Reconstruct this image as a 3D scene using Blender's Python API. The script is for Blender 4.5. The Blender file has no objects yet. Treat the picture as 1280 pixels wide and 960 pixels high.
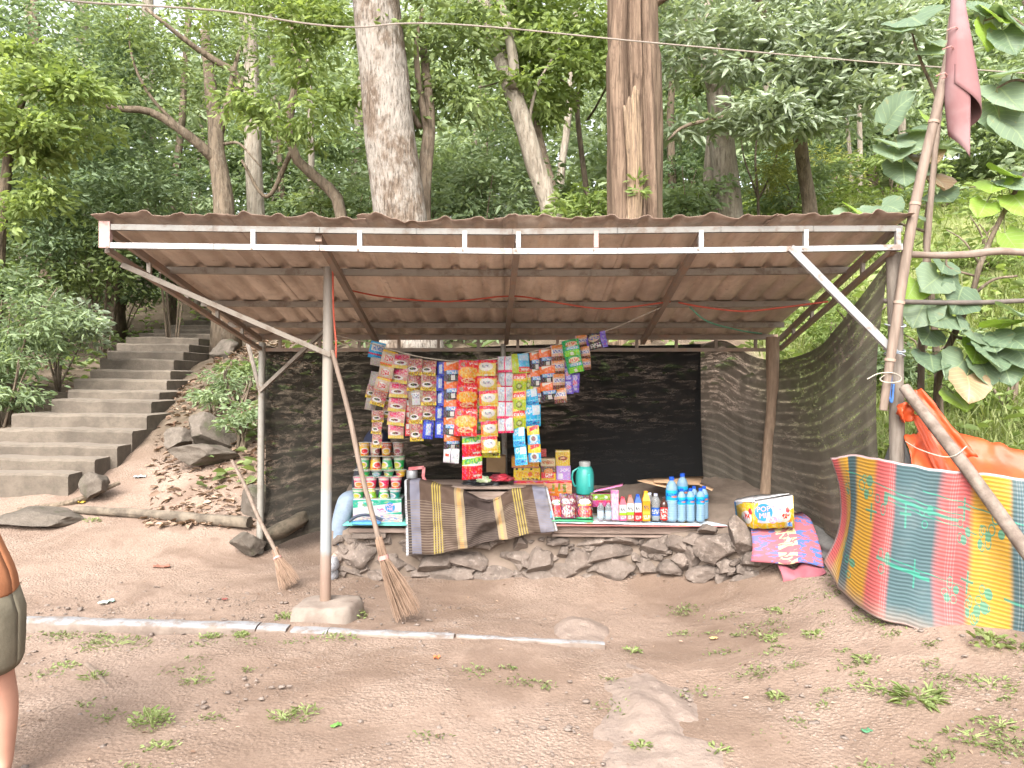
import bpy, bmesh, math, random
import numpy as np
from mathutils import Vector, Matrix, noise as mnoise

R = math.radians
rnd = random.Random(7)
scene = bpy.context.scene
col = scene.collection

# ------------------------------------------------------------------ camera, sky, sun, exposure
F = 961.0                      # focal length in pixels of the 1280 x 960 photograph
HC = 1.5                       # camera height
cam_d = bpy.data.cameras.new('camera')
cam_d.sensor_width = 36.0
cam_d.lens = 36.0 * F / 1280.0
cam_d.clip_start = 0.05
cam_d.clip_end = 500
cam = bpy.data.objects.new('camera', cam_d)
col.objects.link(cam)
cam.location = (0, 0, HC)
cam.rotation_euler = (R(90), 0, 0)
scene.camera = cam

SUN_EL, SUN_AZ = 42.0, 194.0      # degrees; azimuth from +Y clockwise: behind the camera, a little left
world = bpy.data.worlds.new('World')
scene.world = world
world.use_nodes = True
wn = world.node_tree
wn.nodes.clear()
sky = wn.nodes.new('ShaderNodeTexSky')
sky.sky_type = 'NISHITA'
sky.sun_disc = False
sky.sun_elevation = R(SUN_EL)
sky.sun_rotation = R(SUN_AZ)
sky.air_density = 1.0
sky.dust_density = 6.0
sky.ozone_density = 1.0
hs = wn.nodes.new('ShaderNodeHueSaturation')
hs.inputs['Saturation'].default_value = 0.25     # overcast: a white sky
bg = wn.nodes.new('ShaderNodeBackground')
bg.inputs['Strength'].default_value = 0.15
wo = wn.nodes.new('ShaderNodeOutputWorld')
wn.links.new(sky.outputs[0], hs.inputs['Color'])
wn.links.new(hs.outputs[0], bg.inputs['Color'])
wn.links.new(bg.outputs[0], wo.inputs['Surface'])

sun_d = bpy.data.lights.new('sun', 'SUN')
sun_d.energy = 0.7
sun_d.angle = R(30)
sun_d.color = (1.0, 0.95, 0.88)
sun = bpy.data.objects.new('sun', sun_d)
col.objects.link(sun)
az, el = R(SUN_AZ), R(SUN_EL)
sd = Vector((math.sin(az) * math.cos(el), math.cos(az) * math.cos(el), math.sin(el)))
sun.rotation_euler = (-sd).to_track_quat('-Z', 'Y').to_euler()
sun.location = sd * 30

vs = scene.view_settings
scene.display_settings.display_device = 'sRGB'
vs.view_transform = 'Standard'
vs.look = 'None'
vs.gamma = 1.0
vs.use_curve_mapping = False
vs.exposure = 2.1

cy = scene.cycles
cy.max_bounces = 8
cy.diffuse_bounces = 4
cy.glossy_bounces = 2
cy.transmission_bounces = 4
cy.transparent_max_bounces = 10
cy.caustics_reflective = False
cy.caustics_refractive = False
cy.use_denoising = True

# ------------------------------------------------------------------ helpers
def P(px, py, d):
    return Vector(((px - 640.0) / F * d, d, HC - (py - 480.0) / F * d))

def lin(c):
    return tuple(((x / 255.0) / 12.92 if x / 255.0 <= 0.04045 else ((x / 255.0 + 0.055) / 1.055) ** 2.4) for x in c)

def rgba(c):
    return (c[0], c[1], c[2], 1.0)

class NB:
    """small node builder around one material"""
    def __init__(self, name, rough=0.8, spec=0.3):
        self.m = bpy.data.materials.new(name)
        self.m.use_nodes = True
        self.t = self.m.node_tree
        self.bsdf = self.t.nodes['Principled BSDF']
        self.out = self.t.nodes['Material Output']
        self.bsdf.inputs['Roughness'].default_value = rough
        self.bsdf.inputs['Specular IOR Level'].default_value = spec
    def n(self, typ, **kw):
        x = self.t.nodes.new(typ)
        for k, v in kw.items():
            setattr(x, k, v)
        return x
    def put(self, sock, val):
        if isinstance(val, bpy.types.NodeSocket):
            self.t.links.new(val, sock)
        elif isinstance(val, (tuple, list)):
            sock.default_value = rgba(val) if len(sock.default_value) == 4 else tuple(val[:3])
        else:
            sock.default_value = val
    def math(self, op, a, b=0.0, c=0.0, clamp=False):
        x = self.n('ShaderNodeMath', operation=op)
        x.use_clamp = clamp
        self.put(x.inputs[0], a); self.put(x.inputs[1], b); self.put(x.inputs[2], c)
        return x.outputs[0]
    def mix(self, f, a, b, typ='MIX'):
        x = self.n('ShaderNodeMix', data_type='RGBA', blend_type=typ)
        self.put(x.inputs[0], f); self.put(x.inputs[6], a); self.put(x.inputs[7], b)
        return x.outputs[2]
    def coord(self, which='Object', scale=(1, 1, 1), rot=(0, 0, 0)):
        c = self.n('ShaderNodeTexCoord').outputs[which]
        mp = self.n('ShaderNodeMapping')
        mp.inputs['Scale'].default_value = scale
        mp.inputs['Rotation'].default_value = rot
        self.t.links.new(c, mp.inputs['Vector'])
        return mp.outputs[0]
    def noise(self, vec, scale=5, detail=5, rough=0.6, dist=0.0):
        x = self.n('ShaderNodeTexNoise')
        self.put(x.inputs['Vector'], vec)
        x.inputs['Scale'].default_value = scale
        x.inputs['Detail'].default_value = detail
        x.inputs['Roughness'].default_value = rough
        x.inputs['Distortion'].default_value = dist
        return x.outputs['Fac']
    def voronoi(self, vec, scale=5, feature='F1', out='Distance'):
        x = self.n('ShaderNodeTexVoronoi', feature=feature)
        self.put(x.inputs['Vector'], vec)
        x.inputs['Scale'].default_value = scale
        return x.outputs[out]
    def ramp(self, f, stops, interp='LINEAR'):
        x = self.n('ShaderNodeValToRGB')
        cr = x.color_ramp
        cr.interpolation = interp
        while len(cr.elements) > 1:
            cr.elements.remove(cr.elements[-1])
        cr.elements[0].position = stops[0][0]
        cr.elements[0].color = rgba(stops[0][1])
        for p, c in stops[1:]:
            e = cr.elements.new(p)
            e.color = rgba(c)
        self.put(x.inputs[0], f)
        return x.outputs[0]
    def band(self, f, lo, hi):
        return self.math('MULTIPLY', self.math('GREATER_THAN', f, lo), self.math('LESS_THAN', f, hi))
    def smooth(self, f, lo, hi):
        x = self.n('ShaderNodeMapRange', interpolation_type='SMOOTHSTEP')
        self.put(x.inputs[0], f); x.inputs[1].default_value = lo; x.inputs[2].default_value = hi
        return x.outputs[0]
    def uv(self):
        s = self.n('ShaderNodeSeparateXYZ')
        self.t.links.new(self.n('ShaderNodeTexCoord').outputs['UV'], s.inputs[0])
        return s.outputs[0], s.outputs[1]
    def color(self, c):
        self.put(self.bsdf.inputs['Base Color'], c)
    def bump(self, h, strength=0.3, dist=0.01):
        b = self.n('ShaderNodeBump')
        b.inputs['Strength'].default_value = strength
        b.inputs['Distance'].default_value = dist
        self.put(b.inputs['Height'], h)
        self.t.links.new(b.outputs[0], self.bsdf.inputs['Normal'])

MATS = {}
def plain(name, c, c2=None, scale=8.0, rough=0.8, bump=0.0, spec=0.3, metal=0.0, stretch=(1, 1, 1), bdist=0.01):
    """a colour with a second mottled one over it, and fine relief"""
    if name in MATS:
        return MATS[name]
    b = NB(name, rough, spec)
    b.bsdf.inputs['Metallic'].default_value = metal
    c2 = c2 or tuple(x * 0.72 for x in c)
    v = b.coord('Object', stretch)
    f = b.noise(v, scale, 6, 0.65)
    b.color(b.mix(b.smooth(f, 0.35, 0.68), c, c2))
    if bump:
        b.bump(b.noise(v, scale * 4, 5, 0.7), bump, bdist)
    MATS[name] = b.m
    return b.m

def printed(name, base, elems, rough=0.34, coord='UV', film=False):
    """flat print on packaging: rectangles, ellipses and unreadable small lettering in UV space"""
    if name in MATS:
        return MATS[name]
    b = NB(name, rough, 0.25)
    u, v = b.uv()
    def ink(q):                                       # printed film: a little duller and deeper than the pure inks
        l_ = .3 * q[0] + .59 * q[1] + .11 * q[2]
        return tuple(min(.8, max(.008, (l_ + (x - l_) * 1.35) * .46)) for x in q)
    base = ink(base)
    elems = [e[:5] + (ink(e[5]),) + tuple(e[6:]) for e in elems]
    cur = base
    for e in elems:
        k = e[0]
        if k in ('rect', 'scrib', 'diag'):
            _, u0, v0, u1, v1, cc = e[:6]
            if k == 'diag':
                vv = b.math('ADD', v, b.math('MULTIPLY', u, e[6]))
            else:
                vv = v
            m = b.math('MULTIPLY', b.band(u, u0, u1), b.band(vv, v0, v1))
            if k == 'scrib':
                sc = e[6] if len(e) > 6 else 1.0
                vec = b.n('ShaderNodeCombineXYZ')
                b.put(vec.inputs[0], b.math('MULTIPLY', u, 16 * sc))
                b.put(vec.inputs[1], b.math('MULTIPLY', v, 9 * sc))
                m = b.math('MULTIPLY', m, b.math('GREATER_THAN', b.noise(vec.outputs[0], 1.0, 2, 0.5), 0.5))
        else:
            _, cu, cv, ru, rv, cc = e[:6]
            du = b.math('DIVIDE', b.math('SUBTRACT', u, cu), ru)
            dv = b.math('DIVIDE', b.math('SUBTRACT', v, cv), rv)
            d2 = b.math('ADD', b.math('MULTIPLY', du, du), b.math('MULTIPLY', dv, dv))
            m = b.math('LESS_THAN', d2, 1.0)
            if k == 'ring':
                m = b.math('MULTIPLY', m, b.math('GREATER_THAN', d2, 0.45))
        cur = b.mix(m, cur, cc)
    if name.startswith(('print_', 'pouch', 'cup_')):      # small pictures and lettering too fine to make out
        vec = b.n('ShaderNodeCombineXYZ')
        b.put(vec.inputs[0], b.math('MULTIPLY', u, 13.0)); b.put(vec.inputs[1], b.math('MULTIPLY', v, 10.0))
        vc = b.voronoi(vec.outputs[0], 1.0, 'F1', 'Color')
        cur = b.mix(b.math('MULTIPLY', b.math('GREATER_THAN', b.noise(vec.outputs[0], .8, 3, .6), .53), .30), cur, b.mix(.5, vc, cur, 'MULTIPLY'))
    b.color(cur)
    if name.startswith('print_') and not name.startswith('print_box'):
        b.bump(b.noise(b.coord('Object'), 55, 3, .6, .6), .5, .006)
    MATS[name] = b.m
    return b.m

# ---- mesh builder
def wloc(o):
    v = Vector((0, 0, 0))
    while o is not None:
        v += o.location
        o = o.parent
    return v

def link(name, me, parent=None):
    o = bpy.data.objects.new(name, me)
    col.objects.link(o)
    if parent is not None:
        o.parent = parent
    return o

def tag(o, label=None, cat=None, group=None, kind=None):
    if label: o['label'] = label
    if cat: o['category'] = cat
    if group: o['group'] = group
    if kind: o['kind'] = kind
    return o

def thing(name, loc, label, cat, group=None):
    o = bpy.data.objects.new(name, None)
    o.empty_display_size = 0.1
    col.objects.link(o)
    o.location = loc
    return tag(o, label, cat, group)

class MB:
    def __init__(self):
        self.v, self.f, self.uv = [], [], []
    def add(self, vs, fs, uvs=None):
        o = len(self.v)
        self.v += [tuple(x) for x in vs]
        self.f += [tuple(i + o for i in f) for f in fs]
        if uvs is None:
            uvs = [(0.5, 0.5)] * len(vs)
        self.uv += list(uvs)
        return self
    def box(self, c, s, rot=None, taper=1.0):
        """box with its own corners per face so that each face carries a full UV square"""
        c = Vector(c)
        hx, hy, hz = s[0] / 2, s[1] / 2, s[2] / 2
        m = rot if rot is not None else Matrix.Identity(3)
        def q(x, y, z):
            t = taper if z > 0 else 1.0
            return c + m @ Vector((x * hx * t, y * hy * t, z * hz))
        faces = [((-1,-1,-1),(1,-1,-1),(1,-1,1),(-1,-1,1)), ((1,1,-1),(-1,1,-1),(-1,1,1),(1,1,1)),
                 ((-1,1,-1),(-1,-1,-1),(-1,-1,1),(-1,1,1)), ((1,-1,-1),(1,1,-1),(1,1,1),(1,-1,1)),
                 ((-1,-1,1),(1,-1,1),(1,1,1),(-1,1,1)), ((-1,1,-1),(1,1,-1),(1,-1,-1),(-1,-1,-1))]
        for fc in faces:
            self.add([q(*p) for p in fc], [(0, 1, 2, 3)], [(0, 0), (1, 0), (1, 1), (0, 1)])
        return self
    def bar(self, p, q, w, h, up=(0, 0, 1)):
        p, q = Vector(p), Vector(q)
        d = q - p
        L = d.length
        y = d.normalized()
        u = Vector(up)
        x = y.cross(u)
        if x.length < 1e-4:
            x = y.cross(Vector((0, 1, 0)))
        x.normalize()
        z = x.cross(y)
        m = Matrix((x, y, z)).transposed()
        return self.box((p + q) / 2, (w, L, h), m)
    def tube(self, pts, rad, n=8, cap=True, wob=0.0, seed=0):
        pts = [Vector(p) for p in pts]
        k = len(pts)
        if not isinstance(rad, (list, tuple)):
            rad = [rad] * k
        elif len(rad) != k:
            rad = [float(r_) for r_ in np.interp(np.linspace(0, 1, k), np.linspace(0, 1, len(rad)), rad)]
        vs, fs, uvs = [], [], []
        ref = None
        L = 0
        for i, p in enumerate(pts):
            t = (pts[min(i + 1, k - 1)] - pts[max(i - 1, 0)]).normalized()
            if ref is None:
                a = Vector((1, 0, 0)) if abs(t.x) < 0.8 else Vector((0, 1, 0))
                ref = t.cross(a).normalized()
            ref = (ref - t * ref.dot(t)).normalized()
            bn = t.cross(ref)
            if i: L += (p - pts[i - 1]).length
            for j in range(n):
                an = 2 * math.pi * j / n
                r = rad[i]
                if wob:
                    r *= 1 + wob * mnoise.noise(Vector((math.cos(an) * 1.7 + seed, math.sin(an) * 1.7, L * 1.3 / max(rad[0], 0.02) * 0.12)))
                vs.append(p + (ref * math.cos(an) + bn * math.sin(an)) * r)
                uvs.append((j / n, L))
        for i in range(k - 1):
            for j in range(n):
                a, b = i * n + j, i * n + (j + 1) % n
                fs.append((a, b, b + n, a + n))
        if cap:
            fs.append(tuple(reversed(range(n))))
            fs.append(tuple(range((k - 1) * n, k * n)))
        return self.add(vs, fs, uvs)
    def lathe(self, prof, c=(0, 0, 0), n=16, rx=1.0, ry=1.0):
        c = Vector(c)
        vs, fs, uvs = [], [], []
        k = len(prof)
        z0, z1 = min(p[1] for p in prof), max(p[1] for p in prof)
        for i, (r, z) in enumerate(prof):
            for j in range(n + 1):
                an = 2 * math.pi * j / n - math.pi / 2 - math.pi
                vs.append(c + Vector((math.cos(an) * r * rx, math.sin(an) * r * ry, z)))
                uvs.append((j / n, (z - z0) / max(z1 - z0, 1e-6)))
        for i in range(k - 1):
            for j in range(n):
                a = i * (n + 1) + j
                fs.append((a, a + 1, a + n + 2, a + n + 1))
        if prof[0][0] > 1e-5: fs.append(tuple(reversed(range(n))))
        if prof[-1][0] > 1e-5: fs.append(tuple(range((k - 1) * (n + 1), (k - 1) * (n + 1) + n)))
        return self.add(vs, fs, uvs)
    def grid(self, pts):
        """pts[row][col]; uv from 0 to 1 over columns (u) and rows (v)"""
        nr, nc = len(pts), len(pts[0])
        vs = [p for row in pts for p in row]
        uvs = [(j / (nc - 1), i / (nr - 1)) for i in range(nr) for j in range(nc)]
        fs = [(i * nc + j, i * nc + j + 1, (i + 1) * nc + j + 1, (i + 1) * nc + j) for i in range(nr - 1) for j in range(nc - 1)]
        return self.add(vs, fs, uvs)
    def mesh(self, name, shift=Vector((0, 0, 0))):
        me = bpy.data.meshes.new(name)
        sx, sy, sz = shift
        me.from_pydata([(x - sx, y - sy, z - sz) for x, y, z in self.v], [], self.f)
        ul = me.uv_layers.new(name='UVMap')
        idx = np.empty(len(me.loops), dtype=np.int32)
        me.loops.foreach_get('vertex_index', idx)
        ul.data.foreach_set('uv', np.array(self.uv, dtype=np.float32)[idx].ravel())
        return me
    def build(self, name, mat, parent=None, smooth=True, thick=0.0, bevel=0.0, angle=40):
        me = self.mesh(name, wloc(parent))
        me.materials.append(mat)
        o = link(name, me, parent)
        if smooth:
            me.polygons.foreach_set('use_smooth', [True] * len(me.polygons))
            me.set_sharp_from_angle(angle=R(angle))
        if bevel:
            bm = bmesh.new(); bm.from_mesh(me)
            bmesh.ops.remove_doubles(bm, verts=bm.verts, dist=1e-5)
            bm.to_mesh(me); bm.free()
            md = o.modifiers.new('bevel', 'BEVEL'); md.width = bevel; md.segments = 2; md.limit_method = 'ANGLE'
        if thick:
            md = o.modifiers.new('solid', 'SOLIDIFY'); md.thickness = thick; md.offset = 0
        return o

def copy_tree(o, parent=None):
    c = o.copy()
    col.objects.link(c)
    if parent is not None:
        c.parent = parent
    for ch in list(o.children):
        copy_tree(ch, c)
    return c

def text_mesh(name, txt, size, mat, parent, loc, rot, align='CENTER', extrude=0.0008):
    cu = bpy.data.curves.new(name, 'FONT')
    cu.body = txt; cu.size = size; cu.align_x = align; cu.align_y = 'CENTER'; cu.extrude = extrude
    cu.resolution_u = 2
    t = bpy.data.objects.new(name, cu)
    col.objects.link(t)
    bpy.context.view_layer.update()
    me = bpy.data.meshes.new_from_object(t.evaluated_get(bpy.context.evaluated_depsgraph_get()))
    bpy.data.objects.remove(t)
    bpy.data.curves.remove(cu)
    me.materials.clear(); me.materials.append(mat)
    o = link(name, me, parent)
    o.location = Vector(loc) - wloc(parent)
    o.rotation_euler = rot
    return o

def np_mesh(name, verts, faces, k, mat, parent=None, smooth=False):
    """verts (n,3) array, faces (m,k) array"""
    me = bpy.data.meshes.new(name)
    nv, nf = len(verts), len(faces)
    me.vertices.add(nv)
    me.vertices.foreach_set('co', verts.astype(np.float32).ravel())
    me.loops.add(nf * k)
    me.loops.foreach_set('vertex_index', faces.astype(np.int32).ravel())
    me.polygons.add(nf)
    me.polygons.foreach_set('loop_start', np.arange(0, nf * k, k, dtype=np.int32))
    me.polygons.foreach_set('loop_total', np.full(nf, k, dtype=np.int32))
    if smooth:
        me.polygons.foreach_set('use_smooth', np.ones(nf, dtype=bool))
    me.update(calc_edges=True)
    me.materials.append(mat)
    return me

def norm(a):
    return a / np.maximum(np.linalg.norm(a, axis=1, keepdims=True), 1e-9)

def leaf_mesh(name, C, D, N, L, W, mat, fold=0.25, shape='oval'):
    """leaves as folded blades: base C, direction D, normal N, length L, width W (arrays)"""
    D = norm(D); S = norm(np.cross(D, N)); N = np.cross(S, D)
    L = L[:, None]; W = W[:, None]
    n = len(C)
    if shape == 'rhomb':
        V = np.stack([C, C + D * L * .45 + S * W * .5 + N * W * fold, C + D * L - N * L * .08, C + D * L * .45 - S * W * .5 + N * W * fold], 1).reshape(-1, 3)
        b = np.arange(n)[:, None] * 4
        Fc = np.concatenate([b + np.array([0, 1, 2]), b + np.array([0, 2, 3])], 1).reshape(-1, 3)
        return np_mesh(name, V, Fc, 3, mat)
    V = np.stack([C, C + D * L * .28 + S * W * .46 + N * W * fold, C + D * L * .66 + S * W * .40 + N * W * fold * .7, C + D * L - N * L * .12,
                  C + D * L * .66 - S * W * .40 + N * W * fold * .7, C + D * L * .28 - S * W * .46 + N * W * fold], 1).reshape(-1, 3)
    b = np.arange(n)[:, None] * 6
    Fc = np.concatenate([b + np.array([0, 1, 2, 3]), b + np.array([0, 3, 4, 5])], 1).reshape(-1, 4)
    return np_mesh(name, V, Fc, 4, mat)

def leaf_mat(name, c_lo, c_hi, trans=0.35, gloss=0.25, rough=0.45, odd=None):
    if name in MATS: return MATS[name]
    b = NB(name, rough, gloss)
    g = b.n('ShaderNodeNewGeometry').outputs['Random Per Island']
    v = b.coord('Object')
    nz = b.noise(v, 0.9, 2, 0.5)
    f = b.math('ADD', b.math('MULTIPLY', g, 0.7), b.math('MULTIPLY', b.math('SUBTRACT', nz, 0.5), 0.9), clamp=True)
    stops = [(0.0, c_lo), (0.75, c_hi)]
    if odd: stops.append((0.97, c_hi)); stops.append((1.0, odd))
    c = b.ramp(f, stops)
    b.color(c)
    tr = b.n('ShaderNodeBsdfTranslucent')
    b.put(tr.inputs['Color'], b.mix(1.0, c, (1.0, 1.0, 0.55), 'MULTIPLY'))
    mx = b.n('ShaderNodeMixShader')
    mx.inputs[0].default_value = trans
    b.t.links.new(b.bsdf.outputs[0], mx.inputs[1])
    b.t.links.new(tr.outputs[0], mx.inputs[2])
    b.t.links.new(mx.outputs[0], b.out.inputs['Surface'])
    MATS[name] = b.m
    return b.m

# ------------------------------------------------------------------ terrain
CP = [(-6,-10,0),(0,-10,0),(6,-10,.3),(-15,0,0),(-6,0,0),(0,0,0),(4,0,.1),(8,0,.8),(15,0,2),(-30,-10,0),(30,-10,1.5),
      (-3,3,0),(0,3,0),(1.5,3,0),(-6,4,0),(-3,4.5,0),(0,4.5,0),(1.3,4.5,.01),(-1.5,5,0),(2.0,3.2,.1),(3,2.5,.12),(3,3.6,.25),(2.4,4.0,.26),(2.0,4.9,.17),
      (6,4,.95),(6,2,.5),(4.2,4,.45),
      (-2.2,6.5,.03),(-1.3,5.9,0),(0,5.9,0),(1.2,5.8,.03),(1.7,5.3,.08),(-3.4,5.6,0),(-5,5.8,.03),(-8,5.5,.1),
      (-1.2,6.9,.12),(0,7.3,.75),(-1,7.6,.6),(1.6,7.1,.75),(2.5,6.2,.72),(-2.2,7.2,.22),(2.7,5.4,.55),
      (-4.1,7.3,.26),(-2.5,7.0,.2),(-3.66,8.0,.5),(-4.7,7.8,.44),(-3.28,8.5,.85),(-2.9,9.2,1.25),(-4.3,12,2.0),(-5.7,16,2.6),
      (-5.2,7.7,.42),(-6.3,8,.6),(-6.4,9.5,1.25),(-8,12,1.9),(-9,15,2.5),(-13,20,3.5),(-7,20,3.6),(-9,9,.9),(-14,10,1.2),(-4.95,9.6,1.0),(-5.45,11.5,1.42),(-5.95,13,1.72),(-6.5,15.5,2.15),(-6.9,18,2.55),(-3.9,9.8,1.35),
      (-2,9,1.35),(0,9,1.6),(2,8,1.6),(3.3,7,1.35),(-2,13,2.6),(0,14,3.4),(3.4,14,4.3),(6,14,4.8),(4.6,8,1.85),(4,6.2,1.1),(6.5,8,2.4),(9.3,16,5.2),
      (-6,30,6),(0,30,7),(6,30,8.5),(16,16,6.4),(15,30,10),(-18,30,6),(0,60,13),(30,60,17),(-30,60,11),(30,10,6),(-30,10,1.5),(12,6,3.5),(-60,30,6),(60,30,14)]
_cp = np.array(CP, dtype=float)
def _tps(d2):
    return np.where(d2 > 1e-12, 0.5 * d2 * np.log(np.maximum(d2, 1e-12)), 0.0)
_n = len(_cp)
_S = 10.0
_xy = _cp[:, :2] / _S
_K = _tps(((_xy[:, None] - _xy[None]) ** 2).sum(-1)) + np.eye(_n) * 2e-4
_A = np.zeros((_n + 3, _n + 3))
_A[:_n, :_n] = _K
_A[:_n, _n] = 1; _A[:_n, _n + 1:] = _xy
_A[_n:, :_n] = _A[:_n, _n:].T
_w = np.linalg.solve(_A, np.concatenate([_cp[:, 2], np.zeros(3)]))
def HV(x, y):
    q = np.stack([np.asarray(x, float).ravel(), np.asarray(y, float).ravel()], 1) / _S
    out = np.empty(len(q))
    for s in range(0, len(q), 4000):
        k = q[s:s + 4000]
        d2 = ((k[:, None] - _xy[None]) ** 2).sum(-1)
        out[s:s + 4000] = _tps(d2) @ _w[:_n] + _w[_n] + k @ _w[_n + 1:]
    return out
def H(x, y):
    return float(HV([x], [y])[0])
def G(px, d):
    """ground point under pixel column px at depth d"""
    x = (px - 640.0) / F * d
    return Vector((x, d, H(x, d)))

def axis(parts):
    out = []
    for a, b, s in parts:
        out += list(np.arange(a, b, s))
    out.append(parts[-1][1])
    return np.array(out)
gx = axis([(-70, -20, 5), (-20, -8, .6), (-8, -3.4, .12), (-3.4, 3.4, .05), (3.4, 8, .15), (8, 20, .6), (20, 70, 5)])
gy = axis([(-20, 0, 2), (0, 2.4, .3), (2.4, 6.4, .045), (6.4, 10, .1), (10, 20, .35), (20, 40, 1.2), (40, 90, 5)])
GX, GY = np.meshgrid(gx, gy)
GZ = HV(GX, GY).reshape(GX.shape)
# lumps, ruts and the low rock ridge in front
def vnoise(x, y, s, seed):
    return np.array([mnoise.fractal(Vector((a * s + seed, b * s - seed, seed)), 1.0, 2.0, 4) for a, b in zip(x.ravel(), y.ravel())]).reshape(x.shape)
near = (GX > -9) & (GX < 9) & (GY > 1) & (GY < 16)
nz = np.zeros_like(GZ)
nz[near] = vnoise(GX[near], GY[near], 1.3, 3.1) * 0.022 + vnoise(GX[near], GY[near], 6.0, 8.7) * 0.008
back = np.clip((GY - 6.6) / 2.0, 0, 1)
GZ += nz * (1 + 2.5 * back)
nr, nc = GX.shape
gv = np.stack([GX, GY, GZ], -1).reshape(-1, 3)
ii = np.arange(nr * nc).reshape(nr, nc)
gf = np.stack([ii[:-1, :-1], ii[:-1, 1:], ii[1:, 1:], ii[1:, :-1]], -1).reshape(-1, 4)

# ground material: trodden dirt; forest soil and grass further back, by position
b = NB('dirt', 0.95, 0.15)
v = b.coord('Object')
n1 = b.noise(v, 0.55, 4, 0.6)
n2 = b.noise(v, 3.0, 7, 0.7)
n3 = b.noise(v, 38.0, 6, 0.75)
grit = b.voronoi(v, 55.0)
n0 = b.noise(v, 1.4, 5, .65, .8)
dirt = b.mix(b.smooth(n1, .36, .62), (0.160, 0.111, 0.082), (0.258, 0.190, 0.149))
dirt = b.mix(b.math('MULTIPLY', b.smooth(n0, .50, .66), .55), dirt, (0.304, 0.231, 0.184))
dirt = b.mix(b.math('MULTIPLY', b.smooth(n0, .46, .32), .6), dirt, (0.130, 0.088, 0.065))
dirt = b.mix(b.math('MULTIPLY', b.smooth(n2, .52, .30), .35), dirt, (0.137, 0.095, 0.070))
dirt = b.mix(b.math('MULTIPLY', b.smooth(n3, .42, .70), .45), dirt, (0.130, 0.090, 0.067))
grit2 = b.voronoi(v, 120.0)
dirt = b.mix(b.math('MULTIPLY', b.smooth(grit, .25, .12), b.math('MULTIPLY', b.smooth(n0, .42, .60), .8)), dirt, (0.383, 0.305, 0.254))
dirt = b.mix(b.math('MULTIPLY', b.smooth(grit2, .22, .10), b.math('MULTIPLY', b.smooth(n2, .40, .58), .7)), dirt, (0.394, 0.316, 0.265))
dirt = b.mix(b.math('MULTIPLY', b.smooth(b.noise(v, 190, 3, .75), .52, .62), .5), dirt, (0.110, 0.077, 0.058))
sp = b.n('ShaderNodeSeparateXYZ')
b.t.links.new(v, sp.inputs[0])
soil = b.mix(b.smooth(b.noise(v, 2.2, 6, .7), .4, .65), (.085, .065, .045), (.15, .115, .085))
grassy = b.mix(b.smooth(b.noise(v, 3.0, 5, .7), .4, .65), (.14, .17, .055), (.22, .23, .10))
wob = b.math('MULTIPLY', b.math('SUBTRACT', n2, .5), 1.2)
yy = b.math('ADD', sp.outputs[1], wob)
xx = b.math('ADD', sp.outputs[0], wob)
c = b.mix(b.smooth(yy, 7.9, 9.2), dirt, soil)
rightness = b.math('MULTIPLY', b.smooth(xx, 2.35, 3.0), b.smooth(yy, 4.4, 5.3))
c = b.mix(rightness, c, grassy)
c = b.mix(b.math('MULTIPLY', b.smooth(xx, .6, 3.0), b.smooth(yy, 9, 11)), c, grassy)
b.color(c)
hgt = b.math('ADD', b.math('MULTIPLY', n3, .5), b.math('ADD', b.math('MULTIPLY', grit, -.5), b.math('MULTIPLY', b.noise(v, 12, 6, .7), .8)))
b.bump(b.math('MULTIPLY', hgt, b.math('ADD', .35, b.smooth(n0, .40, .62))), 0.7, 0.02)
me = np_mesh('ground', gv, gf, 4, b.m, smooth=True)
tag(link('ground', me), 'trodden reddish brown dirt clearing rising into a wooded slope', 'ground', kind='structure')

# ------------------------------------------------------------------ rocks
def rock_mesh(name, seed, cuts=7, sub=4, rough=.10):
    r = random.Random(seed)
    bm = bmesh.new()
    bmesh.ops.create_icosphere(bm, subdivisions=sub, radius=1.0)
    planes = []
    for _ in range(cuts):
        d = Vector((r.gauss(0, 1), r.gauss(0, 1), r.gauss(0, 1))).normalized()
        planes.append((d, r.uniform(.50, .84)))
    for vtx in bm.verts:
        p = vtx.co
        for d, k in planes:
            e = p.dot(d) - k
            if e > 0: p = p - d * e * .97
        p = p * (1.06 + rough * mnoise.fractal(p * 2.3 + Vector((seed, 0, 0)), .9, 2.0, 5))
        vtx.co = p
    me = bpy.data.meshes.new(name)
    bm.to_mesh(me); bm.free()
    me.polygons.foreach_set('use_smooth', [True] * len(me.polygons))
    me.set_sharp_from_angle(angle=R(32))
    return me
def stone_mat(name, c1, c2, c3, moss=None):
    b = NB(name, .92, .2)
    oi = b.n('ShaderNodeObjectInfo')
    add = b.n('ShaderNodeVectorMath', operation='ADD')
    sc = b.n('ShaderNodeVectorMath', operation='SCALE')
    b.put(sc.inputs[0], oi.outputs['Location']); sc.inputs['Scale'].default_value = 1.7
    gp = b.n('ShaderNodeNewGeometry').outputs['Position']
    v = gp
    f = b.noise(v, 5, 6, .7)
    c = b.mix(b.smooth(f, .38, .66), c1, c2)
    c = b.mix(b.math('MULTIPLY', b.smooth(b.noise(v, 22, 6, .75), .5, .75), .7), c, c3)
    c = b.mix(b.math('MULTIPLY', oi.outputs['Random'], .45), c, c2)
    if moss:
        c = b.mix(b.math('MULTIPLY', b.smooth(b.noise(v, 2.5, 5, .7), .52, .66), .8), c, moss)
    b.color(c)
    b.bump(b.math('ADD', b.noise(v, 30, 6, .7), b.math('MULTIPLY', b.noise(v, 9, 4, .6), 1.2)), .6, .02)
    MATS[name] = b.m
    return b.m
M_STONE = stone_mat('wall_stone', (0.177, 0.141, 0.118), (0.106, 0.085, 0.072), (0.381, 0.319, 0.274))
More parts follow.
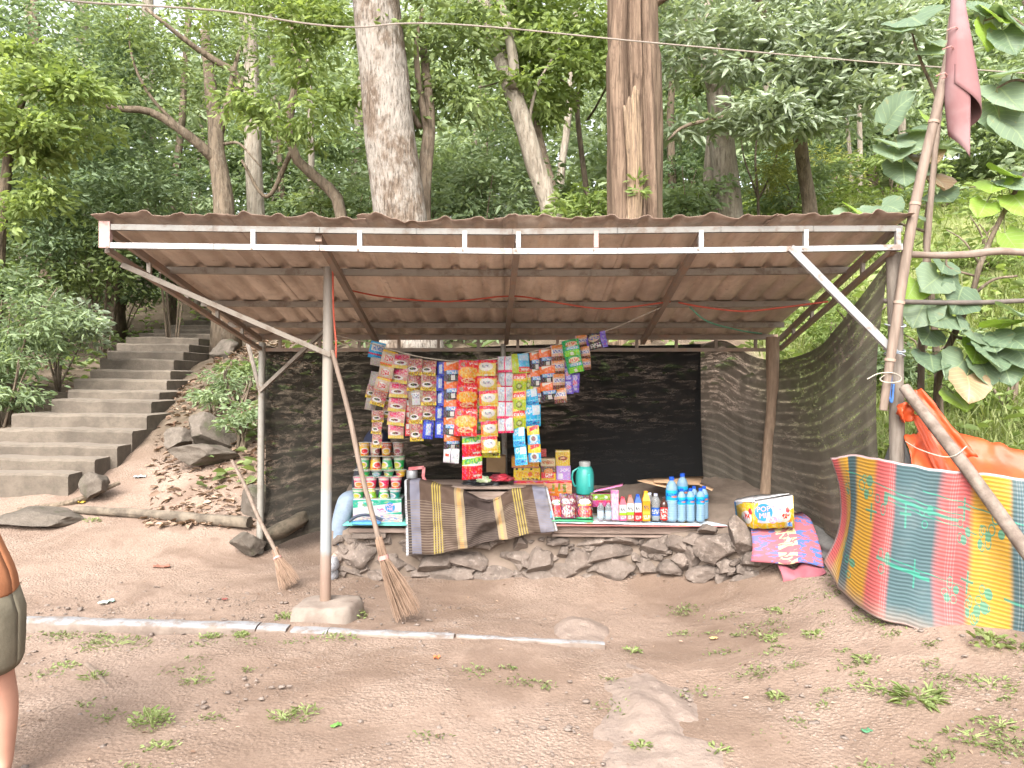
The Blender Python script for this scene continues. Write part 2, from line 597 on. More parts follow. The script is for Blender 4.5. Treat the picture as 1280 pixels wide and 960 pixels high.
M_BOULDER = stone_mat('boulder_stone', (.135, .113, .092), (.080, .066, .053), (.215, .185, .158), (.062, .068, .034))
ROCKS = [rock_mesh('rock_shape', 11 + i, 10 + i % 5) for i in range(7)]
def rock(name, pos, size, variant, mat, rot=(0, 0, 0), parent=None):
    me = ROCKS[variant % 7]
    key = (variant % 7, mat.name)
    if key not in _rockm:
        m2 = me.copy(); m2.materials.clear(); m2.materials.append(mat); _rockm[key] = m2
    o = link(name, _rockm[key], parent)
    o.location = Vector(pos) - wloc(parent)
    o.scale = size
    o.rotation_euler = rot
    return o
_rockm = {}

tag(rock('boulder', P(262, 545, 8.4), (.34, .3, .24), 1, M_BOULDER, (0, .1, .6)), 'large rounded grey boulder beside the concrete steps', 'boulder', 'boulders on the bank')
tag(rock('boulder', P(225, 549, 8.3), (.2, .17, .13), 2, M_BOULDER, (0, 0, 1.2)), 'small dark boulder just left of the large grey boulder', 'boulder', 'boulders on the bank')
tag(rock('boulder', P(262, 568, 8.1), (.42, .2, .13), 4, M_BOULDER, (0, 0, .2)), 'low flat stone below the large grey boulder', 'boulder', 'boulders on the bank')
tag(rock('boulder', P(311, 680, 6.55), (.15, .13, .11), 3, M_BOULDER, (0, .2, .4)), 'mossy rock at the foot of the rear left net post', 'boulder', 'boulders on the bank')
tag(rock('boulder', P(320, 632, 7.3), (.14, .2, .24), 5, M_BOULDER, (.2, 0, .1)), 'leaning rock behind the end of the lying log', 'boulder', 'boulders on the bank')
tag(rock('boulder', P(282, 440, 12.2), (.26, .4, .2), 0, M_BOULDER, (0, 0, .3)), 'pale boulder beside the upper steps', 'boulder', 'boulders on the bank')
tag(rock('boulder', P(278, 640, 7.7), (.30, .3, .15), 6, M_BOULDER, (0, 0, .3)), 'earthy mound of rock behind the lying log', 'boulder', 'boulders on the bank')
tag(rock('boulder', P(50, 648, 7.2), (.55, .35, .09), 2, M_BOULDER, (0, .05, .1)), 'flat ledge of rock below the lowest step', 'boulder', 'boulders on the bank')
tag(rock('boulder', P(118, 606, 7.6), (.13, .2, .13), 5, M_BOULDER, (0, .35, .5)), 'pointed stone standing beside the flat rock ledge', 'boulder', 'boulders on the bank')

# low rock ridge breaking the dirt in the foreground
mb = MB()
rows = []
for i in range(46):
    t = i / 45
    py = 808 + 185 * t
    cx = 770 + 60 * math.sin(min(t * 1.25, 1) * 1.5) + 24 * t
    wd = 60 + 150 * math.sin(min(1, t * 1.4) * 1.57)
    row = []
    for j in range(31):
        s = j / 30
        px = cx + (s - .5) * wd * (1 + .12 * math.sin(9 * t + 2))
        d = HC * F / (py - 480 + 3)
        p = Vector(((px - 640) / F * d, d, 0))
        e = max(0, 1 - abs(s - .5) * 2) ** .9 * min(1, t * 4) * (.75 + .5 * mnoise.noise(Vector((s * 4, t * 5, 6))))
        n_ = mnoise.fractal(p * 2.6 + Vector((4, 0, 0)), .9, 2, 5)
        crest = .035 + .02 * math.sin(s * 3.1) * (1 if s < .55 else .4)
        n3_ = mnoise.fractal(p * 9 + Vector((1, 0, 5)), .9, 2, 5)
        p.z = H(p.x, p.y) - .022 + e * (crest * .7 + .028 + .035 * n_ + .020 * n3_)
        row.append(p)
    rows.append(row)
mb.grid(rows)
ro = mb.build('rock_ridge', stone_mat('ridge_stone', (.235, .182, .148), (.185, .142, .118), (.30, .245, .208)), angle=180)
tag(ro, 'low ridge of bare rock curving out of the foreground dirt', 'rock')
mb = MB()
rows = []
for i in range(18):
    row = []
    for j in range(22):
        s, t = j / 21, i / 17
        d = HC * F / ((800 - 42 * t) - 480)
        p = Vector(((690 + 75 * s - 640) / F * d, d, 0))
        e = max(0, 1 - ((s - .5) * 2) ** 2 - ((t - .5) * 2) ** 2) ** .5 if ((s - .5) ** 2 + (t - .5) ** 2) < .25 else 0
        p.z = H(p.x, p.y) - .022 + e * (.055 + .04 * mnoise.fractal(p * 4, .9, 2, 4))
        row.append(p)
    rows.append(row)
mb.grid(rows)
tag(mb.build('half_buried_rock', MATS['ridge_stone'], angle=180), 'small half buried rock behind the end of the kerb strip', 'rock')

# ------------------------------------------------------------------ concrete stairway
M_STEP = plain('worn_concrete', (.27, .235, .195), (.16, .135, .11), 4, .92, .5)
b = NB('step_concrete', .93, .2)
v = b.n('ShaderNodeNewGeometry').outputs['Position']
f1 = b.noise(v, 2.2, 6, .7); f2 = b.noise(v, 14, 6, .75)
c = b.mix(b.smooth(f1, .35, .68), (.145, .120, .095), (.085, .070, .056))
c = b.mix(b.math('MULTIPLY', b.smooth(f2, .45, .7), .6), c, (.08, .07, .055))
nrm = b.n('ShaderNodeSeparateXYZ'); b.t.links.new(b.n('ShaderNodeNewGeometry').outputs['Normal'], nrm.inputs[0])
c = b.mix(b.math('MULTIPLY', b.smooth(nrm.outputs[2], .6, .95), .55), c, (.22, .185, .15))   # upward faces (treads) coloured lighter than the risers
b.color(c)
b.bump(b.math('ADD', f2, b.noise(v, 45, 5, .7)), .5, .012)
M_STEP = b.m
stair = thing('concrete_stairway', P(60, 590, 8), 'worn concrete stairway climbing into the woods on the left', 'stairs')
# per step: front edge row in the photo, left and right end columns, depth
ST = [(590,-95,85,7.55),(572,-75,118,7.8),(555,-40,146,8.1),(536,-2,165,8.4),(517,14,183,8.75),(499,64,189,9.15),(487,85,199,9.6),(473,92,208,10.1),
      (462,113,213,10.7),(448,125,217,11.3),(438,134,229,12.0),(429,146,236,12.8),(421,157,248,13.6),(416,174,262,14.5),(411,192,266,15.5),(406,210,280,16.6),(400,230,290,17.8),(396,248,300,19.0)]
for i, (py, xl, xr, d) in enumerate(ST):
    a, c_ = P(xl, py, d), P(xr, py + (2 if i < 8 else 1), d + .12)
    nd = ST[i + 1][3] if i + 1 < len(ST) else d + 1.2
    depth = (nd - d) + .25
    drop = .7
    mb = MB()
    m = 14
    top, bot, bk, lip = [], [], [], []
    top2 = []
    for j in range(m + 1):
        t = j / m
        p = a.lerp(c_, t)
        w1 = .014 * mnoise.noise(Vector((t * 5, i * 3.7, 1))) + .008 * mnoise.noise(Vector((t * 17, i * 3.7, 4)))
        z = p.z + w1
        if j == m: z -= .012
        dirx = Vector((c_.y - a.y, 0, 0)) * 0
        yo = .02 * mnoise.noise(Vector((t * 6, i * 1.3, 7)))
        top.append(Vector((p.x, p.y + .022 + yo, z)))
        lip.append(Vector((p.x, p.y + yo, z - .025)))
        bot.append(Vector((p.x, p.y + .015 + yo, z - drop)))
        bk.append(Vector((p.x, p.y + depth, z + .006)))
    bk2 = [Vector((p.x, p.y, p.z - drop)) for p in bk]
    mb.grid([bot, lip, top, bk])
    mb.add([bot[-1], lip[-1], top[-1], bk[-1], bk2[-1]], [(0, 4, 3, 2, 1)])
    mb.add([bot[0], lip[0], top[0], bk[0], bk2[0]], [(0, 1, 2, 3, 4)])
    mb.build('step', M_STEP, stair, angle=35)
# ------------------------------------------------------------------ forest
def bark(name, c1, c2, c3, stretch=(9, 9, 1.6), patch=None, bumpd=.03):
    b = NB(name, .93, .15)
    v = b.coord('Object', stretch)
    f = b.noise(v, 1.6, 7, .7, .6)
    c = b.mix(b.smooth(f, .38, .62), c1, c2)
    v2 = b.coord('Object', (1, 1, .6))
    if patch:
        c = b.mix(b.math('MULTIPLY', b.smooth(b.noise(v2, 2.6, 5, .7), .45, .58), .85), c, patch)
    c = b.mix(b.math('MULTIPLY', b.smooth(b.noise(v2, 14, 5, .7), .52, .7), .6), c, c3)
    fur = b.noise(b.coord('Object', (stretch[0] * 2.2, stretch[1] * 2.2, stretch[2] * 1.1)), 1.6, 4, .7, .3)
    c = b.mix(b.math('MULTIPLY', b.smooth(fur, .50, .34), .75), c, tuple(x * .45 for x in c2))
    b.color(c)
    vor = b.voronoi(b.coord('Object', (stretch[0] * 1.2, stretch[1] * 1.2, stretch[2] * 1.2)), 1.4)
    b.bump(b.math('ADD', f, b.math('MULTIPLY', vor, .6)), .9, bumpd)
    MATS[name] = b.m
    return b.m
BK_GREY = bark('bark_grey', (0.164, 0.127, 0.097), (0.090, 0.066, 0.048), (.30, .27, .235), (14, 14, 4.5), (.255, .23, .20))
BK_BROWN = bark('bark_brown', (0.187, 0.132, 0.093), (0.111, 0.075, 0.053), (.075, .052, .037), (10, 10, 1.0), None)
BK_PALE = bark('bark_pale', (0.289, 0.255, 0.208), (0.204, 0.170, 0.132), (.14, .115, .09), (8, 8, 2))
BK_DARK = bark('bark_dark', (.15, .115, .08), (.09, .07, .05), (.19, .17, .12), (8, 8, 2))
BK_MID = bark('bark_mid', (.19, .148, .107), (.115, .088, .064), (.24, .21, .165), (8, 8, 2))

LF_MID = leaf_mat('leaf_mid', (.115, .160, .062), (.275, .345, .145), trans=.5, odd=(.38, .33, .09))
LF_DARK = leaf_mat('leaf_dark', (.108, .162, .085), (.25, .325, .18), trans=.5)
LF_LIGHT = leaf_mat('leaf_light', (.16, .225, .065), (.33, .41, .15), trans=.5)
LF_PALE = leaf_mat('leaf_pale', (.20, .255, .16), (.40, .47, .33), gloss=.6, rough=.32, trans=.4)
LF_FERN = leaf_mat('leaf_fern', (.165, .23, .12), (.33, .41, .235), trans=.48)
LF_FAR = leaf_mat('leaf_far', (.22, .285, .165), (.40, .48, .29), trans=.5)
LF_YELL = leaf_mat('leaf_yellow_green', (.22, .25, .07), (.38, .40, .13), trans=.45)

def sprays(seed, blobs, per, L, wr, spread, droop=.25, up=.9):
    """blobs: (center, radii, number of sprays). Each spray is a small tier of leaves round a twig"""
    g = np.random.default_rng(seed)
    Cs, Ds, Ns = [], [], []
    for c, r, n in blobs:
        k = max(3, int(n / 9))
        d = norm(g.normal(size=(k, 3)))
        rad = g.uniform(.25, 1.0, (k, 1)) ** .6
        cl = d * rad                                       # clusters inside the ellipsoid
        which = g.integers(0, k, n)
        sp = cl[which] + g.normal(size=(n, 3)) * np.array([.17, .17, .10])
        sp = np.array(c) + sp * np.array(r)
        out = norm(sp - np.array(c) + 1e-6)
        base = np.repeat(sp, per, 0)
        o2 = np.repeat(out, per, 0)
        m = len(base)
        an = g.uniform(0, 2 * math.pi, m)
        hd = np.stack([np.cos(an), np.sin(an), g.normal(-droop, .28, m)], 1)
        hd = norm(hd + o2 * .35)
        rr = g.uniform(.05, 1.0, (m, 1)) * spread
        Cs.append(base + hd * rr + g.normal(size=(m, 3)) * spread * .12)
        Ds.append(hd + g.normal(size=(m, 3)) * .35)
        Ns.append(np.array([0, 0, up * .55]) + g.normal(size=(m, 3)) * .75)
    C = np.concatenate(Cs); D = np.concatenate(Ds); N = np.concatenate(Ns)
    ln = L * g.uniform(.65, 1.35, len(C))
    return C, D, N, ln, ln * wr * g.uniform(.8, 1.2, len(C))

def foliage(name, seed, blobs, mat, parent, per=14, L=.12, wr=.42, spread=.3, droop=.25, shape='oval', up=.9):
    off = np.array(wloc(parent)) if parent is not None else np.zeros(3)
    L *= .80
    blobs = [(c_, r_, n_ if HC + 470 * c_[1] / F > c_[2] - r_[2] * .3 else max(3, n_ // 5)) for c_, r_, n_ in blobs]
    blobs = [(c_, r_, int(n_ * 1.35) + 1) for c_, r_, n_ in blobs]
    C, D, N, ln, w = sprays(seed, blobs, per, L, wr, spread, droop, up)
    me = leaf_mesh(name, C - off, D, N, ln, w, mat, shape=shape)
    return tag(link(name, me, parent), kind='stuff')

def curve_pts(ctrl, n=12, wob=0.0, seed=0):
    """Catmull-Rom through control points"""
    c = [Vector(p) for p in ctrl]
    c = [c[0] * 2 - c[1]] + c + [c[-1] * 2 - c[-2]]
    out = []
    segs = len(c) - 3
    for s in range(segs):
        p0, p1, p2, p3 = c[s:s + 4]
        k = max(2, n // segs)
        for i in range(k + (1 if s == segs - 1 else 0)):
            t = i / k
            q = .5 * ((2 * p1) + (p2 - p0) * t + (2 * p0 - 5 * p1 + 4 * p2 - p3) * t * t + (3 * p1 - p0 - 3 * p2 + p3) * t ** 3)
            if wob:
                q = q + Vector((mnoise.noise(q * 1.1 + Vector((seed, 0, 0))), mnoise.noise(q * 1.1 + Vector((0, seed, 9))), 0)) * wob
            out.append(q)
    return out

def trunk(parent, ctrl, r0, r1, mat, limbs=(), n=14, sides=12, wob=.03, flare=1.35, name='trunk', rough=.10, seed=0):
    pts = curve_pts(ctrl, n, wob, seed)
    k = len(pts)
    rad = []
    for i in range(k):
        t = i / (k - 1)
        r = r0 + (r1 - r0) * t
        r *= 1 + (flare - 1) * max(0, 1 - t * 6) ** 2
        rad.append(r)
    mb = MB().tube(pts, rad, sides, wob=rough, seed=seed)
    for lc, a, b_ in limbs:
        lp = curve_pts(lc, 12, .06, seed + 3)
        mb.tube(lp, [a + (b_ - a) * i / (len(lp) - 1) for i in range(len(lp))], 7, wob=.12, seed=seed)
    return mb.build(name, mat, parent, angle=180)

def tree(name, label, base, ctrl, r0, r1, bmat, lmat, blobs, seed, limbs=(), group=None, **kw):
    t = thing(name, base, label, 'tree', group)
    kt = {k: kw.pop(k) for k in ('sides', 'wob', 'flare', 'rough', 'n') if k in kw}
    trunk(t, ctrl, r0, r1, bmat, limbs, seed=seed, **kt)
    if blobs:
        foliage('crown', seed, blobs, lmat, t, **kw)
    return t

NT = 'trees of the wood behind the stall'
# -- big trunk left of centre
d = 9.6
g0 = G(512, d)
tr = thing('tree', g0, 'thick grey brown trunk rising behind the roof left of centre', 'tree', NT)
trunk(tr, [g0, P(503, 290, d), P(488, 170, d), P(472, 30, d), P(462, -120, d), P(455, -420, d)], .36, .25, BK_GREY,
      [([P(470, -60, d), P(500, -160, d - .6), P(560, -250, d - 1.2)], .12, .05), ([P(462, -150, d), P(400, -230, d), P(330, -260, d - .5)], .1, .04)], n=30, sides=28, wob=.03, rough=.06)
foliage('crown', 5, [(P(455, -420, 9.6), (1.8, 1.6, .9), 130)], LF_MID, tr, per=12, L=.14, spread=.35)
# slim brown stem forking beside it
t2 = thing('tree', G(522, 10.2), 'slim brown forked stem close behind the thick grey trunk', 'tree', NT)
trunk(t2, [G(522, 10.2), P(527, 290, 10.2), P(532, 210, 10.2), P(536, 140, 10.2), P(530, 60, 10.3)], .14, .05, BK_MID,
      [([P(534, 175, 10.2), P(523, 130, 10.1), P(519, 60, 10), P(525, 10, 10)], .06, .02), ([P(520, 160, 10.15), P(500, 120, 10), P(488, 70, 9.8)], .04, .015)])
foliage('crown', 6, [(P(560, 60, 10), (.9, .7, .8), 90), (P(520, 120, 10.4), (.5, .5, .5), 40)], LF_MID, t2, per=11, L=.15, spread=.28, droop=.5)

# -- big fluted trunk right of centre, with a hollow of bare wood
d = 9.2
g0 = G(792, d)
t3 = thing('tree', g0, 'thick brown fluted trunk with a split hollow right of centre', 'tree', NT)
mb = MB()
rows = []
for i in range(60):
    t = i / 59
    py = 520 - 800 * t
    if i == 0: pc = g0 - Vector((0, 0, .1))
    cx = 791 - 2 * t + 3 * math.sin(t * 5)
    pc = P(cx, py, d)
    half = (34 if py > 60 else 31) / F * d * (1.15 if py > 330 else 1)
    row = []
    for j in range(129):
        an = 2 * math.pi * j / 128
        fx, fy = math.cos(an), math.sin(an)
        r = half * (1 + .06 * math.sin(an * 5 + t * 3) + .05 * mnoise.noise(Vector((fx * 3, fy * 3, t * 10))))
        fr = -fy                                         # towards the camera
        if fr > 0:                                       # two ropes of live wood with a sunken middle
            hollow = math.exp(-((fx + .02 + .06 * math.sin(t * 11)) / .36) ** 2) * min(1, fr * 1.6)
            deep = .42 if py > 105 else .3
            r *= 1 - deep * hollow
            r *= 1 + .05 * mnoise.noise(Vector((an * 9, 0, t * 6))) * hollow * 2
            r *= 1 - .60 * math.exp(-((fx + .34 - .10 * math.sin(t * 9) - .03 * math.sin(t * 31)) / .085) ** 2) * min(1, fr * 1.5)
            r *= 1 - .60 * math.exp(-((fx - .46 - .09 * math.sin(t * 7 + 1)) / .075) ** 2) * min(1, fr * 1.5)
        row.append(Vector((pc.x + fx * r, pc.y + fy * r, pc.z)))
    rows.append(row)
mb.grid(rows)
mb.build('trunk', BK_BROWN, t3, angle=180)
mb = MB()                                               # torn slab of bare wood in the hollow
rows = []
for i in range(20):
    t = i / 19
    row = []
    for j in range(13):
        s = j / 12
        top = 105 + 34 * abs(s - .8) + 22 * abs(mnoise.noise(Vector((s * 9, 2, 0))))
        px = 782 + 18 * s + 3 * math.sin(t * 4)
        p = P(px, 285 + (top - 285) * t, d - .255 - .06 * math.sin(s * 3.14) + .025 * mnoise.noise(Vector((s * 14, t * 2, 3))))
        row.append(p)
    rows.append(row)
mb.grid(rows)
mb.build('bare_wood', bark('bare_wood', (.30, .215, .14), (.17, .12, .085), (.08, .06, .048), (26, 26, 1.2)), t3, thick=.03, angle=180)
foliage('crown', 7, [(P(790, -430, 9.3), (1.8, 1.6, .9), 130)], LF_MID, t3, per=12, L=.14, spread=.35)
mb = MB().tube(curve_pts([P(815, 5, d), P(850, -15, d - .2), P(930, -70, d - .5)], 8), [.07, .06, .05, .05, .04, .04, .03, .03, .03][:9], 8)
mb.build('limb', BK_BROWN, t3, angle=180)
foliage('sprout', 71, [(P(797, 236, 8.85), (.12, .08, .12), 7)], LF_LIGHT, t3, per=8, L=.13, wr=.25, spread=.08, droop=-.2)

# -- mid-distance trunks
tree('tree', 'pale leaning trunk with a fork between the two thick trunks', G(700, 11), [G(700, 11), P(690, 272, 11), P(668, 200, 11), P(650, 140, 11), P(632, 90, 11.2), P(612, 30, 11.5), P(598, -60, 12)],
     .155, .10, BK_PALE, LF_LIGHT, [(P(600, -60, 12), (1.8, 1.6, 1.0), 110), (P(690, 20, 11.4), (.9, .8, .6), 80)], 21,
     [([P(640, 112, 11), P(638, 60, 11), P(622, -10, 11)], .09, .05), ([P(660, 170, 11), P(672, 110, 11), P(700, 60, 11)], .03, .012)], NT, per=12, L=.17, spread=.35, n=24)
tree('tree', 'grey trunk leaning just behind the pale forked one', G(708, 11.6), [G(708, 11.6), P(700, 278, 11.6), P(684, 215, 11.6), P(668, 150, 11.7), P(650, 80, 12), P(640, -40, 12)],
     .10, .06, BK_MID, LF_MID, [(P(650, -30, 12.2), (1.3, 1.1, .8), 100)], 22, (), NT, per=12, L=.17, spread=.35)
tree('tree', 'tall pale mottled trunk leaning left behind the glossy leaved tree', G(912, 12.2), [G(915, 12.2), P(908, 225, 12.2), P(899, 130, 12.2), P(885, 50, 12.2), P(872, -20, 12.2), P(862, -120, 12.2)],
     .21, .17, BK_PALE, LF_MID, [(P(860, -170, 12.2), (2.0, 1.6, 1.0), 140)], 23, (), NT, per=12, L=.18, spread=.4, n=20)
tree('tree', 'short pale twin stem at the foot of the mottled trunk', G(886, 12.4), [G(884, 12.4), P(887, 230, 12.4), P(890, 170, 12.4), P(892, 110, 12.4)], .12, .08, BK_PALE, LF_MID, [(P(893, 90, 12.6), (.5, .4, .4), 26)], 24, (), NT, per=12, L=.17, spread=.35)
d = 13
tree('tree', 'brown tree forking low with a long crooked branch to the left', G(284, d), [G(284, d), P(281, 275, d), P(276, 225, d), P(270, 190, d), P(268, 150, d), P(262, 100, d + .3), P(255, 40, d + .5)],
     .2, .08, BK_MID, LF_MID, [(P(250, 60, 13), (1.6, 1.2, 1.0), 95), (P(150, 90, 12.4), (1.5, 1, .7), 75), (P(120, 130, 12.2), (.8, .7, .35), 40), (P(210, 20, 12.6), (1.6, 1.2, .7), 60), (P(345, 60, 12.6), (1.2, 1, .9), 60)], 25,
     [([P(270, 205, d), P(235, 170, d - .3), P(190, 140, d - .5), P(145, 135, d - .7), P(88, 123, d - .9)], .10, .03),
      ([P(270, 165, d), P(285, 130, d), P(303, 100, d), P(270, 75, d - .2), P(225, 45, d - .5), P(180, 10, d - .8)], .10, .025),
      ([P(285, 125, d), P(292, 95, d), P(300, 60, d + .1)], .07, .03), ([P(225, 160, d - .3), P(190, 120, d - .5), P(165, 70, d - .6), P(160, 20, d - .6)], .035, .012),
      ([P(276, 180, d), P(300, 180, d - .2), P(325, 208, d - .3)], .03, .012)], NT, per=10, L=.13, wr=.34, spread=.32, n=20)
tree('tree', 'tall pinkish pale trunk behind the crooked branch tree', G(320, 16), [G(322, 16), P(320, 270, 16), P(317, 190, 16), P(315, 110, 16), P(312, 20, 16), P(306, -80, 16)], .2, .13, BK_PALE, LF_MID,
     [(P(320, -40, 16), (2.4, 2, 1.3), 110)], 26, [([P(316, 120, 16), P(308, 60, 15.8), P(300, 10, 15.6)], .07, .03)], NT, per=12, L=.16, spread=.36)
tree('tree', 'mossy arching trunk with drooping branch left of the thick grey trunk', G(425, 11.5), [G(432, 11.5), P(428, 275, 11.5), P(410, 235, 11.5), P(370, 200, 11.5), P(360, 150, 11.5), P(372, 90, 11.5), P(360, 20, 11.6)], .1, .05, BK_MID, LF_LIGHT,
     [(P(380, 130, 10.6), (.9, .6, .45), 60), (P(420, 60, 10.4), (.8, .7, .8), 75), (P(355, 20, 11), (1, .8, .6), 50)], 27, [([P(365, 190, 11.5), P(335, 245, 11.5), P(300, 200, 11.4)], .04, .02)], NT, per=11, L=.15, spread=.28, droop=.55)
tree('tree', 'thin pale stem close to the left of the thick grey trunk', G(390, 14), [G(391, 14), P(390, 270, 14), P(388, 180, 14), P(386, 80, 14), P(383, -60, 14)], .07, .045, BK_PALE, LF_MID, [(P(384, -40, 14), (1.4, 1.2, 1), 60)], 28, (), NT, per=12, L=.15, spread=.32)
tree('tree', 'dark slanting stem left of the roof corner', G(146, 17), [G(146, 17), P(138, 270, 17), P(124, 220, 17), P(112, 180, 17), P(106, 120, 17)], .15, .09, BK_DARK, LF_DARK, [(P(80, 190, 12.6), (1.5, 1.2, 1.3), 230), (P(30, 250, 12.2), (1.3, 1, 1.2), 200), (P(120, 70, 13), (1.2, 1, .8), 110)], 29, (), NT, per=13, L=.13, spread=.3)
tree('tree', 'bright leafy tree at the left edge of the wood', G(-10, 10), [G(-10, 10), P(-5, 350, 10), P(5, 250, 10), P(15, 170, 10), P(30, 120, 9.8)], .1, .04, BK_DARK, LF_LIGHT, [(P(35, 125, 9.4), (.75, .6, .42), 90), (P(5, 175, 9.4), (.6, .5, .5), 60), (P(70, 165, 9.8), (.5, .5, .35), 36), (P(25, 225, 9.8), (.55, .5, .4), 40), (P(95, 120, 10), (.35, .4, .3), 20), (P(60, 80, 9.8), (.5, .5, .25), 24), (P(-5, 290, 9.9), (.4, .4, .5), 36)], 30, (), NT, per=11, L=.135, wr=.45, spread=.26, droop=.4)
tree('tree', 'dark dense tree above the ferns at far left', G(60, 15), [G(60, 15), P(62, 350, 15), P(60, 240, 15), P(50, 120, 15), P(40, 0, 15)], .2, .1, BK_DARK, LF_DARK, [(P(40, 70, 15), (2.3, 1.8, 1.7), 300), (P(70, 250, 15), (2.2, 1.6, 1.6), 330), (P(190, 250, 16), (1.8, 1.5, 1.3), 200)], 31, (), NT, per=13, L=.16, spread=.36)
# glossy pale-leaved tree right of centre
d = 10.2
tree('tree', 'tree with glossy pale grey green leaves right of the fluted trunk', G(1010, 12), [G(1012, 12), P(1010, 250, 12), P(1000, 170, 11.8), P(985, 110, 11.4), P(960, 40, 11), P(930, -40, 11)], .12, .06, BK_MID, LF_PALE,
     [(P(960, 60, 10.4), (1.5, .9, .45), 150), (P(1060, 70, 10.6), (1.3, .9, .6), 150), (P(865, 150, 10.2), (.7, .6, .12), 26), (P(960, 145, 10.2), (.8, .6, .2), 40), (P(1000, 130, 10.2), (1.2, .9, .22), 85), (P(1110, 25, 10.6), (1.1, .9, .7), 110), (P(950, 15, 10.8), (1.6, 1, .5), 130), (P(845, 60, 10.2), (.35, .5, .2), 14)], 32,
     [([P(990, 120, 11.5), P(930, 140, 10.6), P(860, 155, 10.1), P(835, 175, 10)], .05, .012), ([P(985, 110, 11.4), P(1050, 100, 11), P(1120, 95, 10.8)], .05, .015), ([P(985, 100, 11.4), P(960, 80, 10.8), P(900, 70, 10.2)], .04, .012), ([P(965, 50, 11), P(1020, 20, 10.8), P(1090, 0, 10.8)], .04, .012)], NT, per=12, L=.19, wr=.30, spread=.25, droop=.1)
tree('tree', 'wispy yellow green sapling in front of the pale twin stem', G(948, 13), [G(948, 13), P(948, 260, 13), P(946, 200, 13), P(950, 150, 13)], .03, .012, BK_MID, LF_YELL, [(P(950, 195, 13), (.55, .5, .75), 80)], 33, [([P(948, 250, 13), P(930, 200, 13), P(925, 160, 13)], .02, .008), ([P(948, 250, 13), P(968, 200, 13), P(978, 150, 13)], .02, .008)], NT, per=12, L=.13, wr=.2, spread=.2)
tree('tree', 'leafy tree filling the gap left of the fluted trunk', G(735, 13), [G(738, 13), P(736, 270, 13), P(728, 190, 13), P(722, 120, 13), P(735, 40, 12.6)], .06, .03, BK_MID, LF_LIGHT, [(P(720, 60, 11.6), (1.1, .9, .7), 110), (P(690, 110, 11.4), (.7, .6, .5), 50), (P(640, 20, 11.4), (1.1, .8, .6), 75)], 34, [([P(722, 120, 13), P(680, 90, 12.4), P(600, 110, 12)], .03, .01), ([P(735, 150, 13), P(790, 60, 11.5), P(800, 50, 11)], .02, .008)], NT, per=11, L=.17, wr=.4, spread=.27, droop=.4)
tree('tree', 'mid green leafy tree between the pinkish pale trunk and the mossy arching one', G(352, 18), [G(352, 18), P(352, 270, 18), P(350, 200, 18), P(346, 120, 18)], .1, .05, BK_MID, LF_FERN, [(P(340, 215, 18), (1.5, 1.2, 1.3), 190), (P(420, 220, 18.5), (1.3, 1, 1.2), 130), (P(260, 240, 19), (1.4, 1.2, 1.2), 120)], 36, (), NT, per=12, L=.2, spread=.36)
tree('tree', 'leafy tree closing the view above the grassy bank at right', G(1090, 20), [G(1090, 20), P(1090, 160, 20), P(1095, 80, 20), P(1100, 0, 20)], .14, .08, BK_MID, LF_FAR, [(P(1060, 120, 20), (2.6, 1.6, 1.3), 230), (P(1190, 110, 20), (2.4, 1.6, 1.6), 230), (P(1300, 90, 20), (2.4, 1.6, 1.8), 200), (P(1150, 20, 20), (2.6, 1.6, 1.3), 200)], 37, (), NT, per=12, L=.24, spread=.42)
tree('tree', 'dark tree behind the fluted trunk on its right', G(842, 15), [G(845, 15), P(843, 260, 15), P(838, 150, 15), P(845, 40, 15)], .1, .06, BK_DARK, LF_DARK, [(P(840, 120, 15.4), (1.3, 1.1, 2.0), 260), (P(850, 240, 15), (1.0, .8, .7), 90), (P(1010, 190, 17), (1.4, 1, .9), 120)], 35, (), NT, per=12, L=.15, spread=.34)
for i, (px, py0, d, w) in enumerate([(700, 275, 17, .10), (762, 270, 19, .09), (1075, 225, 15, .055), (1062, 230, 15.5, .045), (445, 240, 20, .13), (185, 240, 22, .22), (115, 260, 20, .2), (215, 300, 18, .1), (250, 290, 20, .12), (345, 270, 21, .14), (610, 200, 24, .25), (590, 270, 20, .08), (1128, 180, 18, .1), (870, 200, 21, .16), (1015, 220, 22, .3), (30, 340, 18, .16), (770, 220, 23, .2), (960, 120, 20, .14)]):
    lab = ['slim grey stem right of the leaning pale trunk', 'slender stem just left of the fluted trunk', 'thin pale stem above the grassy bank, right of its twin', 'thin pale stem above the grassy bank, left of its twin',
           'distant pale trunk touching the left edge of the thick grey trunk', 'far pinkish trunk seen under the crooked branch', 'far pale trunk behind the dark slanting stem', 'slim stem behind the crooked branch tree on its left', 'dim stem directly left of the forking brown tree',
           'distant trunk right of the tall pinkish pale trunk', 'far dim trunk above the pale bush in the middle', 'thin distant stem over the pale middle bush', 'thin trunk behind the bamboo pole', 'far trunk behind the mottled pale trunk', 'dark far trunk in the hollow above the grassy bank',
           'far trunk behind the ferns at left edge', 'far trunk showing just left of the fluted one', 'far trunk behind the glossy leaved tree'][i]
    q = (i * 37 % 7 - 3) * 4
    mt = [BK_PALE, BK_MID, BK_PALE, BK_PALE, BK_PALE, BK_PALE][i % 6]
    tree('slender_tree', lab, G(px, d), [G(px, d), P(px, py0 - 40, d), P(px - q, py0 - 150, d), P(px - q * 2, -60, d), P(px - q * 2, -250, d)], w, w * .6, mt, LF_FAR,
         [(P(px - q * 2, -40 + (i % 3) * 40, d), (2.2, 1.6, 1.6), 75), (P(px + 40 - 20 * (i % 5), 120, d + 1), (1.5, 1.2, .9), 45)], 60 + i, (), 'slender trees farther back in the wood', per=12, L=.2, spread=.42, shape='rhomb', sides=9)

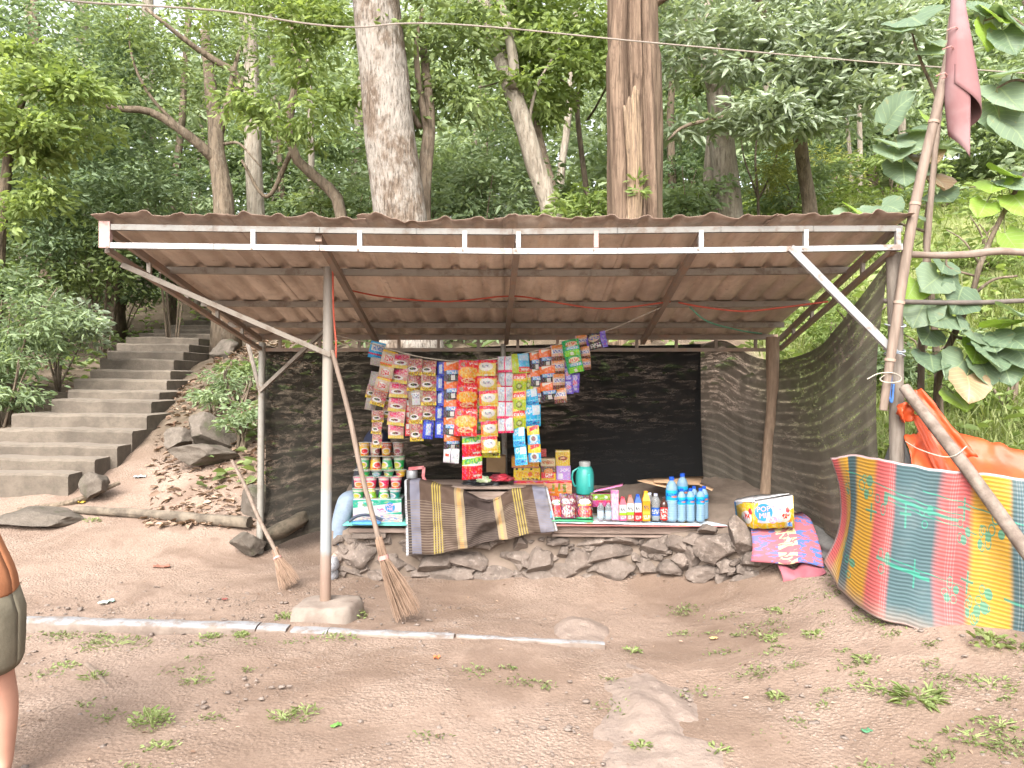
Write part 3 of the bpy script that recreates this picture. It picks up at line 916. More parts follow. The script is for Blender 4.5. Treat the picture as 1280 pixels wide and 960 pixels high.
# shrubs
SG = 'shrubs round the clearing'
def shrub(label, px, py, d, r, n, lmat, seed, **kw):
    c = P(px, py, d)
    base = Vector((c.x, d, H(c.x, d)))
    s = thing('shrub', base, label, 'shrub', SG)
    g = random.Random(seed)
    mb = MB()
    for k in range(6):
        e = c + Vector((g.uniform(-.7, .7) * r[0], g.uniform(-.6, .6) * r[1], g.uniform(-.2, .7) * r[2]))
        mb.tube(curve_pts([base + Vector((g.uniform(-.05, .05), g.uniform(-.05, .05), -.05)), (base + e) / 2 + Vector((g.uniform(-.1, .1), 0, .1)), e], 6), [.02, .017, .014, .012, .01, .008, .006][:7], 5)
    mb.build('stem', BK_MID, s, angle=180)
    foliage('foliage', seed, [(c, r, n)], lmat, s, **kw)
    return s
shrub('pale green bush in the gap between the leaning and thick trunks', 600, 225, 14, (1.3, .9, 1.0), 150, LF_FERN, 101, per=13, L=.15, spread=.3)
shrub('second pale bush, left of the leaning pale trunk foot', 640, 262, 13.2, (.8, .7, .5), 80, LF_PALE, 102, per=12, L=.15, spread=.26)
shrub('feathery bright bush at the bottom left edge of the wood', 10, 385, 9.6, (.95, .7, .55), 150, LF_FERN, 103, per=14, L=.12, wr=.3, spread=.26, droop=.35)
shrub('pale leafy bush hiding the left end of the middle steps', 72, 408, 10.8, (.6, .6, .40), 85, LF_PALE, 104, per=13, L=.13, spread=.24)
shrub('dull green fern clump left of the lower steps', 0, 472, 9.0, (.55, .5, .3), 85, LF_FERN, 105, per=13, L=.13, wr=.25, spread=.24, droop=.4)
shrub('broad dark green fern thicket under the left roof corner', 150, 335, 17, (1.9, 1.2, .6), 190, LF_DARK, 106, per=13, L=.19, wr=.3, spread=.36)
shrub('green fern thicket at the head of the steps', 235, 345, 21.5, (1.8, 1.2, .8), 120, LF_FERN, 107, per=13, L=.2, wr=.3, spread=.38)
shrub('mid green thicket above the feathery bush', 60, 320, 13, (1.6, 1.0, .8), 170, LF_MID, 108, per=13, L=.14, spread=.3)
shrub('bush behind the net left of centre', 440, 290, 13, (1.2, .8, .6), 80, LF_MID, 109, per=13, L=.14, spread=.28)
shrub('yellow dry bush at the top of the grassy bank', 1030, 215, 15, (.9, .8, .4), 70, LF_YELL, 110, per=11, L=.17, wr=.16, spread=.26)
shrub('low bright plants right of the fluted trunk foot', 865, 262, 13, (.8, .7, .3), 70, LF_LIGHT, 111, per=12, L=.15, spread=.22)
shrub('dark shrub behind the mottled pale trunk', 860, 210, 18, (1.2, 1, 1.0), 90, LF_DARK, 112, per=12, L=.18, spread=.34)
shrub('green bush right of the leaning trunks', 730, 250, 14, (.9, .8, .5), 80, LF_MID, 113, per=12, L=.15, spread=.26)
shrub('fern on the bank above the large boulder', 296, 470, 9.2, (.26, .3, .18), 26, LF_FERN, 114, per=14, L=.10, wr=.2, spread=.16, droop=.2)
shrub('leafy plant behind the rear net near its left post', 312, 450, 10, (.35, .4, .18), 30, LF_MID, 115, per=12, L=.11, spread=.2)
shrub('bush in the gap below the rear roof beam', 540, 400, 10.5, (1.6, .7, .3), 70, LF_FERN, 116, per=12, L=.13, spread=.24)

for i_, (lab, px, py, d, r, n, m) in enumerate([
    ('bright leafy bush on the bank right of the tall bamboo pole', 1235, 300, 9.5, (.8, .6, .4), 70, LF_LIGHT), ('pale fern patch on the upper right bank', 1180, 262, 12.5, (1.2, .8, .45), 90, LF_FERN),
    ('light green shrub at the top of the bank near the thin pale stems', 1110, 225, 14, (1.1, .9, .5), 90, LF_LIGHT), ('leafy herbs just behind the right net', 1060, 400, 7.6, (.5, .4, .25), 45, LF_LIGHT),
    ('shrub behind the roof between the fluted trunk and the mottled one', 850, 240, 12, (.7, .6, .5), 70, LF_FERN), ('shrub on the bank crest right of the wispy sapling', 990, 235, 13.5, (.9, .8, .5), 80, LF_FERN),
    ('pale shrub left of the thick grey trunk, behind the roof', 420, 250, 12.5, (.8, .7, .5), 80, LF_FERN), ('shrub behind the roof left of the forking brown tree', 215, 262, 14, (.9, .8, .5), 85, LF_FERN),
    ('pale bush behind the roof corner at left', 130, 290, 13.5, (.9, .8, .5), 90, LF_FERN), ('low bright shrub at the foot of the leaning pale trunk, right side', 722, 268, 11, (.5, .5, .3), 50, LF_LIGHT),
    ('bright bush behind the slim forked stem', 560, 235, 12.0, (.7, .6, .7), 110, LF_FERN), ('fresh green bush left of the leaning pale trunk, above the roof', 615, 250, 11.6, (.8, .6, .6), 110, LF_FERN), ('leafy clump left of the stairs middle', 15, 436, 9.8, (.7, .6, .3), 80, LF_FERN),
    ('green herbs on the bank right of the stairs', 268, 492, 9.2, (.32, .4, .10), 34, LF_FERN), ('herbs growing at the bank foot by the rear left post', 302, 520, 8.3, (.2, .25, .14), 26, LF_FERN),
    ('leafy plants low on the bank at the right edge', 1262, 480, 6.6, (.5, .4, .25), 50, LF_LIGHT), ('leafy plants behind the corner post on the bank', 1150, 440, 7.2, (.5, .4, .3), 55, LF_FERN)]):
    shrub(lab, px, py, d, r, n, m, 130 + i_, per=12, L=.15 if d > 10.5 else .085, spread=.28 if d > 10.5 else .16, wr=.36)
# far wood: one mass of leaves and dim stems, with gaps for the sky
g = np.random.default_rng(3)
blobs = []
for k in range(420):
    d = g.uniform(18, 36)
    px = g.uniform(-120, 1400)
    x = (px - 640) / F * d
    top = 1.5 + (430 if d < 28 else 560) * d / F
    z = H(x, d) + g.uniform(.4, max(2.0, top - H(x, d)))
    # thin out at the upper left where the sky shows
    if 140 < px < 330 and (480 - (z - HC) * F / d) < 110 and g.random() < .8: continue
    blobs.append(((x, d, z), (2.2, 1.8, 1.3), 40 if d > 24 else 26))
C, D, N, ln, w = sprays(41, blobs, 11, .26, .45, .55, .25)
me = leaf_mesh('far_wood', C, D, N, ln, w, LF_FAR, shape='rhomb')
tag(link('far_wood', me), 'distant green wood filling the slope behind all the trees', 'wood', kind='stuff')

# ground plants and leaf litter under the wood
def scatter(n, x0, x1, y0, y1, seed, ok=None):
    g = np.random.default_rng(seed)
    x = g.uniform(x0, x1, n); y = y0 + (y1 - y0) * g.random(n) ** 1.3
    if ok is not None:
        m = ok(x, y, g); x, y = x[m], y[m]
    return x, y, HV(x, y), g
x, y, z, g = scatter(9000, -12, 12, 7.6, 22, 51, lambda x, y, g: ~((x < -3.2) & (x > -6.4) & (y < 14)) & ~((x > -2.3) & (x < 2.4) & (y < 7.2)))
n = len(x)
C = np.stack([x, y, z + g.uniform(0, .22, n)], 1)
an = g.uniform(0, 6.28, n)
D = np.stack([np.cos(an), np.sin(an), g.uniform(-.3, .7, n)], 1)
N = np.array([0, 0, 1.]) + g.normal(size=(n, 3)) * .4
ln = g.uniform(.08, .24, n)
tag(link('undergrowth', leaf_mesh('undergrowth', C, D, N, ln, ln * .42, LF_MID)), 'low leafy undergrowth covering the slope behind the stall', 'undergrowth', kind='stuff')

# long grass on the right bank
def blades(name, x, y, z, g, lmin, lmax, wid, mat, lean=.55):
    n = len(x)
    L = g.uniform(lmin, lmax, n)[:, None]
    an = g.uniform(0, 6.28, n)
    d = np.stack([np.cos(an), np.sin(an), np.zeros(n)], 1)
    s = np.stack([-np.sin(an), np.cos(an), np.zeros(n)], 1)
    le = g.uniform(.15, lean, n)[:, None]
    C = np.stack([x, y, z - .02], 1)
    up = np.array([0, 0, 1.])
    w = (g.uniform(.6, 1.3, n) * wid)[:, None]
    m1 = C + up * L * .55 + d * L * le * .35
    t = C + up * L * (1 - le * .75) + d * L * le * 1.15
    V = np.stack([C - s * w, C + s * w, m1 + s * w * .8, m1 - s * w * .8, t], 1).reshape(-1, 3)
    b_ = np.arange(n)[:, None] * 5
    Fc = np.concatenate([b_ + np.array([0, 1, 2]), b_ + np.array([0, 2, 3]), b_ + np.array([3, 2, 4])], 1).reshape(-1, 3)
    return np_mesh(name, V, Fc, 3, mat)
GR = leaf_mat('grass_blade', (.19, .25, .075), (.38, .41, .19), trans=.45, odd=(.50, .45, .26))
def okg(x, y, g):
    lim = 2.62 + np.maximum(0, 4.9 - y) * .9
    return (x > lim) & ~((x < 2.9) & (y < 5.2))
x1, y1, z1, g = scatter(21000, 2.5, 7.5, 4.2, 9.0, 61, okg)
x2, y2, z2, g2 = scatter(26000, 1.5, 15, 8.5, 19, 62, lambda x, y, g: x > 3.2 - (y - 8.5) * .25)
me = blades('bank_grass', np.concatenate([x1, x2]), np.concatenate([y1, y2]), np.concatenate([z1, z2]), g, .08, .34, .0075, GR, 1.25)
tag(link('bank_grass', me), 'bright long grass covering the bank on the right', 'grass', kind='stuff')
# broad-leaved herbs among the grass
x, y, z, g = scatter(5200, 2.8, 13, 5.0, 17, 63)
n = len(x)
C = np.stack([x, y, z + g.uniform(.02, .3, n)], 1)
an = g.uniform(0, 6.28, n)
D = np.stack([np.cos(an), np.sin(an), g.uniform(-.2, .6, n)], 1)
N = np.array([0, 0, 1.]) + g.normal(size=(n, 3)) * .4
ln = g.uniform(.07, .17, n)
tag(link('bank_herbs', leaf_mesh('bank_herbs', C, D, N, ln, ln * .55, LF_LIGHT)), 'small broad leaved herbs among the bank grass', 'plants', kind='stuff')

# dry leaf litter on the bank by the steps and a little on the dirt
LITTER = leaf_mat('dry_leaf', (.11, .062, .04), (.33, .235, .17), trans=.1, odd=(.36, .13, .05))
x, y, z, g = scatter(2800, -4.6, -2.4, 7.0, 12.5, 71, lambda x, y, g: x > -3.9 - (y - 8.3) * .45)
xa, ya, za, g3 = scatter(420, -5.0, 2.6, 3.0, 7.0, 72)
xb, yb, zb, g3 = scatter(420, -9, -4.8, 8.2, 12.5, 73)
x = np.concatenate([x, xa, xb]); y = np.concatenate([y, ya, yb]); z = np.concatenate([z, za, zb])
n = len(x)
C = np.stack([x, y, z + .012], 1)
an = g.uniform(0, 6.28, n)
D = np.stack([np.cos(an), np.sin(an), g.normal(0, .18, n)], 1)
N = np.array([0, 0, 1.]) + g.normal(size=(n, 3)) * .3
ln = np.where(np.arange(n) < n - len(xa) - len(xb), g.uniform(.05, .12, n), g.uniform(.010, .030, n))
ln[-len(xb):] = g.uniform(.05, .11, len(xb))
tag(link('leaf_litter', leaf_mesh('leaf_litter', C, D, N, ln, ln * .5, LITTER)), 'dry brown fallen leaves littering the bank beside the steps', 'leaf litter', kind='stuff')

# pebbles and grit
mg = []
PEB = stone_mat('pebble_stone', (.20, .162, .138), (.145, .113, .094), (.27, .23, .20))
g = np.random.default_rng(81)
bm = bmesh.new(); bmesh.ops.create_icosphere(bm, subdivisions=1, radius=1.0)
pv = np.array([v_.co[:] for v_ in bm.verts]); pf = np.array([[v_.index for v_ in f_.verts] for f_ in bm.faces]); bm.free()
n = 5200
x = g.uniform(-3.4, 3.2, n); y = 2.7 + 3.2 * g.random(n) ** 1.1
keep = (vnoise(x, y, .9, 5.5) > -.12) | (g.random(n) < .2)
x, y = x[keep], y[keep]; n = len(x)
z = HV(x, y)
s = .003 + .012 * g.random(n) ** 5
V = (pv[None] * (1 + .25 * g.normal(size=(n, len(pv), 1))) * (s[:, None] * np.stack([g.uniform(.8, 1.6, n), g.uniform(.8, 1.6, n), g.uniform(.35, .7, n)], 1))[:, None]) + np.stack([x, y, z + s * .15], 1)[:, None]
Fc = (np.arange(n)[:, None, None] * len(pv) + pf[None]).reshape(-1, 3)
tag(link('gravel', np_mesh('gravel', V.reshape(-1, 3), Fc, 3, PEB)), 'small pebbles and grit strewn over the dirt clearing', 'gravel', kind='stuff')

# tiny weeds rooted all over the right of the clearing and along the kerb
g = np.random.default_rng(91)
cx = np.concatenate([g.uniform(1.0, 3.4, 60), g.uniform(-3.0, -.9, 16), g.uniform(-2.5, 1.5, 22), g.uniform(1.0, 2.4, 30)])
cyy = np.concatenate([g.uniform(2.9, 4.3, 60), g.uniform(4.35, 4.62, 16), g.uniform(2.9, 4.3, 22), g.uniform(4.3, 5.3, 30)])
rr = g.uniform(.02, .075, len(cx))
xs_, ys_ = [], []
for a_, b__, r_ in zip(cx, cyy, rr):
    k_ = int(10 + 700 * r_)
    xs_.append(a_ + g.normal(0, r_ * .9, k_)); ys_.append(b__ + g.normal(0, r_ * .6, k_))
x = np.concatenate(xs_); y = np.concatenate(ys_); n = len(x)
z = HV(x, y)
an = g.uniform(0, 6.28, n)
C = np.stack([x, y, z + g.uniform(0, .012, n)], 1)
D = np.stack([np.cos(an), np.sin(an), g.uniform(0, 1.0, n)], 1)
N = np.array([0, 0, 1.]) + g.normal(size=(n, 3)) * .4
ln = g.uniform(.008, .026, n)
tag(link('low_weeds', leaf_mesh('low_weeds', C, D, N, ln, ln * .4, leaf_mat('low_weed_leaf', (.11, .145, .045), (.23, .27, .115), trans=.4))), 'tiny green weeds rooted in patches over the dirt', 'weeds', kind='stuff')

# ------------------------------------------------------------------ roadside shelter: frame and corrugated roof
def metal(name, c, rust, amt, rough=.5):
    b = NB(name, rough, .5)
    v = b.coord('Object')
    f = b.noise(v, 7, 6, .7)
    cc = b.mix(b.smooth(f, .62 - amt, .72 - amt * .6), c, rust)
    cc = b.mix(b.math('MULTIPLY', b.smooth(b.noise(v, 40, 4, .7), .5, .8), .35), cc, tuple(x * .6 for x in c))
    b.color(cc)
    b.bsdf.inputs['Metallic'].default_value = .25
    b.bump(b.noise(v, 60, 4, .6), .12, .004)
    MATS[name] = b.m
    return b.m
M_GALV = metal('galvanised_steel', (0.276, 0.276, 0.273), (0.175, 0.133, 0.106), .10, .45)
M_PURL = metal('dusty_steel', (0.230, 0.200, 0.166), (0.145, 0.109, 0.081), .12, .65)
M_DARKST = metal('brown_steel', (.24, .195, .16), (.27, .185, .135), .15, .7)
M_PRIMER = metal('primer_red_steel', (.32, .21, .19), (.22, .13, .11), .1, .7)
M_POST = metal('painted_post', (0.250, 0.235, 0.205), (0.180, 0.135, 0.100), .07, .6)

RF, RR = 4.34, 6.66                     # depth of front and rear roof edges
def roofz(y, x=0.0):
    return 2.385 - (y - RF) * .221 - .035 * math.cos(x / 2.35 * 1.4) * max(0, 1 - (y - RF) / 2.4) + .01
b = NB('rusty_roof_sheet', .75, .3)
v = b.coord('Object', (3.0, .7, 3.0))
v1 = b.coord('Object')
f = b.noise(v, 1.5, 6, .7, .5)
c = b.mix(b.smooth(f, .38, .62), (.70, .60, .505), (.50, .415, .345))
c = b.mix(b.math('MULTIPLY', b.smooth(b.noise(v1, 1.1, 4, .6), .5, .66), .7), c, (.36, .30, .255))
c = b.mix(b.math('MULTIPLY', b.smooth(b.noise(v1, 9, 6, .75), .54, .7), .55), c, (.58, .48, .39))
c = b.mix(b.math('MULTIPLY', b.smooth(b.noise(v1, 26, 5, .75), .56, .72), .5), c, (.16, .10, .07))
oi = b.n('ShaderNodeObjectInfo')
c = b.mix(b.math('MULTIPLY', oi.outputs['Random'], .4), c, (.31, .245, .195))
sy3 = b.n('ShaderNodeSeparateXYZ'); b.t.links.new(b.n('ShaderNodeNewGeometry').outputs['Position'], sy3.inputs[0])
edge_r = b.math('MULTIPLY', b.smooth(b.math('ADD', sy3.outputs[1], b.math('MULTIPLY', b.noise(v1, 8, 4, .7), .12)), 4.46, 4.36), .85)
c = b.mix(edge_r, c, (.115, .068, .045))          # rusted front edge
b.color(c)
b.bump(b.noise(v1, 30, 5, .7), .15, .006)
M_ROOF = b.m

sh = thing('roofed_shelter', (0, 5.4, 0), 'roadside stall shelter with rusty corrugated roof on a steel frame', 'shelter')
xl, xr = -2.345, 2.245
ns = 6
wS = (xr - xl) / ns
for s in range(ns):
    x0 = xl + s * wS - (.05 if s else 0)
    x1 = xl + (s + 1) * wS
    prof = []
    pitch = .186
    k0 = math.floor(x0 / pitch) - 1
    xs = {x0, x1}
    k = k0
    while k * pitch < x1 + pitch:
        for o_ in (-.04, -.026, -.013, 0, .013, .026, .04, .075, .1):
            xx_ = k * pitch + o_
            if x0 < xx_ < x1: xs.add(xx_)
        k += 1
    xs = sorted(xs)
    def rib(x):
        t = abs((x / pitch) - round(x / pitch)) * pitch
        return .026 * (0 if t > .04 else min(1, (.04 - t) / .022)) 
    rows = []
    nyr = 26
    for i in range(nyr):
        t = i / (nyr - 1)
        y = RF - .06 + (RR + .12 - RF + .06) * t
        row = []
        for x in xs:
            e = math.exp(-t * 30)
            fr = .034 * mnoise.noise(Vector((x * 6.0, s * 2.2, 3))) * e + .02 * abs(mnoise.noise(Vector((x * 15, s * 3, 8)))) * e
            dent = .006 * mnoise.noise(Vector((x * 3, y * 2, s * 7)))
            row.append(Vector((x, y + .03 * mnoise.noise(Vector((x * 3.1, s, 0))) * (1 if i == 0 else 0), roofz(y, x) + .045 + rib(x) * min(1, .5 + t * 6) + fr + dent + (.004 if s % 2 else 0))))
        rows.append(row)
    MB().grid(rows).build('roof_sheet', M_ROOF, sh, thick=.003, angle=50)

def sag(pts, n=10):
    return curve_pts(pts, n)
def beam(name, pts, w, h, mat, parent):
    mb = MB()
    for p, q in zip(pts[:-1], pts[1:]):
        mb.bar(p, q + (q - p).normalized() * .003, w, h)
    return mb.build(name, mat, parent, smooth=False)
# front truss
beam('front_upper_chord', sag([P(131, 284, RF), P(400, 288, RF), P(640, 290, RF), P(900, 287, RF), P(1126, 286, RF)]), .03, .032, metal('dull_galvanised_steel', (.155, .148, .135), (.11, .085, .066), .14, .6), sh)
beam('front_lower_chord', sag([P(133, 307, RF), P(400, 310.5, RF), P(640, 314.5, RF), P(900, 313, RF), P(1126, 309.5, RF)]), .036, .031, M_GALV, sh)
for px, mt in [(317, 0), (450, 0), (581, 0), (648, 0), (745, 1), (876, 0), (1007, 0), (1122, 0)]:
    yt = 286 + 3 * math.sin((px - 131) / 995 * 3.14)
    MB().bar(P(px, yt, RF - .003), P(px, yt + 21, RF - .003), .026, .026, (0, 1, 0)).build('truss_upright', M_PRIMER if mt else M_GALV, sh, smooth=False)
MB().bar(P(132, 277, RF - .006), P(132, 310, RF - .006), .062, .03, (0, 1, 0)).build('end_plate', M_PRIMER, sh, smooth=False)
for px in (137, 317, 450, 581, 648, 745, 876, 1007, 1118):
    yt = 286 + 3 * math.sin((px - 131) / 995 * 3.14)
    MB().tube([P(px - 3, yt + 23.2, RF - .02), P(px - 3, yt + 23.2, RF - .028)], .006, 8).build('bolt', M_DARKST, sh)
# purlins under the sheets
for y in (5.06, 5.74, 6.28):
    beam('purlin', [Vector((x, y, roofz(y, x) + .018)) for x in np.linspace(xl + .03, xr - .03, 9)], .04, .042, M_PURL, sh)
beam('rear_beam', [Vector((x, 6.63, roofz(6.63, x) + .016)) for x in np.linspace(xl + .03, xr + .04, 9)], .04, .045, M_DARKST, sh)
beam('rear_lower_beam', [Vector((x, 6.63, 1.795)) for x in (-2.18, 2.3)], .03, .03, M_DARKST, sh)
for x in np.linspace(-2.0, 2.1, 13):
    MB().bar((x, 6.63, 1.80), (x, 6.63, roofz(6.63, x) + .01), .025, .025, (0, 1, 0)).build('rear_upright', M_DARKST, sh, smooth=False)
# rafters
for x0, x1 in ((-1.10, -1.16), (.035, -.05), (1.075, 1.12)):
    MB().bar((x0, RF + .03, roofz(RF, x0) - .035), (x1, 6.60, roofz(6.6, x1) - .035), .036, .045).build('rafter', M_DARKST, sh, smooth=False)
for x0, x1, sgn in ((-2.30, -2.16, -1), (2.17, 2.30, 1)):
    MB().bar((x0, RF + .03, roofz(RF, x0) - .012), (x1, 6.6, roofz(6.6, x1) - .012), .03, .04).build('edge_rafter', M_DARKST, sh, smooth=False)
    MB().bar((x0, RF + .03, 2.262), (x1, 6.6, 1.80), .03, .032).build('edge_lower_chord', M_DARKST, sh, smooth=False)
    for t in (.2, .42, .63, .83):
        p = Vector((x0 + (x1 - x0) * t, RF + .03 + (6.57 - RF) * t, 0))
        MB().bar((p.x, p.y, 2.262 + (1.80 - 2.262) * t), (p.x, p.y, roofz(p.y, p.x) - .015), .024, .024, (0, 1, 0)).build('edge_upright', M_PURL, sh, smooth=False)
# posts and braces
pb, pt = P(406.5, 756, 4.96), P(411, 334, 4.96)
b = NB('pole_paint', .55, .4)
v = b.coord('Object')
s3 = b.n('ShaderNodeSeparateXYZ'); b.t.links.new(b.n('ShaderNodeNewGeometry').outputs['Position'], s3.inputs[0])
zz = b.math('ADD', s3.outputs[2], b.math('MULTIPLY', b.math('SUBTRACT', b.noise(v, 9, 4, .7), .5), .10))
c = b.ramp(b.math('DIVIDE', zz, 2.4), [(0, (0.170, 0.116, 0.082)), (.11, (0.190, 0.129, 0.099)), (.165, (0.211, 0.160, 0.129)), (.18, (0.211, 0.224, 0.228)), (.33, (0.224, 0.235, 0.238)), (.345, (0.245, 0.218, 0.184)), (1, (0.224, 0.197, 0.167))])
ring = b.band(s3.outputs[2], .985, 1.03)
c = b.mix(b.math('MULTIPLY', ring, .6), c, (.36, .2, .17))
c = b.mix(b.math('MULTIPLY', b.smooth(b.noise(v, 22, 5, .75), .55, .75), .5), c, (.28, .22, .17))
b.color(c)
MB().tube([pb - Vector((0, 0, .06)), pb.lerp(pt, .3), pb.lerp(pt, .6), pt], [.036, .035, .034, .033], 20).build('front_post', b.m, sh)
M_CONC = plain('rough_concrete', (0.232, 0.192, 0.160), (0.160, 0.124, 0.102), 6, .95, .6)
mb = MB()
rows = []
fc = P(407, 770, 4.88)
N_ = 24
for i, (zr, sc) in enumerate([(-.05, 1.06), (.0, 1.05), (.05, 1.03), (.085, .99), (.10, .93), (.104, .8), (.106, .5), (.107, .0)]):
    row = []
    for j in range(N_ + 1):
        an = 2 * math.pi * j / N_
        e = 5
        r = 1 / ((abs(math.cos(an)) ** e + abs(math.sin(an)) ** e) ** (1 / e))
        w1 = 1 + .06 * mnoise.noise(Vector((math.cos(an) * 2, math.sin(an) * 2, i * .4)))
        row.append(Vector((fc.x + .19 * sc * r * w1 * math.cos(an) + .08 * sc * r * math.sin(an) * .3, fc.y + .06 + .17 * sc * r * w1 * math.sin(an), zr + .008 * mnoise.noise(Vector((an, i, 2))))))
    rows.append(row)
mb.grid(rows).build('concrete_footing', M_CONC, sh, angle=50)
MB().bar(P(152, 331, 4.53), P(413, 444, 4.93), .035, .03).build('brace', M_PURL, sh, smooth=False)
MB().bar(P(408, 411, 6.35), P(325, 489, 6.6), .03, .03).build('brace', M_PURL, sh, smooth=False)
bp0, bp1 = P(988, 310, RF - .03), P(1118, 441, 4.40)
MB().bar(bp0, bp1, .045, .02, (0, -1, .2)).build('brace', M_GALV, sh, smooth=False)
M_WOODG = plain('weathered_wood', (0.175, 0.150, 0.126), (0.112, 0.091, 0.073), 5, .9, .5, stretch=(9, 9, 1))
M_BAMB = plain('bamboo', (0.205, 0.155, 0.122), (0.132, 0.099, 0.076), 4, .7, .25, stretch=(8, 8, 1))
M_WOODT = plain('tan_wood', (0.240, 0.168, 0.116), (0.160, 0.112, 0.076), 5, .85, .4, stretch=(10, 10, 1))
p0 = G(325, 6.64)
MB().tube(curve_pts([p0 - Vector((0, 0, .1)), P(326, 600, 6.64), P(327, 500, 6.63), P(328, 428, 6.62)], 8), .03, 10, wob=.06).build('rear_post', M_POST, sh)
MB().tube(curve_pts([P(641, 618, 6.6), P(632, 600, 6.6), P(630.5, 560, 6.6), P(629, 430, 6.62)], 9), .024, 10).build('rear_post', M_POST, sh)
MB().tube(curve_pts([P(957, 622, 6.3), P(960, 560, 6.35), P(965, 500, 6.4), P(966, 422, 6.45)], 10), [.045, .045, .042, .042, .042, .042, .044, .05, .055, .055, .055][:10], 12, wob=.15).build('rear_post', M_WOODT, sh)
MB().tube(curve_pts([G(1120, 4.5) - Vector((0, 0, .1)), P(1121, 560, 4.47), P(1120, 440, 4.46), P(1116, 316, 4.45)], 10), [.046, .044, .044, .042, .042, .04, .04, .04, .04, .04][:10], 12, wob=.08).build('corner_post', M_WOODG, sh)
MB().tube([P(310, 430, 7.1), P(325, 488, 7.0)], .02, 8).build('brace', M_WOODG, sh)

# ropes, strings and wires
def cord(name, pts, r, mat, label, n=24, group=None):
    o = MB().tube(curve_pts(pts, n), r, 6).build(name, mat, None)
    return tag(o, label, 'cord', group)
M_RED = plain('red_string', (0.400, 0.080, 0.048), (0.320, 0.064, 0.040), 20, .7)
M_GRNS = plain('green_string', (.10, .26, .17), None, 20, .7)
M_WIRE = plain('pale_wire', (.26, .22, .185), None, 10, .6)
M_DKW = plain('dark_wire', (.10, .10, .10), None, 10, .6)
M_TWINE = plain('pale_twine', (0.372, 0.330, 0.270), None, 20, .8)
cord('red_string', [P(433, 362, 5.5), P(480, 371, 5.5), P(560, 377, 5.5), P(640, 370, 5.5), P(700, 379, 5.5), P(760, 386, 5.5), P(838, 377, 5.5)], .006, M_RED, 'red string slung under the roof from the left rafter')
cord('red_string', [P(848, 378, 5.5), P(880, 384, 5.45), P(930, 389, 5.4), P(980, 384, 5.3), P(1035, 377, 5.25)], .0065, M_RED, 'red string slung under the right end of the roof')
cord('red_string', [P(416, 338, 4.92), P(417, 390, 4.91), P(420, 430, 4.9), P(419, 460, 4.9)], .006, M_RED, 'red string hanging down beside the front steel post')
cord('green_string', [P(862, 384, 5.5), P(885, 402, 5.6), P(925, 413, 5.9), P(952, 417, 6.2)], .006, M_GRNS, 'green string running from the right rafter to the rear post')
cord('overhead_wire', [P(-60, -30, 5.0), P(80, 0, 5.4), P(200, 8, 5.8), P(290, 15, 6.1), P(380, 29, 6.4), P(445, 34, 6.6), P(500, 29.5, 6.8), P(560, 30, 7.0), P(640, 36, 7.2), P(720, 44, 7.4), P(800, 52, 7.6), P(900, 61, 7.8), P(1000, 70, 8), P(1120, 80, 8.2), P(1290, 92, 8.4), P(1500, 105, 8.8)], .008, M_WIRE, 'thin pale wire strung across the top of the view', 90)
STR = [P(414, 418, 4.95), P(440, 424, 5.3), P(466, 430, 5.6), P(492, 438, 5.7), P(530, 447, 5.72), P(580, 452, 5.72), P(630, 447, 5.72), P(680, 436, 5.72), P(725, 423, 5.72), P(765, 411, 5.72), P(800, 396, 5.65), P(838, 379, 5.55)]
cord('sachet_line', STR, .004, M_TWINE, 'pale line on which the strips of sachets hang', 40)

# ------------------------------------------------------------------ shade nets
def net_mat(name, col_a, col_b, lo, hi, lines, fade, line_open):
    """woven shade cloth: streaky weave, see-through where it has worn thin"""
    b = NB(name, .85, .2)
    u, v_ = b.uv()
    def vec(su, sv):
        x = b.n('ShaderNodeCombineXYZ')
        b.put(x.inputs[0], b.math('MULTIPLY', u, su)); b.put(x.inputs[1], b.math('MULTIPLY', v_, sv))
        return x.outputs[0]
    f = b.noise(vec(4.0, 9.0), 1.0, 6, .75, .5)            # worn areas
    st = b.noise(vec(22.0, lines * 3.0), 1.0, 5, .75, .3)  # streaks along the weave
    fine = b.noise(vec(220.0, 420.0), 1.0, 2, .6)
    wave = b.math('SINE', b.math('MULTIPLY', b.math('ADD', v_, b.math('MULTIPLY', f, .02)), 6.283 * lines))
    open_ = b.math('MULTIPLY', b.smooth(f, .36, .66), b.smooth(st, .42, .66))
    open_ = b.math('ADD', b.math('MULTIPLY', open_, hi), lo)
    open_ = b.math('ADD', open_, b.math('MULTIPLY', b.smooth(wave, .72, 1.0), b.math('MULTIPLY', b.smooth(st, .35, .6), line_open)))
    if fade:
        open_ = b.math('MULTIPLY', open_, b.ramp(u, [(0, (1, 1, 1)), (.42, (.9, .9, .9)), (.60, (.45, .45, .45)), (.76, (.26, .26, .26)), (1, (.14, .14, .14))]))
    open_ = b.math('MULTIPLY', open_, b.math('ADD', .3, b.math('MULTIPLY', b.smooth(fine, .35, .65), 1.2)), clamp=True)
    cc = b.mix(b.math('ADD', b.math('MULTIPLY', st, .6), b.math('MULTIPLY', b.smooth(wave, .2, 1.0), .4), clamp=True), col_a, col_b)
    if fade:
        cc = b.mix(b.smooth(u, .55, .8), cc, (.006, .006, .006))
    b.color(cc)
    tr = b.n('ShaderNodeBsdfTransparent')
    mx = b.n('ShaderNodeMixShader')
    b.put(mx.inputs[0], open_)
    b.t.links.new(b.bsdf.outputs[0], mx.inputs[1]); b.t.links.new(tr.outputs[0], mx.inputs[2])
    b.t.links.new(mx.outputs[0], b.out.inputs['Surface'])
    MATS[name] = b.m
    return b.m
M_NETB = net_mat('black_net', (.005, .0045, .0035), (.044, .038, .028), .01, .50, 13, True, .10)
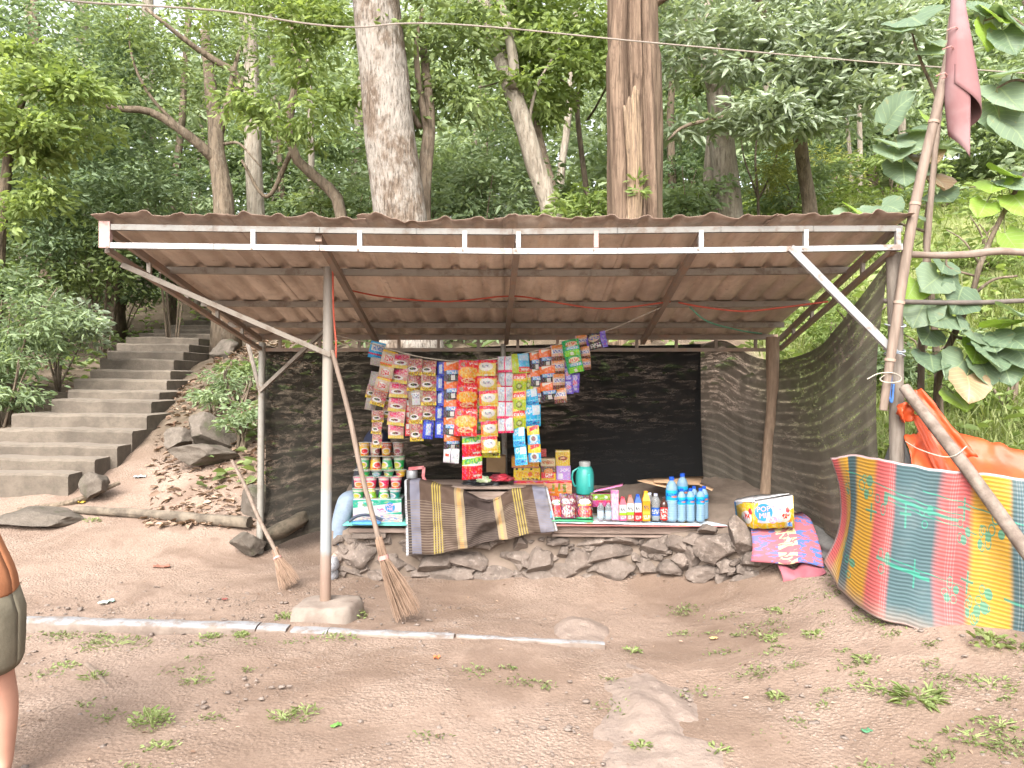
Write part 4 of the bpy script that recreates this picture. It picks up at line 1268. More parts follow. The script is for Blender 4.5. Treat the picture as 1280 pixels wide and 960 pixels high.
M_NETR = net_mat('grey_net', (.040, .034, .026), (.145, .126, .10), .04, .40, 15, False, .22)

def netgrid(top, bot, nu, nv, bulge, seed, fold=.02):
    tp, bp = curve_pts(top, nu), curve_pts(bot, nu)
    k = min(len(tp), len(bp))
    rows = []
    for i in range(nv + 1):
        t = i / nv
        row = []
        for j in range(k):
            p = bp[j].lerp(tp[j], t)
            w1 = mnoise.noise(Vector((j * .21, t * 3, seed))) * fold + mnoise.noise(Vector((j * .06, t * 5, seed + 5))) * fold
            row.append(p + bulge * math.sin(t * math.pi) + Vector((.3 * w1, w1, 0)))
        rows.append(row)
    return MB().grid(rows)
d = 6.70
o = netgrid([P(328, 430, d), P(370, 440, d), P(420, 440, d), P(520, 437, d), P(640, 432, d), P(720, 430, d), P(800, 432, d), P(876, 430, d)],
            [P(330, 690, d - .02), P(370, 672, d), P(420, 660, d), P(520, 650, d), P(640, 640, d), P(720, 630, d), P(800, 622, d), P(880, 615, d)], 84, 30, Vector((0, .05, 0)), 1, .03).build('shade_net', M_NETB, None, angle=180)
tag(o, 'black shade net stretched along the back of the stall', 'net', 'shade nets')
o = netgrid([P(876, 430, 6.72), P(906, 426, 6.7), P(938, 444, 6.6), P(968, 450, 6.5), P(1000, 444, 6.1), P(1025, 432, 5.6), P(1045, 410, 5.15), P(1075, 372, 4.75), P(1112, 322, 4.47)],
            [P(880, 600, 6.75), P(905, 612, 6.7), P(935, 630, 6.5), P(965, 645, 6.2), P(1000, 662, 5.85), P(1025, 675, 5.5), P(1050, 690, 5.1), P(1085, 690, 4.8), P(1116, 690, 4.5)], 88, 34, Vector((-.04, .1, -.03)), 4, .035).build('shade_net', M_NETR, None, angle=180)
tag(o, 'grey brown shade net sagging along the right side of the stall', 'net', 'shade nets')
# crumpled dark hem of the right net on the ground
o = netgrid([P(985, 640, 5.9), P(1010, 652, 5.6), P(1040, 662, 5.25), P(1075, 640, 4.9), P(1118, 545, 4.52), P(1136, 560, 4.5)],
            [P(1000, 668, 5.7), P(1020, 690, 5.3), P(1050, 705, 5.0), P(1085, 700, 4.7), P(1112, 690, 4.5), P(1140, 690, 4.48)], 40, 12, Vector((0, -.08, 0)), 9, .09).build('net_hem', plain('charcoal_cloth', (.06, .058, .055), (.11, .105, .10), 6, .9, .3), None, angle=180)
tag(o, 'crumpled charcoal net hem gathered at the right corner post', 'net')

# ------------------------------------------------------------------ stone platform
WX0, WX1 = -1.42, 1.98
def wall_y(x):
    return 5.96 if x < 1.0 else 5.96 - .42 * min(1, (x - 1.0) / .7) ** 1.3
ter = []
for i in range(26):
    t = i / 25
    row = []
    for j in range(90):
        x = WX0 + (2.42 - WX0) * j / 89
        y0 = wall_y(x) - .012
        if x > 1.95: y0 -= .2 * (x - 1.95)
        if t < .2:
            y, z = y0 + .01 * t, -.02 + .40 * (t / .2)
        else:
            q = (t - .2) / .8
            y, z = y0 + (6.95 - y0) * q, .36 + .34 * q
            if x > 1.5: z += .06 * min(1, (x - 1.5) / .5)
        z += .018 * mnoise.fractal(Vector((x * 3, y * 3, 2)), 1, 2, 4)
        row.append(Vector((x, y, z)))
    ter.append(row)
o = MB().grid(ter).build('earth_terrace', plain('earth', (.19, .148, .118), (.11, .083, .063), 3, .95, .7), None, angle=180)
tag(o, 'earth terrace behind the dry stone wall', 'terrace', kind='structure')

sw = thing('stone_wall', (0, 5.95, 0), 'low dry stone wall of brown field stones under the display', 'wall')
STN = [(447,692,48,27),(444,714,52,16),(474,676,46,20),(430,690,16,30),(495,708,42,30),(552,722,72,19),(585,701,50,23),(621,719,60,22),(640,693,36,31),(675,702,39,26),(669,719,44,18),(652,679,20,18),
       (720,700,36,29),(767,690,60,23),(764,710,58,23),(810,709,34,21),(822,684,41,25),(850,681,24,22),(867,697,21,27),(895,684,43,28),(697,676,28,12),(740,675,38,11),(925,672,30,42),(908,708,24,18),(780,674,44,13),(618,677,34,14),
       (700,715,36,22),(838,708,30,20),(850,699,20,14),(795,697,20,16),(545,703,46,24),(520,688,36,22),(480,722,36,18),(560,682,40,18),(600,680,26,14),(870,674,30,14),(655,702,12,16),(703,690,14,16),(738,722,30,12),(790,722,34,12),(880,716,34,16),(940,700,24,22),(935,722,40,14),(525,715,26,14),(885,662,24,10)]
rs = random.Random(5)
for i, (px, py, w, h) in enumerate(STN):
    x = (px - 640) / F * 5.95
    dd = wall_y(x) + .01 + rs.uniform(-.02, .03)
    p = P(px, py, dd)
    k = dd / F
    rock('stone', p, (w * k * .64, .10 + rs.uniform(-.02, .03), h * k * .66), i, M_STONE, (rs.uniform(-.2, .2), rs.uniform(-.22, .22), rs.uniform(-.35, .35)), sw)
fill = []
for k_ in range(130):                                       # small chinking stones between them
    px = rs.uniform(420, 935); py = rs.uniform(672, 724)
    x = (px - 640) / F * 5.95
    dd = wall_y(x) + .01
    p = P(px, py, dd)
    s_ = rs.uniform(.02, .05)
    rock('stone', p, (s_ * 1.4, .06, s_), k_ + 3, M_STONE, (rs.uniform(-.3, .3), rs.uniform(-.6, .6), rs.uniform(-1, 1)), sw)
# wooden display deck
M_PLANK = plain('grey_plank', (0.247, 0.188, 0.158), (0.158, 0.116, 0.094), 4, .9, .4, stretch=(1, 8, 8))
dk = thing('display_deck', (0, 6.1, .3), 'low wooden deck of grey planks that carries the goods', 'platform')
def plank(px0, px1, py0, py1, d, dep, mat=M_PLANK, name='plank', tilt=0):
    a, c_ = P(px0, py1, d), P(px1, py0, d)
    mb = MB().box(((a.x + c_.x) / 2, d + dep / 2, (a.z + c_.z) / 2), (c_.x - a.x, dep, c_.z - a.z), Matrix.Rotation(tilt, 3, 'Y'))
    return mb.build(name, mat, dk, smooth=False, bevel=.004)
plank(692, 890, 659.5, 667.5, 5.86, .14, tilt=.006)
plank(690, 888, 668.3, 672, 5.88, .16, tilt=.012)
plank(694, 740, 653, 659, 5.855, .10)
plank(436, 520, 660.5, 666, 5.88, .16)
plank(440, 480, 667, 673.5, 5.87, .13, M_STONE, 'brick')
plank(459, 482, 667, 672.5, 5.865, .12, M_STONE, 'brick')
plank(505, 700, 662, 668, 5.9, .14)
for k_ in range(4):
    plank(425 + k_ * 2, 893 - k_ * 8, 653.5 - k_ * .2, 657 - k_ * .2, 6.02 + k_ * .16, .15)
def sheet(pts4, mat, name, th):
    a, b_, c_, e = [Vector(p) for p in pts4]
    rows = []
    for i in range(7):
        t = i / 6
        row = []
        for j in range(13):
            s = j / 12
            p = a.lerp(b_, s).lerp(e.lerp(c_, s), t)
            row.append(p + Vector((0, 0, .004 * mnoise.noise(Vector((s * 5, t * 3, th * 900))))))
        rows.append(row)
    return MB().grid(rows).build(name, mat, dk, thick=th, angle=180)
zt = .437
b = NB('printed_sheet', .35, .5)
v = b.coord('Object')
c = b.ramp(b.noise(v, 5, 3, .6), [(.0, (.10, .22, .45)), (.38, (.42, .60, .75)), (.5, (.75, .78, .8)), (.58, (.62, .75, .85)), (.64, (.72, .5, .2)), (.68, (.7, .75, .8))])
b.color(c)
sheet([P(690, 653, 5.8), (1.63, 5.80, .43), (1.52, 6.45, .455), (.2, 6.45, .455)], b.m, 'display_board', .004)
sheet([P(685, 657, 5.795), (1.642, 5.79, .424), (1.54, 6.46, .448), (.2, 6.46, .448)], plain('red_brown_board', (.28, .10, .09), (.2, .08, .07), 8, .7), 'backing_board', .006)
sheet([P(428, 656.5, 5.83), P(508, 656.5, 5.83), (-.75, 6.35, .45), (-1.25, 6.35, .45)], plain('teal_board', (.12, .42, .36), (.10, .34, .30), 8, .5), 'display_board', .008)
sheet([P(690, 651, 5.79), P(742, 652, 5.79), (.64, 6.2, .452), (.2, 6.2, .452)], plain('green_mat', (.05, .25, .12), None, 8, .6), 'green_mat', .008)
# bark-stripped log behind the front post at the rear net
lg = MB().tube(curve_pts([P(335, 668, 6.85 - .35), P(365, 655, 6.6), P(397, 634, 7.0)], 8), [.055, .07, .06, .066, .05], 18, wob=.35).build('log', plain('log_wood', (.12, .095, .068), (.045, .038, .026), 9, .95, .9), None)
tag(lg, 'short mossy log lying at the foot of the rear net', 'log', 'logs on the ground')
lp = curve_pts([P(95, 637, 7.35), P(150, 640, 7.25), P(210, 645, 7.15), P(312, 653, 6.95)], 14)
lg = MB().tube([Vector((p.x, p.y, max(p.z, H(p.x, p.y) + .02))) for p in lp], [.035, .042, .038, .046, .043, .05, .048, .052], 16, wob=.3).build('log', plain('pale_log_wood', (.165, .135, .102), (.075, .06, .046), 8, .95, .9), None)
tag(lg, 'long thin pale log lying across the dirt below the steps', 'log', 'logs on the ground')

# ------------------------------------------------------------------ kerb strip
b = NB('kerb_concrete', .9, .25)
v = b.n('ShaderNodeNewGeometry').outputs['Position']
f = b.noise(v, 7, 6, .7)
nrm = b.n('ShaderNodeSeparateXYZ'); b.t.links.new(b.n('ShaderNodeNewGeometry').outputs['Normal'], nrm.inputs[0])
c = b.mix(b.smooth(f, .35, .65), (.19, .152, .125), (.13, .10, .082))
top = b.math('MULTIPLY', b.smooth(nrm.outputs[2], .45, .8), b.smooth(b.noise(v, 11, 6, .75), .66, .42))
c = b.mix(b.math('MULTIPLY', top, .8), c, (.24, .25, .265))          # worn whitewash on the upper face
b.color(c)
b.bump(b.noise(v, 50, 5, .7), .5, .01)
M_KERB = b.m
ks = thing('kerb_strip', P(200, 785, 4.75), 'white topped concrete kerb strip half sunk in the dirt', 'kerb')
def kerb_piece(p0, p1, w, h0, h1, seed):
    rows = []
    k = max(6, int((p1 - p0).length / .05))
    prof = [(-.5, -.05), (-.52, .5), (-.46, .85), (-.3, 1.0), (.3, 1.0), (.46, .9), (.52, .5), (.5, -.05)]
    for i in range(k + 1):
        t = i / k
        p = p0.lerp(p1, t)
        h = h0 + (h1 - h0) * t
        row = []
        for a, z in prof:
            n_ = mnoise.fractal(Vector((p.x * 5, a * 3, seed)), 1, 2, 4)
            row.append(Vector((p.x + .01 * n_, p.y + a * w * (1 + .05 * n_), (h + .03) * z - .03 + .007 * n_)))
        rows.append(row)
    mb = MB().grid(rows)
    m = len(prof)
    mb.add(rows[0], [tuple(range(m))]); mb.add(rows[-1], [tuple(reversed(range(m)))])
    mb.build('kerb_stone', M_KERB, ks, angle=45)
kd = lambda px, d: Vector(((px - 640) / F * d, d, 0))
kerb_piece(kd(-60, 4.72), kd(323, 4.66), .13, .075, .045, 1)
kerb_piece(kd(324, 4.655), kd(360, 4.64), .12, .042, .035, 2)
kerb_piece(kd(366, 4.63), kd(409.5, 4.60), .11, .03, .03, 3)
kerb_piece(kd(411, 4.60), kd(568, 4.53), .085, .035, .022, 4)
kerb_piece(kd(570, 4.53), kd(755, 4.45), .06, .022, .003, 5)

# ------------------------------------------------------------------ hanging strips of sachets
W_ = (.78, .76, .72)
K_ = (.03, .025, .025)
RED = (.62, .03, .04); PINK = (.70, .06, .16); ORG = (.75, .22, .04); YEL = (.75, .52, .06); BLU = (.05, .20, .55); CYA = (.04, .38, .66); LIM = (.38, .55, .07)
GRN = (.05, .33, .13); BRN = (.20, .08, .045); PUR = (.18, .12, .48); CRM = (.72, .62, .48); LGY = (.60, .60, .60)
PR = {
 'blue_white': printed('print_blue_white', (.10, .42, .75), [('rect', .1, .45, .95, .9, W_), ('scrib', .2, .5, .9, .85, BLU), ('rect', 0, .2, 1, .3, (.55, .05, .12))]),
 'cream': printed('print_cream', (.62, .50, .40), [('rect', 0, .86, 1, 1, YEL), ('ell', .5, .45, .32, .26, W_), ('scrib', .2, .25, .8, .62, RED), ('rect', 0, 0, 1, .1, ORG)]),
 'coffee': printed('print_coffee', (.40, .26, .20), [('rect', 0, .0, 1, .2, (.78, .62, .18)), ('scrib', .1, .02, .9, .18, BRN), ('ell', .42, .36, .34, .16, W_), ('ell', .42, .39, .22, .08, K_), ('scrib', .08, .62, .95, .95, (.30, .03, .06)), ('rect', .7, .4, 1, .6, (.45, .1, .12))]),
 'coffee_pink': printed('print_coffee_pink', (.56, .34, .32), [('rect', 0, .0, 1, .22, (.75, .60, .25)), ('ell', .45, .36, .36, .15, W_), ('ell', .45, .38, .22, .08, (.12, .03, .03)), ('scrib', .1, .58, .95, .95, (.50, .03, .12)), ('ell', .35, .72, .2, .14, (.55, .05, .14))]),
 'phone_white': printed('print_white_card', (.34, .26, .20), [('rect', .25, .12, .8, .85, (.68, .68, .70)), ('scrib', .3, .5, .75, .8, (.2, .2, .25))]),
 'red_thin': printed('print_red_thin', (.62, .05, .07), [('rect', .2, .55, .8, .95, W_), ('scrib', .2, .15, .8, .45, W_)]),
 'blue_stick': printed('print_blue_stick', (.03, .06, .45), [('rect', .25, .2, .75, .8, (.35, .5, .8)), ('scrib', .25, .2, .75, .8, W_), ('rect', 0, .9, 1, 1, (.02, .03, .2))]),
 'orange_black': printed('print_orange_black', (.06, .045, .045), [('rect', 0, .52, 1, 1, ORG), ('diag', .15, .75, .95, .98, (.80, .70, .62), -.25), ('rect', .15, .34, .95, .54, (.12, .30, .62)), ('scrib', .2, .36, .9, .52, W_), ('rect', .42, .04, .68, .28, W_), ('rect', 0, .96, 1, 1, (.4, .15, .05))]),
 'red_snack': printed('print_red_snack', (.66, .02, .05), [('ell', .5, .52, .5, .24, (.80, .38, .08)), ('scrib', .1, .4, .9, .72, (.75, .55, .25), 1.2), ('ell', .5, .22, .36, .10, (.78, .55, .35)), ('scrib', .2, .16, .8, .28, (.55, .02, .04)), ('ell', .2, .84, .1, .08, (.35, .2, .15)), ('scrib', .5, .84, .95, .92, W_)]),
 'red_green': printed('print_red_green', (.70, .02, .08), [('rect', 0, .58, 1, .95, W_), ('diag', .0, .62, 1, .84, LIM, -.12), ('scrib', .1, .66, .9, .88, GRN), ('scrib', .55, .1, .95, .2, W_), ('rect', .49, 0, .51, .58, (.5, .01, .05))]),
 'cheese': printed('print_cheese', (.76, .60, .25), [('rect', 0, .8, 1, 1, (.68, .05, .10)), ('ell', .5, .56, .38, .27, W_), ('scrib', .3, .48, .7, .66, (.25, .25, .3)), ('rect', .42, 0, .6, .12, W_), ('rect', 0, .12, 1, .2, (.72, .45, .10)), ('rect', 0, .2, .12, .8, ORG)]),
 'white_pair': printed('print_white_pair', (.70, .72, .74), [('rect', 0, 0, 1, .14, PINK), ('rect', .46, .14, .54, 1, PINK), ('rect', 0, .14, .08, 1, (.75, .55, .5)), ('rect', .92, .14, 1, 1, (.75, .55, .5)), ('scrib', .12, .3, .42, .9, (.45, .5, .58), .8), ('scrib', .58, .3, .9, .9, (.45, .5, .58), .8)]),
 'white_bag': printed('print_white_bag', (.74, .74, .75), [('rect', .47, 0, .53, 1, (.12, .1, .12)), ('rect', .12, .45, .4, .62, RED), ('scrib', .58, .3, .95, .8, (.45, .45, .5)), ('rect', 0, .95, 1, 1, (.25, .2, .2)), ('rect', 0, 0, 1, .05, (.25, .2, .2))]),
 'lime': printed('print_lime', (.45, .55, .10), [('rect', 0, .55, 1, 1, (.78, .55, .08)), ('diag', .05, .62, .95, .86, (.65, .04, .05), -.12), ('scrib', .1, .66, .9, .80, W_), ('ell', .5, .28, .24, .18, (.22, .22, .08)), ('ell', .5, .30, .14, .10, (.50, .56, .25))]),
 'lime_blue': printed('print_lime_blue', (.48, .56, .12), [('rect', .35, .3, 1, 1, (.20, .52, .75)), ('rect', .4, .62, .95, .95, (.55, .7, .82)), ('rect', .35, .05, 1, .3, (.72, .10, .08)), ('scrib', .4, .1, .95, .25, W_)]),
 'cyan': printed('print_cyan', (.04, .42, .68), [('rect', .5, .55, .95, 1, (.65, .72, .76)), ('scrib', .1, .06, .9, .28, (.02, .12, .35)), ('rect', .0, .3, 1, .36, (.3, .6, .78)), ('scrib', .05, .6, .45, .9, (.7, .78, .82))]),
 'yellow_blue': printed('print_yellow_blue', (.10, .38, .65), [('rect', 0, .5, 1, 1, (.78, .58, .14)), ('diag', .2, .64, .95, .86, (.65, .05, .05), -.2), ('ell', .5, .3, .34, .22, (.60, .66, .70)), ('ell', .5, .3, .2, .13, (.25, .15, .12)), ('scrib', .1, 0, .9, .1, W_)]),
 'choco': printed('print_choco', (.62, .40, .30), [('rect', 0, 0, 1, .26, (.14, .055, .035)), ('rect', .05, .44, .95, .7, W_), ('scrib', .1, .46, .92, .68, (.08, .1, .35)), ('diag', .1, .75, .9, .95, (.70, .28, .12), -.15)]),
 'green_snack': printed('print_green_snack', (.06, .36, .13), [('rect', .1, .0, .95, .34, (.30, .62, .06)), ('ell', .55, .72, .34, .18, (.70, .62, .45)), ('scrib', .2, .62, .9, .82, (.6, .12, .05)), ('rect', .2, .38, .95, .55, (.20, .45, .62)), ('scrib', .25, .4, .9, .54, W_), ('rect', .42, .05, .62, .22, W_)]),
 'purple': printed('print_purple', (.14, .09, .46), [('rect', .3, .1, .75, .9, (.25, .2, .6)), ('ell', .5, .5, .3, .14, (.65, .05, .14)), ('scrib', .2, .1, .8, .9, (.6, .58, .7))]),
 'purple_choco': printed('print_purple_choco', (.05, .035, .04), [('rect', .75, 0, 1, 1, PUR), ('rect', .0, .0, .1, 1, PUR), ('ell', .42, .68, .3, .22, (.6, .48, .38)), ('scrib', .15, .1, .7, .35, W_), ('scrib', .15, .6, .7, .76, (.1, .12, .4))]),
 'yellow_pack': printed('print_yellow_pack', (.62, .58, .10), [('rect', 0, .1, 1, .3, (.50, .48, .08)), ('scrib', .6, .12, .95, .3, K_)]),
 'grey_pack': printed('print_grey_pack', (.46, .40, .36), [('scrib', .1, .1, .9, .9, (.4, .38, .36))]),
}
_sach = {}
def sachet_mesh(kind, w, h):
    key = (kind, round(w, 3), round(h, 3))
    if key in _sach: return _sach[key]
    mb = MB()
    nu, nv = 6, 6
    for side in (-1, 1):
        rows = []
        for i in range(nv + 1):
            t = i / nv
            row = []
            for j in range(nu + 1):
                s = j / nu
                e = (math.sin(math.pi * min(1, max(0, (s - .05) / .9))) * math.sin(math.pi * min(1, max(0, (t - .08) / .84)))) ** .6 if 0.05 < s < .95 and .08 < t < .92 else 0
                dz = side * (.0012 + e * w * .15) + .12 * w * mnoise.noise(Vector((s * 3, t * 3, len(_sach)))) * .35
                row.append(Vector(((s - .5) * w * (1 - .06 * e), dz, -h + t * h)))
            rows.append(row if side < 0 else row[::-1])
        mb.grid(rows)
        if side > 0:
            m = (nu + 1) * (nv + 1)
            mb.uv[-m:] = [(1 - u_, v_) for u_, v_ in mb.uv[-m:]]
    me = mb.mesh('sachet')
    me.materials.append(PR[kind])
    me.polygons.foreach_set('use_smooth', [True] * len(me.polygons))
    _sach[key] = me
    return me

SG_ = 'strips of sachets hanging from the line'
def zz(x, y):          # coordinates measured on the 3.556x enlargement of the hanging goods
    return 420 + x / 3.556, 400 + y / 3.556
def strip(label, top, bot, specs, d, tilt=None):
    """specs: list of (kind, width, height) in enlargement pixels, from the top down along the line top > bot"""
    a, c_ = P(*zz(*top), d), P(*zz(*bot), d)
    root = thing('sachet_strip', a, label, 'sachets', SG_)
    k = d / F / 3.556
    dr = (c_ - a).normalized()
    ang = math.atan2(dr.x, -dr.z)
    p = a.copy()
    g = random.Random(hash(label) % 1000 if False else len(label) * 7 + int(top[0]))
    for kind, w, h in specs:
        o = link('sachet', sachet_mesh(kind, w * k * 1.1, h * k * 1.06), root)
        o.location = p - a + Vector((g.uniform(-.002, .002), g.uniform(-.006, .006), 0))
        o.rotation_euler = (g.uniform(-.20, .20), -ang + g.uniform(-.06, .06), g.uniform(-.38, .38))
        p = p + dr * (h * k)
    return root
D1, D2 = 5.70, 5.735
strip('single blue and white packet at the left end of the line', (190, 98), (172, 200), [('blue_white', 60, 70), ('grey_pack', 45, 34)], D1)
strip('slanting strip of cream sachets with red letters, leftmost on the line', (243, 138), (176, 405), [('cream', 62, 62), ('cream', 62, 62), ('cream', 60, 60), ('coffee', 58, 62)], D1 - .02)
strip('short coffee strip hanging below the slanting cream one', (186, 402), (182, 570), [('coffee', 48, 50), ('coffee', 44, 52), ('coffee', 40, 60)], D1)
strip('pale strip almost hidden behind the slanting cream sachets', (178, 230), (150, 400), [('grey_pack', 42, 60), ('coffee', 46, 56), ('grey_pack', 44, 54)], D2)
strip('long strip of pinkish coffee sachets second from the left', (290, 152), (262, 520), [('coffee_pink', 72, 62), ('coffee_pink', 74, 64), ('coffee_pink', 74, 64), ('coffee_pink', 72, 64), ('coffee_pink', 70, 60), ('coffee_pink', 62, 58)], D1)
strip('narrow red and white strip beside the pinkish coffee sachets', (322, 300), (318, 512), [('red_thin', 24, 54), ('red_thin', 24, 54), ('red_thin', 24, 52), ('red_thin', 22, 52)], D2)
strip('coffee strip with a white card hooked on its middle', (350, 172), (358, 540), [('coffee', 64, 70), ('coffee', 64, 70), ('phone_white', 60, 70), ('coffee', 56, 74), ('coffee', 54, 78)], D1)
strip('coffee strip with black cups next to the blue sticks', (415, 180), (412, 442), [('coffee', 62, 64), ('coffee', 62, 66), ('coffee', 62, 66), ('coffee', 60, 66)], D1)
strip('narrow strip of dark blue stick sachets', (466, 185), (457, 520), [('blue_stick', 30, 62), ('blue_stick', 30, 66), ('blue_stick', 32, 66), ('blue_stick', 34, 68), ('blue_stick', 36, 72)], D1 + .01)
strip('short pair of dark blue sticks at the foot of the blue strip', (414, 444), (412, 524), [('blue_stick', 42, 80)], D1)
strip('long orange black strip ending in a white twin packet', (515, 185), (515, 635), [('orange_black', 64, 82), ('orange_black', 64, 80), ('orange_black', 64, 80), ('orange_black', 64, 80), ('orange_black', 66, 62), ('white_bag', 66, 64)], D1)
strip('wide strip of red noodle snack packs', (590, 180), (572, 508), [('red_snack', 84, 108), ('red_snack', 86, 108), ('red_snack', 92, 114)], D1 - .03)
strip('red packs with a green band below the noodle snacks', (603, 508), (607, 702), [('red_green', 78, 94), ('red_green', 84, 102)], D1 - .01)
strip('strip of yellow sachets with white discs and red tops', (670, 178), (683, 585), [('cheese', 78, 68), ('cheese', 78, 68), ('cheese', 76, 68), ('cheese', 72, 68), ('cheese', 70, 68), ('cheese', 66, 68)], D1 - .01)
strip('yellow green pack dangling behind the white disc sachets', (690, 540), (692, 610), [('yellow_pack', 74, 68)], D2 + .02)
strip('orange strip half hidden behind the white disc sachets', (712, 180), (716, 430), [('red_snack', 44, 82), ('red_snack', 44, 82), ('red_snack', 44, 82)], D2)
strip('green and yellow strip peeping out beside the red snack packs', (632, 330), (634, 490), [('lime', 40, 78), ('green_snack', 40, 78)], D2 + .01)
strip('strip of white twin sachets with pink bars', (752, 162), (754, 498), [('white_pair', 62, 68), ('white_pair', 64, 68), ('white_pair', 64, 68), ('white_pair', 64, 68), ('white_pair', 64, 64)], D1)
strip('lime and yellow strip that turns bright blue at its foot', (818, 150), (812, 478), [('lime_blue', 72, 82), ('lime', 58, 82), ('lime', 56, 82), ('lime', 56, 82)], D1)
strip('pair of bright blue sachets below the lime strip', (812, 478), (826, 640), [('cyan', 50, 80), ('cyan', 52, 82)], D1)
strip('two lime sachets right of the lime and yellow strip', (852, 225), (852, 312), [('lime', 40, 86)], D2)
strip('broad bright blue pack right of the lime strip', (864, 308), (880, 470), [('cyan', 52, 70), ('cyan', 70, 92)], D1)
strip('pair of yellow and blue sachets hanging lowest on the right', (874, 470), (886, 630), [('yellow_blue', 50, 78), ('yellow_blue', 52, 80)], D1)
strip('narrow orange black strip right of the lime strip', (888, 140), (895, 365), [('orange_black', 50, 76), ('orange_black', 50, 74), ('orange_black', 50, 74)], D2)
strip('wide orange black strip of three right of the lime strip', (934, 128), (944, 355), [('orange_black', 62, 74), ('orange_black', 64, 74), ('orange_black', 66, 76)], D1)
strip('strip of brown and white chocolate sachets right of the orange black ones', (982, 112), (998, 368), [('choco', 56, 64), ('choco', 54, 64), ('choco', 54, 64), ('choco', 52, 62)], D1)
strip('pair of green snack packs near the right end of the line', (1040, 88), (1062, 232), [('green_snack', 70, 70), ('green_snack', 66, 74)], D1 - .02)
strip('purple strip behind the green snack packs', (1022, 150), (1036, 325), [('purple', 34, 60), ('purple', 34, 58), ('purple', 36, 58)], D2)
strip('short purple strip hanging below the green packs', (1064, 235), (1062, 318), [('purple', 38, 82)], D2)
strip('tilted brown and white strip right of the green packs', (1090, 68), (1116, 225), [('choco', 52, 52), ('choco', 48, 52), ('choco', 46, 50)], D1)
strip('half hidden coffee strip between the cream and pinkish ones', (262, 190), (232, 430), [('coffee', 56, 62), ('coffee_pink', 56, 62), ('coffee', 54, 60), ('coffee', 52, 60)], D2 + .01)
strip('half hidden brown strip between the two coffee strips', (385, 190), (384, 400), [('choco', 56, 68), ('coffee', 56, 68), ('choco', 54, 68)], D2 + .015)
strip('dark strip half hidden left of the orange black one', (488, 200), (486, 440), [('coffee', 44, 78), ('orange_black', 44, 78), ('coffee', 44, 78)], D2 + .02)
strip('red strip half hidden between noodle snacks and white discs', (634, 185), (640, 330), [('red_snack', 50, 72), ('red_green', 50, 74)], D2 + .02)
strip('yellow strip half hidden behind the white twin sachets', (786, 165), (786, 400), [('lime', 44, 76), ('cheese', 44, 76), ('lime', 44, 76)], D2 + .02)
strip('blue strip half hidden behind the wide orange black one', (912, 160), (916, 330), [('blue_white', 44, 84), ('orange_black', 44, 84)], D2 + .02)
strip('dark chocolate bar with purple end at the far right of the line', (1150, 58), (1165, 125), [('purple_choco', 84, 68)], D1)

# ------------------------------------------------------------------ goods on the deck
PB = 'print_box_'
def carton(name, label, px0, px1, py0, py1, d, dep, mat, cat='box', group=None, rotz=0, extra=None):
    a, c_ = P(px0, py1, d), P(px1, py0, d)
    w, h = c_.x - a.x, c_.z - a.z
    ctr = Vector(((a.x + c_.x) / 2, d + dep / 2, a.z))
    t = thing(name, ctr, label, cat, group)
    t.rotation_euler = (0, 0, 0)
    mb = MB().box(ctr + Vector((0, 0, h / 2)), (w, dep, h))
    o = mb.build('body', mat, t, smooth=False, bevel=.003)
    lid = MB().box(ctr + Vector((0, 0, h + .0012)), (w * .985, dep * .985, .003)).build('top_flap', mat, t, smooth=False)
    if rotz: t.rotation_euler = (0, 0, rotz)
    return t, w, h
GBX = 'boxes of goods on the deck'
M_LPINK = plain('pale_pink_print', (.66, .48, .46), (.45, .42, .50), 14, .5)
carton('flat_box', 'flat pale pink box under the green noodle carton', 441, 503, 643.5, 654, 5.92, .30, printed('print_box_pink', (.60, .46, .45), [('scrib', .2, .1, 1, .9, (.25, .30, .48), .5), ('scrib', .0, .0, 1, 1, (.66, .62, .60), .9)]), group=GBX)
t, w, h = carton('noodle_carton', 'green and white noodle carton with a round blue emblem, left end', 441, 502, 624, 643.2, 5.93, .28,
    printed('print_box_green', (.10, .42, .30), [('diag', .0, -.2, 1, .42, (.70, .70, .74), -.38), ('scrib', .1, .45, .42, .85, (.78, .82, .78), .6), ('scrib', .5, .15, .68, .4, (.70, .2, .3), 1.2), ('rect', 0, .94, 1, 1, (.5, .62, .55))]), group=GBX)
LET_P = plain('pink_lettering', (.66, .30, .38), None, 5, .5)
LET_R = plain('red_lettering', (.60, .05, .09), None, 5, .5)
LET_B = plain('blue_lettering', (.05, .20, .60), None, 5, .5)
LET_W = plain('white_lettering', W_, (0.680, 0.660, 0.620), 5, .5)
EMB = plain('blue_emblem', (.015, .14, .42), (.02, .16, .46), 10, .45)
def disc(parent, c, r, rot, mat, name='emblem', th=.0012, sy=1.0):
    mb = MB().lathe([(r, -th / 2), (r, th / 2)], (0, 0, 0), 28, 1, sy)
    me = mb.mesh(name); me.materials.append(mat)
    o = link(name, me, parent)
    o.location = Vector(c) - wloc(parent); o.rotation_euler = rot
    return o
c_ = P(487.5, 634.2, 5.926)
em = disc(t, c_, .037, (R(90), 0, 0), EMB)
text_mesh('lettering', 'POP', .032, LET_P, em, wloc(em) + Vector((0, 0, .0)), (0, 0, 0)).location = (0, .014, .0012)
text_mesh('lettering', 'MIE', .032, LET_P, em, wloc(em), (0, 0, 0)).location = (0, -.014, .0012)

